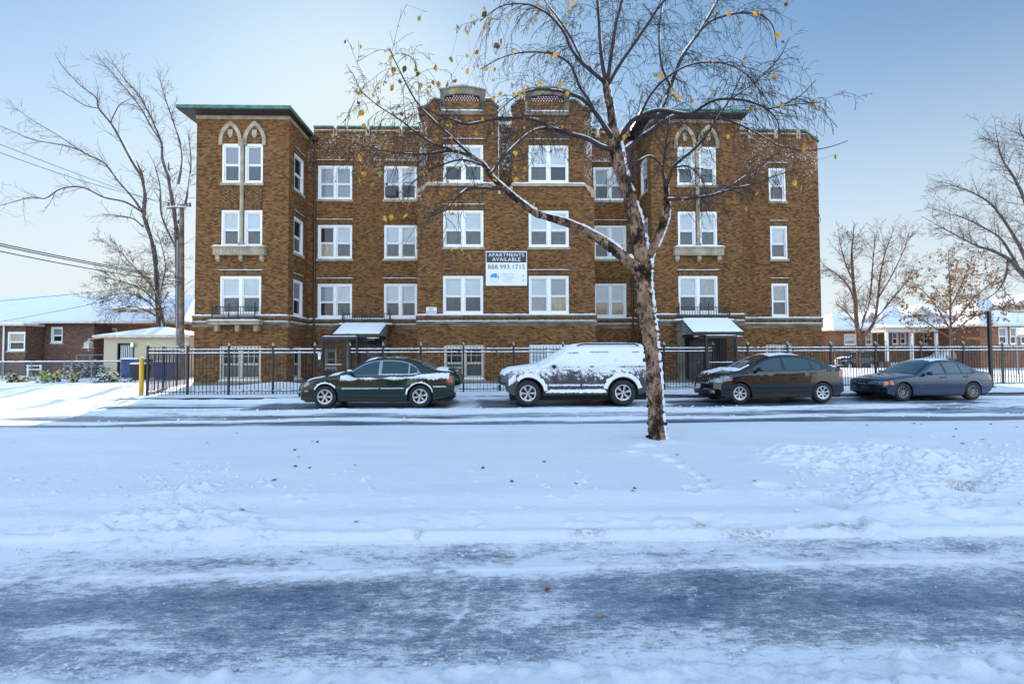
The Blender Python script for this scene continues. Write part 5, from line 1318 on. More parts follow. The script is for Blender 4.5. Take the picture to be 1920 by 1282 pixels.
# ------------------------------------------------------------------ iron fence
def fy(X): return 17.75+.063*(X+13)
def fpt(px, py=690):
    a = P(px, py, 17); 
    d = (a-CAM)/17.0
    # intersect with the fence line Y = 17.75+.063*(X+13)
    t = (17.75+.063*13)/(d[1]-.063*d[0]); return CAM+d*t
FZ = .19
def post_mesh(mb, sn, x, y, h=1.84, w_=.034):
    mb.box(x-w_, x+w_, y-w_, y+w_, FZ-.1, FZ+h-.1); mb.box(x-w_-.012, x+w_+.012, y-w_-.012, y+w_+.012, FZ+h-.1, FZ+h-.075)
    mb.lathe([(.012, 0), (.038, .03), (.038, .055), (.0, .085)], 10, (x, y, FZ+h-.077))
    sn.lathe([(.034, 0), (.03, .022), (.0, .034)], 8, (x, y, FZ+h-.012)); sn.box(x-.018, x+w_+.011, y-w_-.01, y+w_+.01, FZ+h-.0745, FZ+h-.05)
def bay(root, a, b, sag=0, h=1.72):
    a, b = np.array(a[:2]), np.array(b[:2]); l = np.linalg.norm(b-a); u = (b-a)/l; v = np.array((-u[1], u[0]))
    fr = lambda s, d, z: (a[0]+u[0]*s+v[0]*d, a[1]+u[1]*s+v[1]*d, z)
    q = MB(); sn = MB()
    for z in (.07, 1.46, 1.59): q.box(.03, l-.03, -.018, .018, FZ+z, FZ+z+.032, fr=fr)
    n = max(2, int(round(l/.128)))
    for i in range(1, n):
        s = l*i/n; w_ = .0095; t_ = rng.uniform(-.006, .006); q.box(s-w_+t_, s+w_+t_, -w_, w_, FZ-.02, FZ+h-.06, fr=fr)
        q.add([fr(s-.02, -.012, FZ+h-.07), fr(s+.02, -.012, FZ+h-.07), fr(s+.02, .012, FZ+h-.07), fr(s-.02, .012, FZ+h-.07), fr(s, 0, FZ+h+.02)], [(0, 1, 4), (1, 2, 4), (2, 3, 4), (3, 0, 4)])
    for z in (.102, 1.492, 1.622):
        k_ = int(l/.07)
        rows = []
        for i in range(k_+1):
            s = .03+(l-.06)*i/k_; e = rng.uniform(.022, .042)*(0 if rng.random() < (.02 if z > 1 else .6) else 1)
            rows += [fr(s, -.02, FZ+z), fr(s, -.019, FZ+z+e*.7), fr(s, 0, FZ+z+e), fr(s, .018, FZ+z)]
        sn.grid(rows, k_+1, 4)
    q.build('picket_panel', MT['iron'], root); sn.build('rail_snow', MT['snow'], root, True)
def fence(pts, name, label, first=True, last=True, group='black iron fences in front of the apartment block'):
    root = thing(name, (pts[0][0], pts[0][1], FZ), label, 'fence', group)
    for i, p in enumerate(pts):
        if (i == 0 and not first) or (i == len(pts)-1 and not last): continue
        q, s = MB(), MB(); post_mesh(q, s, p[0], p[1]); po = q.build('post', MT['iron'], root); s.build('post_snow', MT['snow'], po, True)
    for a, b in zip(pts, pts[1:]): bay(root, a, b)
    return root
A = [fpt(x) for x in (277, 352, 429, 512, 590)]
fence(A, 'iron_fence', 'black spiked iron fence in front of the left tower with snow on its rails')
fence([fpt(602), fpt(590)][::-1] if False else [fpt(590), fpt(604)], 'iron_fence', 'very short black iron fence piece left of the left entrance gate', False, False)
fence([fpt(x) for x in (656, 718, 789, 869, 963, 1056, 1148, 1245, 1337)], 'iron_fence', 'long black spiked iron fence running between the two entrance gates')
fence([fpt(x) for x in (1381, 1402, 1477, 1558, 1642, 1727, 1807, 1880, 1962, 2040)], 'iron_fence', 'black spiked iron fence behind the blue saloon running out of the picture on the right', False)
a0 = fpt(277); ret = [a0+np.array((-.55*i, 1.62*i, 0)) for i in range(0, 4)]
fence(ret, 'iron_fence', 'black spiked iron fence section running back from the street beside the yellow bollard', False)
def gate(pxa, pxb, pya, label, mid=None):
    a, b = fpt(pxa), fpt(pxb); root = thing('entrance_gate', ((a[0]+b[0])/2, a[1], FZ), label, 'gate', 'entrance gates of the apartment block')
    ztop = P(pxa, pya, a[1])[2]; y0, y1 = a[1]-.05, b[1]-.05; d = 1.5
    q = MB()
    fr = lambda s, dd, z: (a[0]+(b[0]-a[0])*s, y0+(y1-y0)*s+dd, z)
    L1 = b[0]-a[0]; w_ = .045/L1
    q.box(0, w_*1.6, -.04, .04, .05, ztop, fr=fr); q.box(1-w_*1.2, 1, -.035, .035, .05, ztop, fr=fr); q.box(0, 1, -.042, .042, ztop-.11, ztop+.0, fr=fr)
    m_ = mid or .62; q.box(m_-w_, m_+w_, -.03, .03, .05, ztop-.11, fr=fr)
    q.box(0, w_*1.6, .041, d, ztop-.06, ztop-.002, fr=fr); q.box(1-w_*1.2, 1, .041, d, ztop-.06, ztop-.002, fr=fr)
    q.build('gate_frame', MT['iron'], root)
    q = MB()
    n = int(L1*m_/.105)
    for i in range(1, n): s = m_*i/n; q.box(s-.009/L1, s+.009/L1, -.01, .01, .12, ztop-.12, fr=fr)
    q.box(w_*1.6, m_-w_, -.02, .02, 1.18, 1.23, fr=fr); q.box(w_*1.6, m_-w_, -.02, .02, .14, .18, fr=fr); q.build('gate_leaf', MT['iron'], root)
    q = MB()
    for i in range(1, 12): q.box(w_*.3, w_*.8, d*i/12, d*i/12+.016, .1, ztop-.07, fr=fr); q.box(1-w_*.8, 1-w_*.4, d*i/12, d*i/12+.016, .1, ztop-.07, fr=fr)
    q.build('side_grille', MT['iron'], root)
    q = MB(); snow_slab(q, lambda s, dd, z: fr(s/L1, dd, z), 0, L1, -.04, .04, ztop, .03); snow_slab(q, lambda s, dd, z: fr(s/L1, dd, z), .1, L1*m_-.05, -.02, .02, 1.23, .025)
    q.build('gate_snow', MT['snow'], root, True)
    return root
gate(604, 671, 631, 'tall framed black iron gate at the left entrance, bars on its left half', .64)
g_ = gate(1322, 1381, 629, 'tall framed black iron gate at the right entrance behind the black saloon', .98)
p = fpt(602, 662); q = MB(); q.box(p[0]-.07, p[0]+.05, p[1]-.14, p[1]-.05, 1.40, 1.62); io = q.build('intercom_box', MT['iron'], None, origin=(p[0], p[1]-.1, 1.4))
tag(io, 'small entry box with snow on it, fixed to the left entrance gate post', 'intercom'); q = MB(); q.box(p[0]-.055, p[0]+.035, p[1]-.146, p[1]-.141, 1.43, 1.60); q.box(p[0]-.08, p[0]+.06, p[1]-.15, p[1]-.05, 1.62, 1.66); q.build('box_snow', MT['snow'], io)
# ------------------------------------------------------------------ trees
def smooth(pts, k=6):
    pts = np.asarray(pts, float); n = len(pts); out = []
    if n < 3: return np.array([pts[0]+(pts[-1]-pts[0])*t for t in np.linspace(0, 1, k+1)])
    for i in range(n-1):
        p0, p1, p2, p3 = pts[max(i-1, 0)], pts[i], pts[i+1], pts[min(i+2, n-1)]
        for t in np.linspace(0, 1, k, endpoint=False):
            out.append(.5*((2*p1)+(-p0+p2)*t+(2*p0-5*p1+4*p2-p3)*t*t+(-p0+3*p1-3*p2+p3)*t**3))
    out.append(pts[-1]); return np.array(out)
def trace(pl, Y0, Y1, k=6):
    """pixel polyline (x, y, radius in px) laid out at depths Y0..Y1 -> smoothed (x,y,z,r)"""
    n = len(pl); pts = []
    for i, (x, y, r) in enumerate(pl):
        Y = Y0+(Y1-Y0)*i/max(1, n-1); p = P(x, y, Y); pts.append((*p, r*Y/F))
    s = smooth(pts, k); s[:, 3] = np.maximum(s[:, 3], .0015); return s
def grow(mb, p, d, length, r, lvl, droop=.25, wob=.35, kids=6, seg=3, ends=None, kidlen=.5, kr=.6, up=0.0, ang=(.5, 1.1), rmin=.0025):
    n = max(4, int(5+length*3)) if length > .3 else 4
    n = min(n, 11)
    pts = [np.array(p, float)]; d = np.array(d, float); d /= np.linalg.norm(d); st = length/n; dirs = [d]
    for i in range(n):
        d = d+np.array([rng.gauss(0, wob), rng.gauss(0, wob), rng.gauss(0, wob)-droop+up])*(1.0/n)*1.6; d /= np.linalg.norm(d)
        pts.append(pts[-1]+d*st); dirs.append(d)
    rad = [max(r*(1-.8*i/n), rmin) for i in range(n+1)]
    mb.tube(pts, rad, seg, cap=False)
    if ends is not None: ends.append((pts[-1], d))
    if lvl > 0:
        for k_ in range(kids):
            t = (k_+rng.uniform(.3, 1))/kids; i = min(n, max(1, int(t*n)))
            a = dirs[i]; pr = np.cross(a, [rng.gauss(0, 1), rng.gauss(0, 1), rng.gauss(0, 1)]); pr /= np.linalg.norm(pr)+1e-9
            an = rng.uniform(*ang); nd = a*math.cos(an)+pr*math.sin(an)
            grow(mb, pts[i], nd, length*kidlen*rng.uniform(.6, 1.3)*(1.1-.5*t), max(rad[i]*kr, rmin), lvl-1, droop, wob, max(2, int(kids*.75)), seg, ends, kidlen, kr, up, ang, rmin)
def snow_on(mb, br, dirv=(.35, -.1, .9), k=.72, gap=.25, rmin=.004, seg=6):
    """a lumpy ridge of snow along the upper side of a branch, broken here and there"""
    n = len(br); t = np.gradient(br[:, :3], axis=0); t /= np.linalg.norm(t, axis=1)[:, None]+1e-9
    run_p, run_r = [], []
    ph = rng.uniform(0, 9)
    for i in range(n):
        v = np.array(dirv)-t[i]*(np.array(dirv)@t[i]); l = np.linalg.norm(v); r = br[i, 3]
        ok = r > rmin and (math.sin(i*.9+ph)+rng.uniform(-1, 1)) > -1.6+gap*2
        if l < .12: ok = False
        if ok:
            v = v/l; rr = r*k*rng.uniform(.7, 1.1)+.0025
            run_p.append(br[i, :3]+v*(r*(1.02-.45*k)+.001)); run_r.append(rr)
        if (not ok or i == n-1):
            if len(run_p) > 2:
                run_r[0] *= .3; run_r[-1] *= .3; mb.tube(run_p, run_r, seg)
            run_p, run_r = [], []
def bark_mat():
    m, t, p = mat('peeling_river_birch_bark'); v = obc(t); p.inputs['Roughness'].default_value = .85; p.inputs['Specular IOR Level'].default_value = .2
    n1 = noise(t, v, 6.5, 5, .62, (1, 1, .6)); n2 = noise(t, v, 22, 5, .72, (1, 1, .5)); n3 = noise(t, v, 2.6, 2)
    c = ramp(t, n1, [(.30, (.015, .010, .008)), (.43, (.04, .024, .017)), (.48, (.13, .075, .05)), (.52, (.27, .155, .095)), (.58, (.44, .28, .19)), (.64, (.27, .21, .18)), (.70, (.03, .02, .015))])
    d = ramp(t, n2, [(.36, .14), (.47, .8), (.7, 1.1)])
    c = mixc(t, 1, c, d, 'MULTIPLY'); c = mixc(t, ramp(t, n3, [(.50, 0), (.62, .5)]), c, (.42, .25, .15))
    c = mixc(t, ramp(t, n2, [(.40, .9), (.47, 0)]), c, (.015, .010, .008))
    L(t, c, p.inputs['Base Color']); bump(t, p, mth(t, 'ADD', n2, n1), .9, .02); return m
MT['birch'] = bark_mat()
MT['twig'] = simple('dark_twig', (.045, .028, .025), .7, var=.2)
MT['bark'] = simple('grey_brown_bark', (.10, .075, .062), .9, var=.4, scale=5, bmp=.02)
MT['leaf_y'] = simple('amber_leaf', (.66, .34, .02), .6, var=.25, scale=40); MT['leaf_g'] = simple('green_yellow_leaf', (.20, .24, .03), .6, var=.3, scale=40); MT['leaf_b'] = simple('brown_leaf', (.17, .085, .035), .7, var=.3, scale=40)
def leaf(mb, p, s, mi, hang=True):
    """pointed oval leaf, folded along its midrib"""
    ax = np.array([rng.gauss(0, .5), rng.gauss(0, .5), -1 if hang else rng.gauss(0, .3)]); ax /= np.linalg.norm(ax)
    b = np.cross(ax, [rng.gauss(0, 1), rng.gauss(0, 1), rng.gauss(0, .4)]); b /= np.linalg.norm(b)+1e-9; c_ = np.cross(ax, b)*.28
    out = [(0, 0), (.25, .32), (.55, .38), (.82, .2), (1.05, 0)]
    mid = [p+ax*s*a+c_*s*(.25*math.sin(a*3)) for a, _ in out]
    for sg in (-1, 1):
        e = [p+ax*s*a+b*sg*s*h+c_*s*h*1.2 for a, h in out]
        mb.add(mid+e[1:4], [(0, 1, 5) if sg > 0 else (0, 5, 1), (1, 2, 6, 5), (2, 3, 7, 6), (3, 4, 7)], mi)
def birch():
    base = G(1233, 828, .16); root = thing('river_birch_tree', (base[0], base[1], .14), 'tall birch with peeling salmon bark and a few yellow leaves, standing in the snowy median', 'tree')
    Yb = base[1]
    br = {}
    br['trunk'] = trace([(1234, 840, 25), (1233, 828, 20), (1232, 812, 17), (1230, 780, 16), (1227, 720, 15.5), (1222, 660, 15), (1217, 620, 16), (1211, 580, 17), (1207, 540, 16.5), (1206, 505, 18), (1205, 485, 18)], Yb, Yb, 12)
    br['limb_left'] = trace([(1205, 510, 11), (1180, 492, 12), (1150, 466, 11), (1110, 440, 9.5), (1060, 417, 8.5), (1010, 402, 7.5), (980, 383, 7), (955, 362, 6.3), (925, 335, 5.6), (905, 308, 5), (881, 290, 4.5)], Yb, Yb-.9, 10)
    SC = .86
    br['leader'] = trace([(1206, 500, 16), (1199, 455, 16), (1191, 410, 14), (1178, 365, 13), (1165, 325, 13), (1157, 290, 14), (1153, 262, 12.5), (1149, 235, 9), (1145, 205, 8.5), (1139, 176, 8), (1136, 156, 7)], Yb, Yb+.2, 10)
    br['limb_right'] = trace([(1207, 498, 12), (1222, 470, 9), (1236, 440, 8.5), (1246, 410, 9), (1249, 385, 8), (1249, 362, 5.5), (1249, 345, 5)], Yb, Yb-.25, 10)
    minor = [
        ([(881, 290, 3.5), (862, 272, 3), (845, 256, 2.8), (816, 229, 2.3), (780, 190, 2), (747, 128, 1.5), (730, 92, 1)], -.9, -1.2),
        ([(881, 292, 3.5), (845, 283, 3.2), (800, 289, 2.6), (750, 287, 1.8), (700, 279, 1.3), (660, 268, 1)], -.9, -.5),
        ([(860, 284, 2.8), (816, 271, 2.4), (780, 248, 2.1), (750, 225, 1.7), (707, 197, 1.2), (674, 170, .8)], -.9, -1.6),
        ([(900, 308, 2.5), (860, 300, 2), (810, 318, 1.5), (770, 345, 1)], -.9, -.2), ([(955, 362, 3.5), (933, 354, 3), (884, 353, 2.8), (860, 367, 2.4), (838, 392, 1.8), (820, 400, 1.3), (796, 396, .9)], -.6, -1.3),
        ([(920, 325, 2.6), (957, 281, 2.4), (997, 247, 2.2), (1030, 240, 2.5), (1055, 246, 3)], -.8, -.2),
        ([(1157, 283, 7), (1130, 276, 5.5), (1097, 259, 5), (1050, 247, 4.6), (1020, 232, 4), (991, 223, 3.4), (941, 222, 3), (879, 233, 2.6), (858, 228, 2.2), (825, 217, 1.6), (800, 205, 1)], .1, -1.0),
        ([(1047, 246, 2.4), (1035, 232, 2), (1000, 236, 1.8), (960, 250, 1.2)], -.1, .5),
        ([(1150, 262, 6), (1135, 240, 5.5), (1118, 214, 5), (1097, 190, 4.2), (1066, 175, 3.4), (1019, 168, 2.7), (985, 173, 2), (955, 190, 1.4), (930, 215, 1)], .1, -.7),
        ([(1146, 255, 4.5), (1122, 222, 4), (1105, 190, 3.8), (1088, 165, 3.4), (1078, 140, 3), (1066, 118, 2.6), (1035, 101, 2.2), (990, 98, 1.8), (947, 106, 1.3), (900, 130, .9)], .15, 1.0),
        ([(1136, 158, 5), (1125, 147, 4.6), (1091, 118, 4), (1070, 90, 3.5), (1058, 62, 3), (1035, 33, 2.5), (1013, 18, 2.1), (985, 8, 1.7), (940, 12, 1.3), (900, 40, 1)], .2, -.9),
        ([(1091, 117, 3), (1075, 80, 2.8), (1050, 40, 2.4), (1020, 0, 2), (1000, -40, 1.5)], .1, .9),
        ([(1137, 160, 5), (1128, 110, 4.4), (1124, 60, 3.6), (1120, 0, 3), (1112, -70, 2), (1108, -130, 1.2)], .2, .5), ([(1138, 158, 5), (1145, 110, 4.4), (1154, 50, 3.6), (1166, 0, 3), (1180, -80, 2), (1186, -140, 1)], .2, 0.0),
        ([(1137, 166, 4.5), (1160, 125, 4), (1188, 84, 3.4), (1215, 45, 3), (1240, 8, 2.5), (1270, -20, 2), (1300, -30, 1.5)], .2, -.8),
        ([(1160, 268, 6.5), (1167, 253, 6), (1180, 233, 5.4), (1197, 220, 5), (1235, 207, 4.6), (1291, 214, 4), (1320, 198, 3.4), (1341, 188, 3), (1370, 186, 2.8), (1403, 190, 2.4), (1435, 203, 2), (1456, 224, 1.6), (1462, 248, 1.2)], .1, -.8),
        ([(1165, 290, 8), (1190, 268, 6.5), (1222, 245, 5.5), (1260, 220, 4.8), (1290, 216, 4), (1320, 215, 3), (1365, 226, 2.4), (1400, 240, 2), (1450, 268, 1.4)], .1, .8),
        ([(1222, 246, 4.5), (1235, 215, 5), (1246, 190, 5), (1256, 165, 4.6), (1278, 109, 4.2), (1297, 80, 3.6), (1316, 53, 3.3), (1345, 2, 2.8), (1368, -50, 2)], .3, .9),
        ([(1300, 75, 3), (1330, 42, 2.6), (1372, 27, 2.3), (1400, 25, 2), (1430, 30, 1.7), (1450, 52, 1.3), (1456, 90, 1)], .7, .2), ([(1256, 160, 3), (1240, 120, 2.7), (1236, 60, 2.3), (1242, 10, 2)], .5, .8),
        ([(1249, 350, 4), (1243, 322, 3.6), (1246, 295, 3.2), (1249, 272, 2.8), (1253, 240, 2.2), (1254, 215, 1.6)], -.25, -.4), ([(1249, 350, 4.5), (1257, 328, 4), (1265, 310, 3.8), (1300, 281, 3.2), (1322, 257, 2.6), (1345, 222, 2.1), (1372, 180, 1.6), (1390, 140, 1)], -.25, -1.0),
        ([(1250, 374, 4), (1260, 374, 4), (1275, 374, 3.3), (1307, 371, 2.8), (1340, 365, 2.5), (1375, 354, 2.1), (1415, 345, 1.7), (1462, 327, 1.2), (1490, 318, .8)], -.25, -.9), ([(1340, 365, 2), (1380, 342, 1.8), (1420, 315, 1.5), (1450, 295, 1.1)], -.6, -.2),
        ([(1242, 312, 2.6), (1221, 293, 2.2), (1200, 300, 1.8), (1180, 313, 1.3), (1170, 330, .9)], -.4, -.8), ([(1262, 315, 2.2), (1290, 312, 1.9), (1315, 335, 1.5), (1325, 365, 1)], -.4, -.7),
        ([(1460, 200, 1.6), (1500, 180, 1.2), (1530, 150, .8)], -.6, -.9), ([(1435, 205, 1.6), (1490, 196, 1.2), (1540, 192, .8)], -.6, -1.1), ([(1450, 270, 1.5), (1500, 282, 1.4), (1550, 277, 1.1), (1590, 264, .7)], .7, -.9),
        ([(1372, 185, 2), (1420, 150, 1.6), (1460, 110, 1.1), (1480, 70, .8)], -.4, .2), ([(1197, 222, 3), (1230, 165, 2.6), (1285, 125, 2.2), (1350, 118, 1.7), (1400, 140, 1.2), (1430, 180, .9)], 0, -1.1),
    ]
    for k_ in br: br[k_][:, 3] *= SC
    tr = MB()
    def bark_tube(s, seg, amp):
        n = len(s); pts, rad = s[:, :3], s[:, 3]
        t = np.gradient(pts, axis=0); t /= np.linalg.norm(t, axis=1)[:, None]
        u = np.cross(t[0], [0, -1, .1]); vs = []
        for i in range(n):
            u = u-t[i]*(u@t[i]); u /= np.linalg.norm(u); w_ = np.cross(t[i], u)
            for k_ in range(seg):
                a = 2*math.pi*k_/seg
                nz = fbm(np.array([k_*.55]), np.array([i*.38]), 201, 3)[0]-.5 if k_ < seg-2 else 0
                r = rad[i]*(1+amp*2*nz+amp*.4*rng.uniform(-1, 1)); vs.append(pts[i]+r*(math.cos(a)*u+math.sin(a)*w_))
        tr.add(vs, [(i*seg+k_, i*seg+(k_+1) % seg, (i+1)*seg+(k_+1) % seg, (i+1)*seg+k_) for i in range(n-1) for k_ in range(seg)])
    for k_, sg_, am in (('trunk', 26, .16), ('limb_left', 16, .18), ('leader', 20, .18), ('limb_right', 14, .18)): bark_tube(br[k_], sg_, am)
    # curls of loose bark
    for k_, cnt in (('trunk', 330), ('limb_left', 150), ('leader', 220), ('limb_right', 90)):
        s = br[k_]
        for _ in range(cnt):
            i = rng.randrange(1, len(s)-1); t = s[i+1, :3]-s[i-1, :3]; t /= np.linalg.norm(t); a = rng.uniform(0, 2*math.pi)
            if k_ == 'limb_left' and i > len(s)*.72: continue
            u = np.cross(t, [0, -1, .1]); u /= np.linalg.norm(u); w_ = np.cross(t, u); nrm = math.cos(a)*u+math.sin(a)*w_; tg = np.cross(t, nrm)*rng.choice((-1, 1))
            r = s[i, 3]; wd = r*rng.uniform(.25, .7); hgt = rng.uniform(.02, .07)*(1 if k_ == 'trunk' else .7); p0 = s[i, :3]+nrm*r*1.0
            pts = []
            lift = rng.uniform(.15, .5)
            for c_ in range(4):
                f_ = c_/3; q = p0+tg*wd*f_+nrm*(wd*lift*f_*f_*1.6-.002)-nrm*(wd*f_)**2/(2*r)*.8
                jag = rng.uniform(.6, 1.1)
                pts += [q-t*hgt*.5*jag, q+t*hgt*.5*rng.uniform(.6, 1.1)]
            tr.grid(pts, 4, 2)
    tr.build('trunk', MT['birch'], root, True)
    # limbs
    lb, tw, sn = MB(), MB(), MB(); ends = []; paths = []
    for pl, d0, d1 in minor:
        s = trace(pl, Yb+d0, Yb+d1, 6); s[:, 3] = np.maximum(s[:, 3]*.8, .0035); paths.append(s); lb.tube(s[:, :3], s[:, 3], 7, rough=.05)
    lb.build('branch', MT['twig'], root, True)
    for s, dens, dr in [(p_, 1.0, .55) for p_ in paths]+[(br['limb_left'][60:], .5, .5), (br['leader'][80:], .6, .2)]:
        n = len(s); seglen = np.linalg.norm(np.diff(s[:, :3], axis=0), axis=1).sum()
        k_ = int(seglen*15.0*dens)
        for q in range(k_):
            i = min(n-2, int(n*(.12+.88*(q+rng.random())/max(1, k_)))); t = s[i+1, :3]-s[i, :3]; t /= np.linalg.norm(t)+1e-9
            pr = np.cross(t, [rng.gauss(0, 1), rng.gauss(0, 1), rng.gauss(0, 1)]); pr /= np.linalg.norm(pr)+1e-9
            if pr[2] < -.3 and rng.random() < .3: pr = -pr
            an = rng.uniform(.5, 1.2); d = t*math.cos(an)+pr*math.sin(an)
            x, y = s[i, 0], s[i, 2]
            if x > 4.55: continue
            grow(tw, s[i, :3], d, rng.uniform(.3, .85), min(s[i, 3]*.5, .0055), 2 if rng.random() < .55 else 1, dr*rng.uniform(.5, 2.4), .38, 5, 3, ends, .42, .62)
    tw.build('twigs', MT['twig'], root)
    for k_ in br: snow_on(sn, br[k_], (.75, -.12, .6) if k_ != 'limb_left' else (.35, -.15, .9), .62, .1)
    for s in paths: snow_on(sn, s, (.3, .1, .95), .62, .32, .0105, 5)
    snow_on(sn, br['trunk'], (1, -.05, 0), .42, .0)
    sn.build('branch_snow', MT['snow'], root, True)
    lf = MB(); lt = MB()
    R1z = [(410, 95), (628, 145), (690, 180), (785, 45), (800, 130), (790, 155), (900, 235), (880, 262), (760, 300), (595, 338), (625, 360), (695, 325), (730, 295), (960, 300), (1190, 325), (1210, 318), (850, 408), (690, 420), (655, 410), (760, 380), (790, 405), (945, 395), (222, 298), (250, 335), (225, 362), (255, 400), (310, 330), (325, 395), (385, 380), (380, 405), (405, 430), (500, 390), (200, 490), (290, 475), (250, 505), (248, 525), (425, 500), (460, 510), (475, 490), (520, 485), (458, 540), (575, 490), (628, 480), (620, 530), (650, 530), (42, 545), (128, 560), (160, 600), (70, 660), (290, 675), (75, 740), (168, 738), (955, 495), (1020, 530), (1010, 545), (975, 555), (1120, 480), (1130, 495), (1255, 490), (885, 550), (925, 570), (1040, 600), (1290, 545), (1475, 378), (1350, 45), (1325, 45), (1300, 20), (1260, 130), (1370, 145), (1100, 95), (1075, 190), (935, 95), (515, 710), (575, 745), (735, 790), (510, 815), (165, 830), (12, 843), (200, 940), (188, 938), (175, 1025), (40, 1065), (60, 1030), (75, 1028), (135, 1095), (35, 935), (50, 942), (625, 995), (1030, 1050), (980, 1060), (985, 1000), (1030, 1000), (975, 905), (880, 895), (1180, 740), (1030, 705), (1640, 805), (515, 1165), (530, 1165), (550, 1160), (580, 1205), (345, 1210), (435, 1232), (1090, 1210), (845, 1075), (1480, 600), (1710, 500), (1820, 440), (1845, 450), (1300, 60), (1330, 10), (810, 75), (820, 100), (1110, 20), (960, 10)]
    R2z = [(1338, 15), (990, 65), (905, 85), (1130, 65), (1165, 60), (1170, 125), (1050, 135), (1275, 190), (1295, 250), (705, 290), (885, 345), (1065, 350), (540, 440), (565, 445), (430, 505), (645, 525), (665, 555), (680, 580), (885, 530), (1248, 455), (770, 595), (1495, 600), (1510, 625), (1290, 625), (1120, 640), (1625, 925), (1440, 870), (1355, 960), (1375, 1080), (1415, 1125), (1160, 1150), (1090, 1238), (985, 805), (365, 805), (710, 1190)]
    allp = [(x/3.2+660, y/3.2) for x, y in R1z]+[(x/3.2056+1060, y/3.2056) for x, y in R2z]
    allp += [(623, 290), (637, 292), (650, 285), (655, 292), (662, 289), (674, 291), (666, 300), (735, 402), (745, 404), (760, 398), (765, 402), (850, 400), (720, 404), (868, 470), (880, 478), (845, 462)]
    E = np.array([e[0] for e in ends])
    for x, y in allp:
        Y = Yb-1.0+rng.uniform(-.4, .7); p0 = P(x, y, Y)
        d = E-p0; dd = d[:, 0]**2+d[:, 2]**2+.05*d[:, 1]**2; j = int(np.argmin(dd))
        e = E[j]
        if dd[j] < .06:             # hang it from the nearest twig end
            p0 = P(x, y, e[1])
            if rng.random() < .9: lt.tube([e, (e+p0)/2+np.array((0, 0, -.01)), p0], .0016, 3, cap=False)
        else: lt.tube([p0, p0+np.array((rng.uniform(-.02, .05), 0, .06)), p0+np.array((.10, .02, .07)), e], .0018, 3, cap=False)
        mi = rng.choice((0, 0, 0, 0, 1, 2)); leaf(lf, p0, rng.uniform(.065, .10), mi)
        if rng.random() < .35: leaf(lf, p0+np.array((rng.uniform(-.03, .03), 0, rng.uniform(-.03, .03))), rng.uniform(.05, .08), mi)
    for e, d in ends:
        if rng.random() < .025 and e[0] < 1.0: leaf(lf, e, rng.uniform(.04, .065), rng.choice((0, 0, 2, 1)))
    lt.build('leaf_stalks', MT['twig'], root); lf.build('leaves', [MT['leaf_y'], MT['leaf_g'], MT['leaf_b']], root)
    print('birch twig faces', len(tw.f), 'ends', len(ends))
MT['bark_warm'] = simple('reddish_brown_bark', (.14, .075, .05), .9, var=.4, scale=5); MT['leaf_t'] = simple('tan_seed_leaf', (.42, .24, .10), .7, var=.3, scale=9)
birch()
def back_tree(name, label, base, lines, depth, kids=5, length=2.2, twr=.012, lvl=2, dens=1.0, snow=True, leaves=None, droop=0.0, barkm='bark', group=None, wob=.3, thin=.55):
    dens *= 1.9; twr *= 1.0
    """lines: list of (pixel polyline with radii, depth offset at start, at end)"""
    root = thing(name, (base[0], base[1], base[2]), label, 'tree', group)
    tk, tw, sn = MB(), MB(), MB(); ends = []
    for n_, (pl, d0, d1) in enumerate(lines):
        s = trace(pl, depth+d0, depth+d1, 5); s[:, 3] = np.maximum(s[:, 3]*thin, .012); tk.tube(s[:, :3], s[:, 3], 8, rough=.07)
        n = len(s); sl = np.linalg.norm(np.diff(s[:, :3], axis=0), axis=1).sum(); k_ = int(sl*dens)
        for q in range(k_):
            f_ = .22+.78*(q+rng.random())/max(1, k_); i = min(n-2, int(n*f_)); t = s[i+1, :3]-s[i, :3]; t /= np.linalg.norm(t)+1e-9
            pr = np.cross(t, [rng.gauss(0, 1), rng.gauss(0, 1), rng.gauss(0, 1)]); pr /= np.linalg.norm(pr)+1e-9
            an = rng.uniform(.4, 1.0); d = t*math.cos(an)+pr*math.sin(an)
            grow(tw, s[i, :3], d, length*rng.uniform(.4, 1.1), min(s[i, 3]*.5, twr), lvl, droop, wob, kids, 3, ends, .5, .6, .05, rmin=.0062*depth/30)
        grow(tw, s[-1, :3], s[-1, :3]-s[-3, :3], length*.6, s[-1, 3], 1, droop, wob, kids, 3, ends, .5, .6, rmin=.0062*depth/30)
        if snow: snow_on(sn, s, (.3, .1, .95), .5, .25, .05, 5)
    tk.build('trunk', MT[barkm], root, True); tw.build('twigs', MT[barkm], root)
    if snow: sn.build('branch_snow', MT['snow'], root, True)
    if leaves:
        lf = MB()
        for e, d in ends:
            if rng.random() < leaves[0]:
                for _ in range(leaves[2]): leaf(lf, e+np.array([rng.gauss(0, leaves[3]) for _ in range(3)]), rng.uniform(.7, 1.2)*leaves[1], rng.choice((0, 0, 1)))
        lf.build('leaves', [MT[leaves[4]], MT['leaf_b']], root)
    print(name, 'faces', len(tw.f)); return root
def gb(px, Y, z=.15): p = P(px, 680, Y); return (p[0], Y, z)
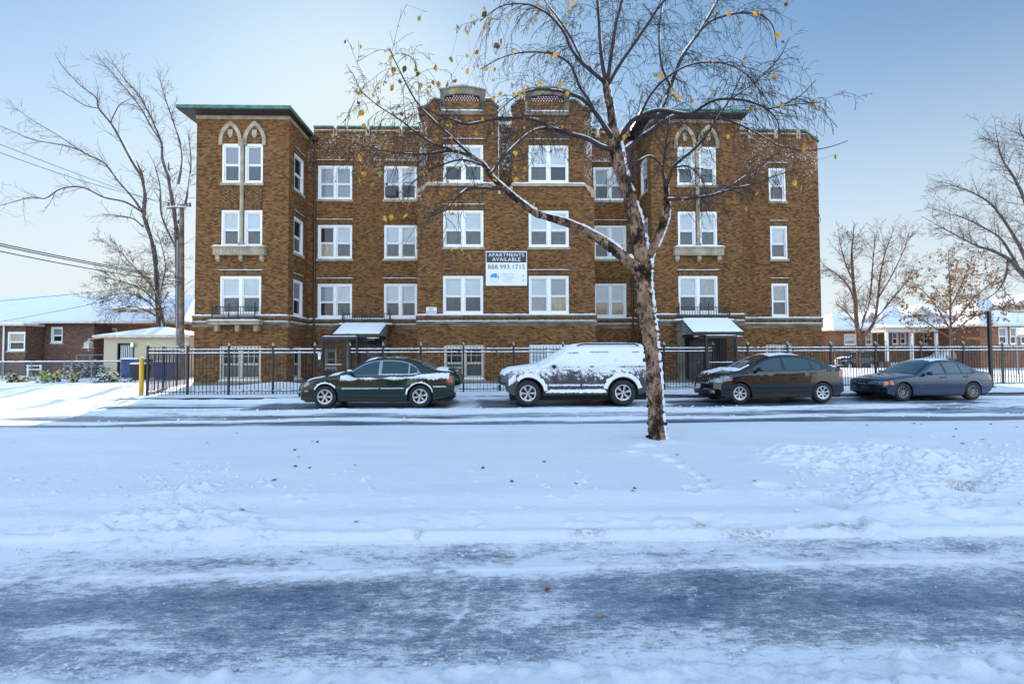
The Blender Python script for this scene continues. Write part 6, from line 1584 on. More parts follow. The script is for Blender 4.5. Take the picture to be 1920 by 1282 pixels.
back_tree('bare_tree', 'tall bare leaning tree left of the building with long limbs reaching to the left edge', gb(298, 34.6), [
    ([(301, 706, 10), (300, 640, 9), (296, 560, 8), (293, 500, 7.5), (285, 450, 7), (276, 425, 6.5), (270, 400, 6), (272, 362, 5.5), (266, 330, 5)], 0, 0),
    ([(266, 332, 4.5), (246, 300, 4), (225, 260, 3.6), (207, 230, 3), (185, 203, 2.5), (180, 183, 2), (150, 160, 1.4), (120, 128, 1)], 0, -2),
    ([(270, 402, 4), (250, 372, 3.5), (222, 340, 3.2), (198, 308, 2.8), (170, 293, 2.3), (130, 275, 1.8), (62, 262, 1.3), (10, 240, .8)], 0, 1.5),
    ([(185, 203, 1.8), (160, 198, 1.5), (118, 173, 1)], -1.6, -2.5), ([(150, 283, 1.6), (115, 258, 1.3), (60, 225, 1), (32, 205, .7)], 1, 2),
    ([(266, 397, 3.6), (235, 379, 3), (195, 370, 2.6), (165, 355, 2.5), (140, 350, 2.4), (110, 356, 2), (85, 372, 1.8), (60, 370, 1.5), (20, 380, 1.2), (-20, 390, .8)], 0, -2.5),
    ([(268, 425, 3), (250, 410, 2.5), (222, 405, 2), (200, 402, 1.3)], 0, 2), ([(207, 230, 2), (222, 200, 1.5), (235, 190, 1)], -1.5, -1)], 34.6, 4, 1.8, .022, 1, 1.0)
back_tree('bare_tree', 'second bare tree close against the left wall of the building, behind the utility pole', gb(336, 34.8), [
    ([(334, 706, 10), (334, 640, 9), (334, 560, 8), (333, 480, 7.5), (330, 420, 7), (322, 370, 6), (316, 330, 5.5)], 0, 0),
    ([(318, 335, 4.8), (305, 300, 4.2), (303, 270, 3.6), (290, 235, 3), (275, 205, 2.6), (262, 180, 2.1), (235, 150, 1.6), (213, 120, 1)], 0, -1.5),
    ([(334, 345, 4), (342, 300, 3.4), (336, 262, 2.8), (322, 220, 2.2), (310, 185, 1.6), (300, 150, 1)], 0, 1.5), ([(300, 262, 3), (282, 235, 2.4), (262, 200, 2), (230, 160, 1.5), (196, 122, .9)], -.5, 1.5),
    ([(335, 420, 4), (348, 380, 3.4), (355, 340, 2.8), (358, 300, 2), (354, 260, 1.3)], 0, 2), ([(333, 470, 3.5), (318, 440, 3), (302, 400, 2.4), (300, 350, 1.8), (290, 310, 1.2)], 0, -2)], 34.8, 5, 1.7, .022, 1, 1.6)
back_tree('low_tree', 'low spreading tree with scattered brown leaves hanging over the garage roof', gb(312, 34.3), [
    ([(313, 706, 5), (312, 640, 4), (306, 600, 4), (296, 560, 3), (280, 530, 2.4), (255, 505, 1.8), (225, 470, 1)], 0, -1), ([(306, 600, 3), (280, 585, 2.2), (250, 575, 1.8), (215, 580, 1.1)], 0, -1),
    ([(300, 575, 2.8), (270, 545, 2), (235, 530, 1.6), (200, 520, 1)], 0, 1), ([(308, 610, 2.5), (300, 560, 2), (310, 500, 1.6), (300, 450, 1)], 0, 1), ([(300, 590, 2.5), (270, 560, 2), (230, 550, 1.5), (190, 560, 1)], 0, .5)], 34.3, 6, 1.8, .016, 2, 2.4, True, (.14, .10, 1, .06, 'leaf_y'))
back_tree('bare_tree', 'bare many stemmed tree standing just right of the building above the fence', gb(1608, 34), [
    ([(1610, 690, 8), (1610, 640, 7.5), (1606, 600, 6.5), (1603, 560, 6), (1600, 530, 5), (1598, 500, 4), (1597, 470, 3), (1600, 445, 2)], 0, 0),
    ([(1608, 640, 5), (1625, 625, 5), (1640, 600, 4.5), (1646, 560, 3.6), (1650, 520, 2.8), (1658, 480, 2), (1668, 450, 1.3)], 0, -1.5), ([(1612, 620, 4.5), (1622, 590, 4), (1632, 550, 3), (1636, 500, 2.2), (1640, 450, 1.3)], 0, 1.5),
    ([(1605, 570, 3.5), (1590, 535, 3), (1570, 515, 2.2), (1550, 502, 1.3)], 0, -1), ([(1640, 600, 3), (1665, 570, 2.4), (1690, 540, 1.9), (1718, 510, 1.2)], -1, 1), ([(1606, 610, 3), (1592, 590, 2.4), (1575, 575, 1.5)], 0, -1.5),
    ([(1646, 560, 2.5), (1670, 520, 2), (1690, 480, 1.4), (1700, 455, 1)], -.8, -2), ([(1600, 530, 2.5), (1584, 490, 2), (1575, 455, 1.2)], 0, 1)], 34, 6, 1.9, .024, 2, 1.5, True, None, 0, 'bark_warm')
back_tree('maple_tree', 'small tree with drooping tan seed clusters behind the fence in front of the bungalows', gb(1784, 37), [
    ([(1786, 690, 4), (1784, 640, 4), (1782, 600, 3.2), (1782, 560, 2.6), (1780, 520, 1.8), (1778, 485, 1)], 0, 0), ([(1783, 620, 2.6), (1765, 590, 2.2), (1745, 560, 1.6), (1718, 535, 1)], 0, -1), ([(1783, 610, 2.6), (1805, 585, 2.2), (1830, 555, 1.6), (1860, 530, 1)], 0, 1),
    ([(1784, 635, 2.4), (1760, 620, 2), (1730, 600, 1.5), (1700, 590, 1)], 0, 1), ([(1784, 630, 2.4), (1815, 600, 2), (1850, 585, 1.5), (1885, 575, 1)], 0, -1), ([(1782, 575, 2), (1800, 540, 1.6), (1815, 505, 1)], 0, .5)], 37, 6, 1.9, .02, 2, 2.0, True, (.2, .18, 2, .12, 'leaf_t'), 0, 'bark_warm')
back_tree('bare_tree', 'large dark bare tree reaching in from the right edge of the picture', gb(2010, 29), [
    ([(2012, 690, 22), (2005, 640, 20), (1990, 590, 18), (1965, 560, 15), (1940, 535, 11), (1915, 510, 8), (1890, 485, 6), (1860, 470, 5), (1835, 462, 4), (1800, 445, 2.6), (1762, 425, 1.5)], 0, -1),
    ([(1945, 545, 9), (1925, 490, 7), (1905, 450, 5), (1880, 410, 4), (1855, 380, 3), (1820, 360, 2), (1780, 345, 1.2)], -.5, 1.5), ([(1960, 555, 9), (1950, 480, 8), (1930, 400, 6), (1905, 340, 4), (1880, 300, 2.6), (1870, 262, 1.4)], 0, -1.5),
    ([(1985, 580, 10), (1985, 480, 8), (1965, 380, 6), (1940, 300, 4), (1915, 250, 2)], 0, 1), ([(1915, 512, 5), (1880, 452, 3.5), (1850, 430, 2.6), (1810, 410, 1.7), (1775, 400, 1)], -.6, .8), ([(1890, 485, 4), (1885, 520, 3), (1870, 545, 2), (1850, 560, 1)], -.6, -1)], 29, 6, 2.2, .022, 2, 1.5, False)
# ------------------------------------------------------------------ neighbouring houses
MT['brick_house'] = brick_mat('dark_red_brown_brick', [(.09, .045, .032), (.16, .075, .05), (.12, .06, .042), (.2, .10, .062)], (.16, .13, .11))
MT['brick_orange'] = brick_mat('orange_brick', [(.24, .10, .05), (.34, .15, .07), (.28, .12, .055), (.2, .09, .05)], (.25, .2, .16))
MT['trim'] = simple('cream_trim', (.55, .50, .42), .6)
def siding_mat():
    m, t, p = mat('cream_lap_siding'); v = pos(t); s = N(t, 'ShaderNodeSeparateXYZ'); L(t, v, s.inputs[0])
    f = mth(t, 'FRACT', mth(t, 'MULTIPLY', s.outputs[2], 8.0)); L(t, ramp(t, f, [(0, (.22, .17, .11)), (.10, (.56, .46, .32)), (1, (.62, .51, .36))]), p.inputs['Base Color'])
    p.inputs['Roughness'].default_value = .6; bump(t, p, f, .5, .02); return m
MT['siding'] = siding_mat()
def pX(px, Y): return P(px, 640, Y)[0]
def pZ(px, py, Y): return P(px, py, Y)[2]
def hwin(root, px0, px1, py0, py1, Y, kinds='sd', single=True, frame='white'):
    xm = (px0+px1)/2; return window(fr_front(Y), pX(px0, Y), pX(px1, Y), pZ(xm, py1, Y), pZ(xm, py0, Y), kinds, single=single, lintel=False, parent=root, frame=frame)
def hip(root, x0, x1, y0, y1, ze, zr, inset, over=.6, name='roof', mtrl='snow', edge='trim', gable=False):
    q = MB(); X0, X1, Y0, Y1 = x0-over, x1+over, y0-over, y1+over; ym = (Y0+Y1)/2; a, b = (X0+.2, X1-.2) if gable else (X0+inset, X1-inset)
    n = 14; rows = []
    q.add([(X0, Y0, ze), (X1, Y0, ze), (X1, Y1, ze), (X0, Y1, ze), (a, ym, zr), (b, ym, zr)], [(0, 1, 5, 4), (1, 2, 5), (2, 3, 4, 5), (3, 0, 4), (0, 3, 2, 1)])
    ro = q.build(name, MT[mtrl], root)
    q = MB(); q.box(X0-.02, X1+.02, Y0-.10, Y0+.02, ze-.16, ze-.01); q.box(X0+.02, X1-.02, Y0+.05, Y1-.05, ze-.10, ze-.02); q.build('gutter', MT[edge], ro); return ro
def house_walls(root, x0, x1, y0, y1, z1, mtrl='brick_house', hl=()):
    q = MB(); wall(q, fr_front(y0), x0, x1, .0, z1, hl, .12)
    q.add([(x0, y0, 0), (x0, y1, 0), (x0, y1, z1), (x0, y0, z1)], [(0, 3, 2, 1)]); q.add([(x1, y0, 0), (x1, y1, 0), (x1, y1, z1), (x1, y0, z1)], [(0, 1, 2, 3)]); q.add([(x0, y1, 0), (x1, y1, 0), (x1, y1, z1), (x0, y1, z1)], [(0, 3, 2, 1)])
    return q.build('wall', MT[mtrl], root)
def hole(px0, px1, py0, py1, Y):
    xm = (px0+px1)/2; return (pX(px0, Y), pX(px1, Y), pZ(xm, py1, Y), pZ(xm, py0, Y))
# -- left: long bungalow
Yh = 36.2; ze = pZ(100, 602, Yh-.6)
h1 = thing('brick_bungalow', (pX(60, Yh), Yh, .1), 'long dark brick bungalow with a broad snowy roof at the left edge', 'house', 'bungalows around the apartment block')
house_walls(h1, pX(-160, Yh), pX(176, Yh), Yh, Yh+9, ze, hl=[hole(95, 117, 613, 643, Yh)])
house_walls(h1, pX(176, Yh)+.003, pX(330, Yh), Yh+1.6, Yh+9, ze, 'brick_orange', hl=[hole(185, 202, 612, 650, Yh+1.6), hole(204, 219, 615, 650, Yh+1.6)])
hwin(h1, 95, 117, 613, 643, Yh, 'sd'); hwin(h1, 185, 202, 612, 650, Yh+1.6, 'cd'); hwin(h1, 204, 219, 615, 650, Yh+1.6, 'sd')
ro = hip(h1, pX(-160, Yh), pX(336, Yh), Yh, Yh+10, ze, pZ(60, 553, Yh+5), 2.5)
q = MB(); xx, yy = pX(172, Yh+4.6), Yh+4.2; zz = pZ(172, 556, Yh+4.2); q.lathe([(.1, -.3), (.1, .2), (.26, .24), (.26, .34), (.1, .42), (0, .43)], 12, (xx, yy, zz)); q.build('roof_vent', MT['trim'], ro)
q = MB(); xd = pX(268, Yh+2); q.box(xd-1.6, xd+1.4, Yh+1.2, Yh+4, ze+.3, ze+1.1); q.build('dormer', MT['trim'], ro)
for i in range(3): q = MB(); q.box(xd-1.3+i*.95, xd-.75+i*.95, Yh+1.18, Yh+1.198, ze+.5, ze+.95); q.build('window', MT['g_dark'], ro)
q = MB(); q.add([(xd-1.9, Yh+.9, ze+1.05), (xd+1.7, Yh+.9, ze+1.05), (xd+1.7, Yh+4.4, ze+1.9), (xd-1.9, Yh+4.4, ze+1.9)], [(0, 1, 2, 3)]); q.build('dormer_roof', MT['snow'], ro)
# -- annex at the very edge
Ya = 34.8; h2 = thing('brick_annex', (pX(10, Ya), Ya, .1), 'small flat roofed brick house wing with one white framed window at the far left edge', 'house', 'bungalows around the apartment block')
za = pZ(20, 611, Ya); house_walls(h2, pX(-160, Ya), pX(48, Ya), Ya, Ya+1.35, za, 'brick_house', hl=[hole(14, 47, 622, 658, Ya)]); hwin(h2, 14, 46.5, 622, 658, Ya, 'td')
q = MB(); q.box(pX(-165, Ya), pX(54, Ya), Ya-.4, Ya+1.2, za+.003, za+.14); ro = q.build('roof', MT['trim'], h2); q = MB(); snow_slab(q, fr_front(Ya), pX(-165, Ya), pX(54, Ya), -.4, 1.2, za+.141, .12); q.build('roof_snow', MT['snow'], ro, True)
q = MB(); q.tube([(pX(9, Ya), Ya-.08, .1), (pX(9, Ya), Ya-.08, za)], .05, 8); q.build('downpipe', MT['white'], h2)
# -- garage
Yg = 30.5; g_ = thing('garage', (pX(270, Yg), Yg, .1), 'small cream sided garage with a barred door between the bungalow and the apartment block', 'garage')
zg = pZ(260, 632, Yg); house_walls(g_, pX(195, Yg), pX(352, Yg), Yg, Yg+3.0, zg, 'siding', hl=[hole(223, 250, 645, 710, Yg)])
q = MB(); h_ = hole(223, 250, 645, 710, Yg); q.box(h_[0], h_[1], Yg+.08, Yg+.12, h_[2], h_[3]); do = q.build('door', MT['black'], g_)
q = MB()
for i in range(1, 8): xq = h_[0]+(h_[1]-h_[0])*i/8; q.box(xq-.02, xq+.02, Yg+.04, Yg+.078, h_[2], h_[3]-.08)
q.build('door_bars', MT['white'], do); q = MB(); q.box(h_[0]-.07, h_[0], Yg-.03, Yg+.1, h_[2], h_[3]+.07); q.box(h_[1], h_[1]+.07, Yg-.03, Yg+.1, h_[2], h_[3]+.07); q.box(h_[0], h_[1], Yg-.03, Yg+.1, h_[3], h_[3]+.07); q.build('door_frame', MT['black'], g_)
ro = hip(g_, pX(195, Yg), pX(352, Yg), Yg, Yg+3.0, zg+.12, pZ(300, 613, Yg+1.5), 2.6, .35, edge='trim')
q = MB(); xg = pX(253, Yg); q.box(xg-.08, xg+.08, Yg-.25, Yg-.003, pZ(253, 650, Yg), pZ(253, 643, Yg)); q.build('door_lamp', MT['chrome'], g_)
# lantern shaped bird feeder on a bracket
xb, yb = pX(166, 29.5), 29.5; zb = pZ(166, 640, 29.5)
q = MB(); q.tube([(pX(196, Yg), Yg-.05, zg-.02), (pX(180, 30), 29.9, zg-.1), (xb, yb, zb+.12)], .03, 6); br_ = q.build('bracket', MT['white'], g_)
q = MB(); q.box(xb-.2, xb+.2, yb-.2, yb+.2, zb-.42, zb-.37); q.box(xb-.15, xb+.15, yb-.15, yb+.15, zb-.37, zb-.08); q.lathe([(.27, -.08), (.0, .1)], 4, (xb, yb, zb)); q.tube([(xb, yb, zb+.08), (xb, yb, zb+.16)], .01, 4)
q.tube([(xb, yb, zb-.42), (xb, yb, zb-.6)], .03, 5)
tag(q.build('bird_feeder', MT['trim'], None, origin=(xb, yb, zb-.42)), 'little house shaped bird feeder hanging from the garage eave bracket', 'bird feeder')
# -- chain link fence
Yc = 28.6; xa_, xb_ = pX(-120, Yc), pX(228, Yc)
cf = thing('chain_link_fence', ((xa_+xb_)/2, Yc, .1), 'low snowy chain link fence in front of the bungalow and garage', 'fence'); MT['galv'] = simple('galvanised_wire', (.22, .24, .26), .5, .4)
for px in (-100, -50, 6, 60, 122, 136, 173, 228):
    q = MB(); x = pX(px, Yc); q.tube([(x, Yc, .05), (x, Yc, 1.36)], .035, 7); q.lathe([(.045, 0), (.0, .06)], 7, (x, Yc, 1.36)); q.build('post', MT['galv'], cf)
q = MB(); q.tube([(xa_, Yc, 1.30), (xb_, Yc, 1.30)], .022, 6); q.build('top_rail', MT['galv'], cf); q = MB(); snow_slab(q, fr_front(Yc), xa_, xb_, -.02, .02, 1.32, .05); q.build('rail_snow', MT['snow'], cf, True)
q = MB(); n = int((xb_-xa_)/.14)
for i in range(n):
    x = xa_+i*.14
    for s_ in (-1, 1): x2 = x+s_*1.1; q.add([(x-.005, Yc, .15), (x+.005, Yc, .15), (x2+.005, Yc, 1.28), (x2-.005, Yc, 1.28)], [(0, 1, 2, 3)])
q.build('wire_mesh', MT['galv'], cf)
cf2 = thing('chain_link_fence', (pX(170, 32), 32, .1), 'second taller chain link fence running behind the hedge by the garage corner', 'fence')
for px in (145, 170, 196): q = MB(); x = pX(px, 32); q.tube([(x, 32, .05), (x, 32, 1.75)], .035, 7); q.build('post', MT['galv'], cf2)
q = MB(); q.tube([(pX(145, 32), 32, 1.72), (pX(196, 32), 32, 1.72)], .03, 6); q.build('top_rail', MT['galv'], cf2)
q = MB(); q.box(pX(50, 32.4), pX(76, 32.4), 32.4, 32.45, .75, .82); q.box(pX(50, 32.4), pX(76, 32.4), 32.4, 32.45, 1.0, 1.06)
for px in (52, 76): q.box(pX(px, 32.4), pX(px, 32.4)+.07, 32.38, 32.47, .05, 1.1)
tag(q.build('garden_rail', MT['white'], None, origin=(pX(63, 32.4), 32.4, .05)), 'short white garden rail against the dark bungalow wall', 'railing')
# -- hedge and plants
def shrub(px, py_base, Y, w_, h_, nleaf, mats_, label, snowy=.3, s=.09, name='shrub', group='garden plants by the chain link fence'):
    x = pX(px, Y); root = thing(name, (x, Y, .1), label, 'shrub', group); st, lf, sn = MB(), MB(), MB()
    tips = []
    for i in range(max(6, int(w_*12))):
        a = rng.uniform(0, 6.28); r = rng.random()*w_*.5; p0 = np.array((x+r*.6*math.cos(a), Y+r*.5*math.sin(a), .12)); p1 = p0+np.array((rng.gauss(0, w_*.16), rng.gauss(0, .12), h_*rng.uniform(.5, 1)))
        st.tube([p0, (p0+p1)/2+np.array((rng.gauss(0, .04), 0, 0)), p1], .010, 3, cap=False); tips.append((p0, p1))
    for i in range(nleaf):
        p0, p1 = rng.choice(tips); f_ = rng.uniform(.35, 1.05); p = p0+(p1-p0)*f_+np.array([rng.gauss(0, .07) for _ in range(3)])
        leaf(lf, p, s*rng.uniform(.6, 1.3), rng.randrange(len(mats_)), False)
        if rng.random() < snowy: sn.lathe([(.02, 0), (s*.5, .012), (.0, s*.35)], 5, p+np.array((0, 0, s*.2)))
    st.build('stems', MT['bark'], root); lf.build('leaves', [MT[m_] for m_ in mats_], root); sn.build('leaf_snow', MT['snow'], root, True)
MT['leaf_dg'] = simple('dark_green_leaf', (.03, .055, .022), .6, var=.3); MT['leaf_ly'] = simple('lime_yellow_leaf', (.38, .42, .06), .6, var=.25, scale=20)
for a in ((24, 25.0, .8, .75, 120, ('leaf_ly', 'leaf_dg'), 'lime leaved plant, first from the left edge in front of the wire fence', .2, .12),
          (47, 25.5, 1.0, .5, 120, ('leaf_dg', 'leaf_b', 'leaf_ly'), 'low dark green plant half buried in snow, second from the left edge', .4, .1),
          (88, 24.5, 1.1, .85, 170, ('leaf_ly', 'leaf_dg', 'leaf_ly'), 'bright yellow green bushy plant below the bungalow window', .2, .12),
          (112, 25.8, .8, .95, 100, ('leaf_y', 'leaf_dg'), 'taller orange tinged plant behind the yellow green bush', .2, .1),
          (143, 25.2, .9, .75, 120, ('leaf_ly', 'leaf_y', 'leaf_dg'), 'yellowing plant near the middle of the chain link fence', .3, .11),
          (206, 24.6, 1.5, .7, 240, ('leaf_dg', 'leaf_dg', 'leaf_ly'), 'wide dark green snow sprinkled shrub in front of the garage corner', .5, .12),
          (180, 23.8, .6, .3, 50, ('leaf_dg', 'leaf_b'), 'tiny plant poking out of the snow left of the garage shrub', .4, .09), (243, 24.2, .6, .3, 50, ('leaf_dg', 'leaf_b'), 'tiny plant poking out of the snow beside the black bin', .4, .09)):
    shrub(a[0], 0, a[1], a[2], a[3], a[4], a[5], a[6], a[7], a[8])
shrub(165, 0, 30.6, 3.6, 1.15, 900, ('leaf_dg', 'leaf_dg', 'leaf_b'), 'dark clipped hedge capped with snow behind the chain link fence', .35, .13, 'hedge', None)
# -- bins, bollard, skip
def bin_(px0, px1, py0, Y, m_, label, name='wheelie_bin', cat='bin', k=.9, group=None):
    x0, x1 = pX(px0, Y), pX(px1, Y); zt = pZ(px0, py0, Y); d = (x1-x0)*.95; xm, ym = (x0+x1)/2, Y+d/2; hw_ = (x1-x0)/2
    root = thing(name, (xm, ym, .12), label, cat, group); q = MB(); lo = [(xm-hw_*k*.86, Y+.06), (xm+hw_*k*.86, Y+.06), (xm+hw_*k*.86, Y+d-.06), (xm-hw_*k*.86, Y+d-.06)]; hi = [(xm-hw_*.96, Y), (xm+hw_*.96, Y), (xm+hw_*.96, Y+d), (xm-hw_*.96, Y+d)]
    q.add([(a, b, .14) for a, b in lo]+[(a, b, zt-.12) for a, b in hi], [(3, 2, 1, 0), (0, 1, 5, 4), (1, 2, 6, 5), (2, 3, 7, 6), (3, 0, 4, 7), (4, 5, 6, 7)])
    q.box(xm-hw_*.99, xm+hw_*.99, Y-.02, Y+d+.02, zt-.18, zt-.121); q.build('bin_body', MT[m_], root)
    q = MB(); q.box(xm-hw_, xm+hw_, Y-.04, Y+d+.05, zt-.12, zt-.06); q.add([(xm-hw_*.9, Y, zt-.059), (xm+hw_*.9, Y, zt-.059), (xm+hw_*.9, Y+d, zt-.059), (xm-hw_*.9, Y+d, zt-.059), (xm-hw_*.6, Y+d*.4, zt-.02), (xm+hw_*.6, Y+d*.4, zt-.02)], [(0, 1, 5, 4), (1, 2, 5), (2, 3, 4, 5), (3, 0, 4)]); q.build('lid', MT[m_], root)
    q = MB(); snow_slab(q, fr_front(Y), xm-hw_, xm+hw_, -.04, d, zt-.045, .08); q.build('lid_snow', MT['snow'], root, True)
    for s_ in (-1, 1): q = MB(); q.lathe([(.11, -.03), (.11, .03)], 12, (xm+s_*hw_*.7, Y+d-.05, .24), 'y'); q.build('wheel', MT['black'], root)
MT['bin_blue'] = simple('blue_plastic', (.02, .06, .22), .5, var=.2); MT['bin_blue2'] = simple('bright_blue_plastic', (.015, .04, .30), .45, var=.2)
bin_(225, 262, 672, 28.9, 'bin_blue', 'blue snow topped rubbish bin against the garage wall', group=None); bin_(243, 268, 681, 26.6, 'black', 'black snow topped rubbish bin beside the yellow bollard')
bin_(287, 321, 677, 27.0, 'bin_blue2', 'bright blue rubbish bin seen through the iron fence in front of the garage')
Yb_ = 18.2; xb_, zb_ = pX(266.5, Yb_), pZ(266.5, 671, Yb_); q = MB(); q.lathe([(.075, -.05), (.075, zb_-.2), (.06, zb_-.16), (0, zb_-.14)], 16, (xb_, Yb_, .15))
MT['yellow'] = simple('yellow_paint', (.72, .42, .02), .5, var=.12); bo = q.build('bollard', MT['yellow'], None, True, origin=(xb_, Yb_, .1)); tag(bo, 'yellow steel bollard standing in the snow at the left end of the iron fence', 'bollard')
q = MB(); q.lathe([(.06, 0), (.05, .03), (0, .05)], 10, (xb_, Yb_, zb_+.005)); q.build('bollard_snow', MT['snow'], bo, True)
# -- utility pole and wires
Yp = 27.0; xp_ = pX(341, Yp); zt = pZ(338, 384, Yp)
up_ = thing('utility_pole', (xp_, Yp, .1), 'tall grey wooden utility pole with a crossarm beside the left wall', 'utility pole'); MT['wood'] = simple('grey_weathered_wood', (.19, .15, .12), .85, var=.35, scale=4)
q = MB(); q.tube([(xp_+(pX(337, Yp)-xp_)*i/10, Yp, .05+(zt-.05)*i/10) for i in range(11)], [.16-.045*i/10 for i in range(11)], 12); q.build('pole', MT['wood'], up_, True)
q = MB(); a_, b_ = P(313, 391, Yp-.15), P(358, 386, Yp-.15); q.tube([a_, b_], .055, 4); q.build('crossarm', MT['wood'], up_); q = MB(); snow_slab(q, fr_front(Yp-.15), a_[0], b_[0], -.05, .05, a_[2]+.08, .05); q.build('crossarm_snow', MT['snow'], up_, True)
q = MB(); q.tube([(xp_-.2, Yp-.1, .1), (pX(333, Yp), Yp-.12, zt-2.0)], .05, 8); q.build('conduit', MT['galv'], up_)
for i, px in enumerate((316, 326, 350, 356)):
    q = MB(); p = P(px, 388, Yp-.15); q.lathe([(.03, 0), (.06, .05), (.05, .1), (.07, .14), (.02, .2), (0, .2)], 8, (p[0], p[1], p[2]+.05)); q.build('insulator', MT['stone_dark'], up_)
def wire(a, b, Ya, Yb2, sag, r, label):
    p0, p1 = P(*a, Ya), P(*b, Yb2); pts = [p0+(p1-p0)*t-np.array((0, 0, sag*4*t*(1-t))) for t in np.linspace(0, 1, 24)]
    q = MB(); q.tube(pts, r, 5); tag(q.build('power_line', MT['black'], None, origin=p1), label, 'cable', 'overhead cables at the left')
wire((-260, 165), (318, 386), 14, 26.85, .15, .011, 'topmost thin overhead wire rising to the left edge from the pole crossarm')
wire((-260, 180), (351, 386), 14.5, 26.85, .45, .011, 'thin overhead wire just under the topmost one, meeting the right end of the crossarm')
wire((-260, 397), (338, 520), 14, 26.8, .15, .022, 'thick overhead cable, uppermost of the low bundle at the left')
wire((-260, 402), (339, 523), 14.3, 26.8, .15, .022, 'thick overhead cable, middle one of the low bundle at the left')
wire((-260, 412), (340, 529), 14.6, 26.8, .2, .020, 'thick overhead cable, lowest of the low bundle at the left')
wire((-260, 585), (339, 530), 30, 26.8, .1, .014, 'sagging service wire crossing the bungalow roof, uppermost of those on it')
wire((-260, 640), (339, 533), 30.5, 26.8, .3, .013, 'sagging service wire crossing low over the bungalow roof towards its gutter')
# -- right: bungalows beyond the fence
Yr = 46.0
def bung(pxs, Y, pe, pr, label, wins, depth=9, inset=3.5, porch=None, dorm=None, mtrl='brick_orange', ppy=None, gable=False):
    x0, x1 = pX(pxs[0], Y), pX(pxs[1], Y); xm = sum(pxs)/2; ze_ = pZ(xm, pe, Y-.6); zr_ = pZ(xm, pr, Y+depth/2)
    r_ = thing('brick_bungalow', ((x0+x1)/2, Y, .1), label, 'house', 'bungalows around the apartment block'); house_walls(r_, x0, x1, Y, Y+depth, ze_, mtrl, [hole(*w_[:4], Y) for w_ in wins])
    for w_ in wins: hwin(r_, *w_[:4], Y, w_[4])
    ro_ = hip(r_, x0, x1, Y, Y+depth, ze_, zr_, inset, gable=gable)
    if dorm:
        a, b, c, d = dorm; Yd = Y+1.4; q = MB(); xa2, xb2, za2, zb2 = pX(a, Yd), pX(b, Yd), pZ(a, d, Yd), pZ(a, c, Yd); q.prism([(xa2, za2), (xb2, za2), (xb2, zb2-.3), ((xa2+xb2)/2, zb2+.4), (xa2, zb2-.3)], Yd, Yd+3.2); do_ = q.build('dormer', MT['trim'], ro_)
        xm2 = (xa2+xb2)/2
        for s_ in (-1, 1):
            q = MB(); q.add([(xm2, Yd-.4, zb2+.5), (xm2+s_*((xb2-xa2)/2+.5), Yd-.4, zb2-.5), (xm2+s_*((xb2-xa2)/2+.5), Yd+3.3, zb2-.5), (xm2, Yd+3.3, zb2+.5), (xm2, Yd-.4, zb2+.64), (xm2+s_*((xb2-xa2)/2+.55), Yd-.4, zb2-.34), (xm2+s_*((xb2-xa2)/2+.55), Yd+3.3, zb2-.34), (xm2, Yd+3.3, zb2+.64)], [(0, 1, 2, 3), (4, 5, 6, 7), (0, 1, 5, 4), (1, 2, 6, 5), (2, 3, 7, 6)]); q.build('dormer_roof', MT['snow'], ro_)
        n_ = 3
        for i in range(n_): q = MB(); w2 = (xb2-xa2)/n_; q.box(xa2+w2*i+.08, xa2+w2*(i+1)-.08, Yd-.03, Yd-.003, za2+.15, zb2-.35); q.build('window', MT['g_dark'], ro_)
    if porch:
        a, b = porch; Yq = Y-2.4; xa2, xb2 = pX(a, Yq), pX(b, Yq); q = MB(); q.box(xa2, xb2, Yq, Y-.61, ze_-.55, ze_-.17); po = q.build('porch_beam', MT['trim'], r_)
        q = MB(); q.add([(xa2-.3, Yq-.3, ze_-.1), (xb2+.3, Yq-.3, ze_-.1), (xb2+.3, Y+.5, ze_+.35), (xa2-.3, Y+.5, ze_+.35), (xa2-.3, Yq-.3, ze_-.17), (xb2+.3, Yq-.3, ze_-.17)], [(0, 1, 2, 3), (0, 4, 5, 1)]); q.build('porch_roof', MT['snow'], po)
        for f_ in (0, .5, 1): x = xa2+.12+(xb2-xa2-.24)*f_; q = MB(); q.box(x-.1, x+.1, Yq+.02, Yq+.22, .9, ze_-.552); q.box(x-.22, x+.22, Yq-.02, Yq+.3, .05, .9, 1); q.build('porch_column', [MT['white'], MT['brick_orange']], r_)
        q = MB(); q.box(xa2, xb2, Yq+.3, Y-.003, .05, .75); q.build('porch_floor', MT['trim'], r_)
    return r_
bung((1520, 1572), Yr+2, 618, 590, 'snow roofed bungalow just showing past the right corner of the apartment block', [(1547, 1560, 626, 645, 'sd')], dorm=(1546, 1562, 604, 614))
bung((1566, 1670), Yr, 617, 585, 'brown brick bungalow with small white windows behind the many stemmed tree', [(1583, 1606, 626, 647, 'bs'), (1623, 1636, 625, 647, 'sd'), (1645, 1658, 624, 647, 'sd')], dorm=(1622, 1641, 596, 606))
bung((1664, 1802), Yr-1, 613, 574, 'brick bungalow with a wide porch and gabled dormer, middle of the row on the right', [(1673, 1685, 622, 646, 'sd'), (1688, 1700, 622, 646, 'sd'), (1703, 1715, 622, 646, 'sd'), (1732, 1742, 622, 646, 'dd')], porch=(1662, 1760), dorm=(1712, 1740, 583, 597))
bung((1798, 1850), Yr+.5, 612, 572, 'plain dark bungalow side wall between two lit houses on the right', [(1812, 1822, 628, 640, 'dd')], mtrl='brick_house', inset=1.5)
h5 = bung((1838, 2060), Yr-6, 608, 560, 'orange brick bungalow with a white windowed bay and dormer at the right edge', [(1873, 1890, 613, 646, 'sd'), (1894, 1908, 613, 646, 'sd'), (1914, 1930, 613, 646, 'cd'), (1960, 1985, 613, 646, 'sd')], dorm=(1903, 1945, 565, 584), inset=5)
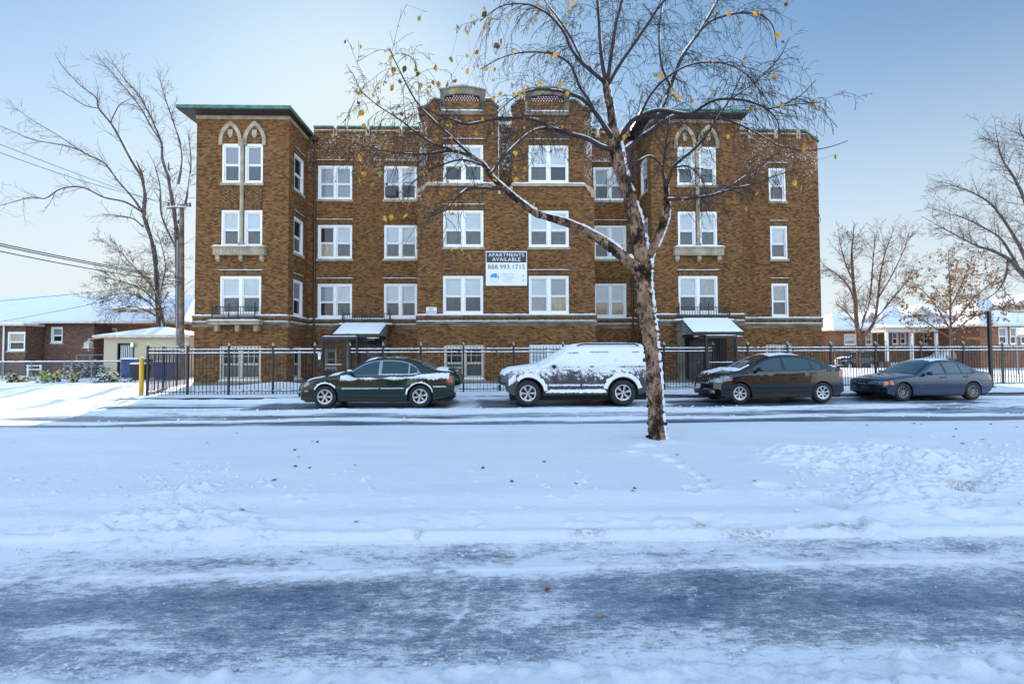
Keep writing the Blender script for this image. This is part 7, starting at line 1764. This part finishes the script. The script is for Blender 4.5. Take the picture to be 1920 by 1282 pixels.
Ys = 27.0; q = MB(); x0, x1, z0, z1 = pX(1907, Ys), pX(1932, Ys), pZ(1915, 631, Ys), pZ(1915, 614, Ys); ss = thing('notice_board', ((x0+x1)/2, Ys, .15), 'white notice board with red lettering cut by the right edge of the picture', 'sign'); q.box(x0, x1, Ys, Ys+.03, z0, z1); q.build('board', MT['signw'], ss)
MT['red_ink'] = simple('red_ink', (.6, .05, .04), .5); q = MB(); q.box(x0+.02, x1-.02, Ys-.004, Ys-.001, z0+.02, z0+.10); q.lathe([(.05, 0), (.05, .003), (.035, .003), (.035, 0)], 14, (x0+.1, Ys-.004, z1-.1), 'y', cap=False); q.build('emblem', MT['red_ink'], ss)
for f_ in (.1, .9): q = MB(); q.tube([(x0+(x1-x0)*f_, Ys+.06, .05), (x0+(x1-x0)*f_, Ys+.06, z1)], .03, 6); q.build('leg', MT['galv'], ss)
# black street post
Yq = 18.9; q = MB(); xq = pX(1856, Yq); zq = pZ(1856, 584, Yq); q.box(xq-.05, xq+.05, Yq-.05, Yq+.05, .1, zq-.05); q.box(xq-.055, xq+.055, Yq-.055, Yq+.055, zq-.05, zq-.01); q.box(xq-.1, xq+.1, Yq-.1, Yq+.1, .1, .2)
tag(q.build('street_post', MT['iron'], None, origin=(xq, Yq, .1)), 'plain square black steel post rising above the fence near the right edge', 'post')
# cars parked beyond the fence
roots = [o for o in C.objects if o.name.startswith('parked_car') and o.parent is None]
rb = [o for o in roots if o['label'].startswith('black saloon')][0]; rs = [o for o in roots if o['label'].startswith('grey four')][0]
c1 = copy_tree(rb); c1['label'] = 'distant dark car in the snowy lot behind the fence, below the many stemmed tree'; c1['group'] = 'cars beyond the iron fence'; c1.location = (pX(1567, 44), 44, .15); c1.scale = (.78, .9, 1.05); c1.rotation_euler = (0, 0, 0)
c2 = copy_tree(rs); c2['label'] = 'distant snowy grey car behind the fence in front of the porch bungalow'; c2['group'] = 'cars beyond the iron fence'; c2.location = (pX(1735, 43), 43, .15); c2.scale = (.72, .9, .95); c2.rotation_euler = (0, 0, 0)
# ------------------------------------------------------------------ across the street: the houses the window panes and car doors mirror
MT['tan_brick'] = brick_mat('tan_brick', [(.27, .17, .11), (.32, .21, .14), (.22, .14, .09), (.30, .20, .12)], (.28, .22, .17))
for i, (xc, w_, hh, lab) in enumerate(((-15, 11, 7.5, 'two storey tan brick house across the road, left of the viewpoint'), (-1.5, 10, 8.2, 'two storey tan brick house across the road, straight behind the viewpoint'), (12, 11, 7.2, 'two storey tan brick house across the road, right of the viewpoint'), (26, 10, 8, 'two storey tan brick house across the road, far right of the viewpoint'))):
    Yo = -12.0; r_ = thing('brick_house', (xc, Yo, 0), lab, 'house', 'houses across the road'); q = MB(); q.box(xc-w_/2, xc+w_/2, Yo-9, Yo, 0, hh); q.build('wall', MT['tan_brick'], r_)
    q = MB(); q.box(xc-w_/2-.3, xc+w_/2+.3, Yo-9.3, Yo+.3, hh+.003, hh+.35); q.build('roof', MT['snow'], r_)
    for z in (1.5, 4.6):
        for dx in (-.3, .02, .3): q = MB(); q.box(xc+dx*w_-.6, xc+dx*w_+.6, Yo+.003, Yo+.06, z, z+1.6); wf = q.build('window', MT['white'], r_); q = MB(); q.box(xc+dx*w_-.5, xc+dx*w_+.5, Yo+.063, Yo+.07, z+.1, z+1.5); q.build('pane', MT['g_dark'], wf)
# ------------------------------------------------------------------ fallen leaves
Ls = [(x/3.2, y/3.2+740) for x, y in ((82, 290), (490, 198), (505, 199), (732, 202), (1245, 295), (1420, 238), (1055, 418), (1875, 288), (1905, 293), (1768, 340), (1792, 378), (1773, 435), (1858, 445), (1645, 520), (1452, 683))]
Ls += [(x/3.692+1400, y/3.692+740) for x, y in ((725, 180), (835, 218), (1212, 211), (745, 208), (1155, 205), (1450, 242), (1355, 260), (1135, 295), (1435, 295), (1630, 317), (1497, 346), (1680, 355), (850, 285), (892, 427), (57, 612), (1690, 208), (1870, 230))]
Ls += [(666, 874), (1080, 910), (1187, 922), (668, 962), (1270, 855), (786, 986), (1190, 918), (1020, 868), (905, 880), (960, 905)]
xs_, ys_ = np.array([G(*p, .16)[0] for p in Ls]), np.array([G(*p, .16)[1] for p in Ls]); zs_ = med_h(xs_, ys_)
Rd = [(582, 1056), (945, 1043), (937, 1030), (1124, 1157), (1027, 1107)]
protos = []
ROADL = ['lone fallen leaf on the icy road, farthest left of the road leaves', 'larger of two fallen leaves close together at the far edge of the icy road', 'smaller fallen leaf just behind another one at the far edge of the icy road', 'fallen leaf lying alone mid road, nearest to the viewer', 'faint fallen leaf on the icy road between the pair and the nearest leaf']
for k_ in range(4):
    q = MB(); st_ = rng.getstate(); leaf(q, np.array((0., 0., 0.)), 1, 0, False); n_ = len(q.v); vv = np.array(q.v); vv -= vv.mean(0)
    # lay it flat, edges curling up
    u_, s_, vt = np.linalg.svd(vv); vv = vv@vt.T; vv[:, 2] = vv[:, 2]*.8+.35*(vv[:, 1]**2)+.05; q.v = [tuple(p) for p in vv]
    me_ = q.build('fallen_leaf', MT['leaf_b' if k_ < 2 else ('leaf_y' if k_ == 2 else 'leaf_t')]); protos.append(me_.data); bpy.data.objects.remove(me_); TMP.pop()
for i, (x, y, z) in enumerate(list(zip(xs_, ys_, zs_))+[(*G(*p, .01)[:2], .012) for p in Rd]):
    road = i >= len(Ls); o = bpy.data.objects.new('fallen_leaf', protos[2 if road and i % 2 else rng.choice((0, 1, 1, 3))]); C.objects.link(o); s_ = rng.uniform(.035, .055)*(1.2 if y < 5 else 1.25); o.scale = (s_, s_, s_)
    o.location = (x, y, z+.004+s_*.05); o.rotation_euler = (rng.gauss(0, .25), rng.gauss(0, .25), rng.uniform(0, 6.28))
    tag(o, ROADL[i-len(Ls)] if road else 'small brown leaf lying on the snowy median', 'leaf', 'fallen leaves on the near road' if road else 'fallen leaves on the median')
# ------------------------------------------------------------------ tidy
for o in bpy.data.objects:
    if '_o' in o: del o['_o']
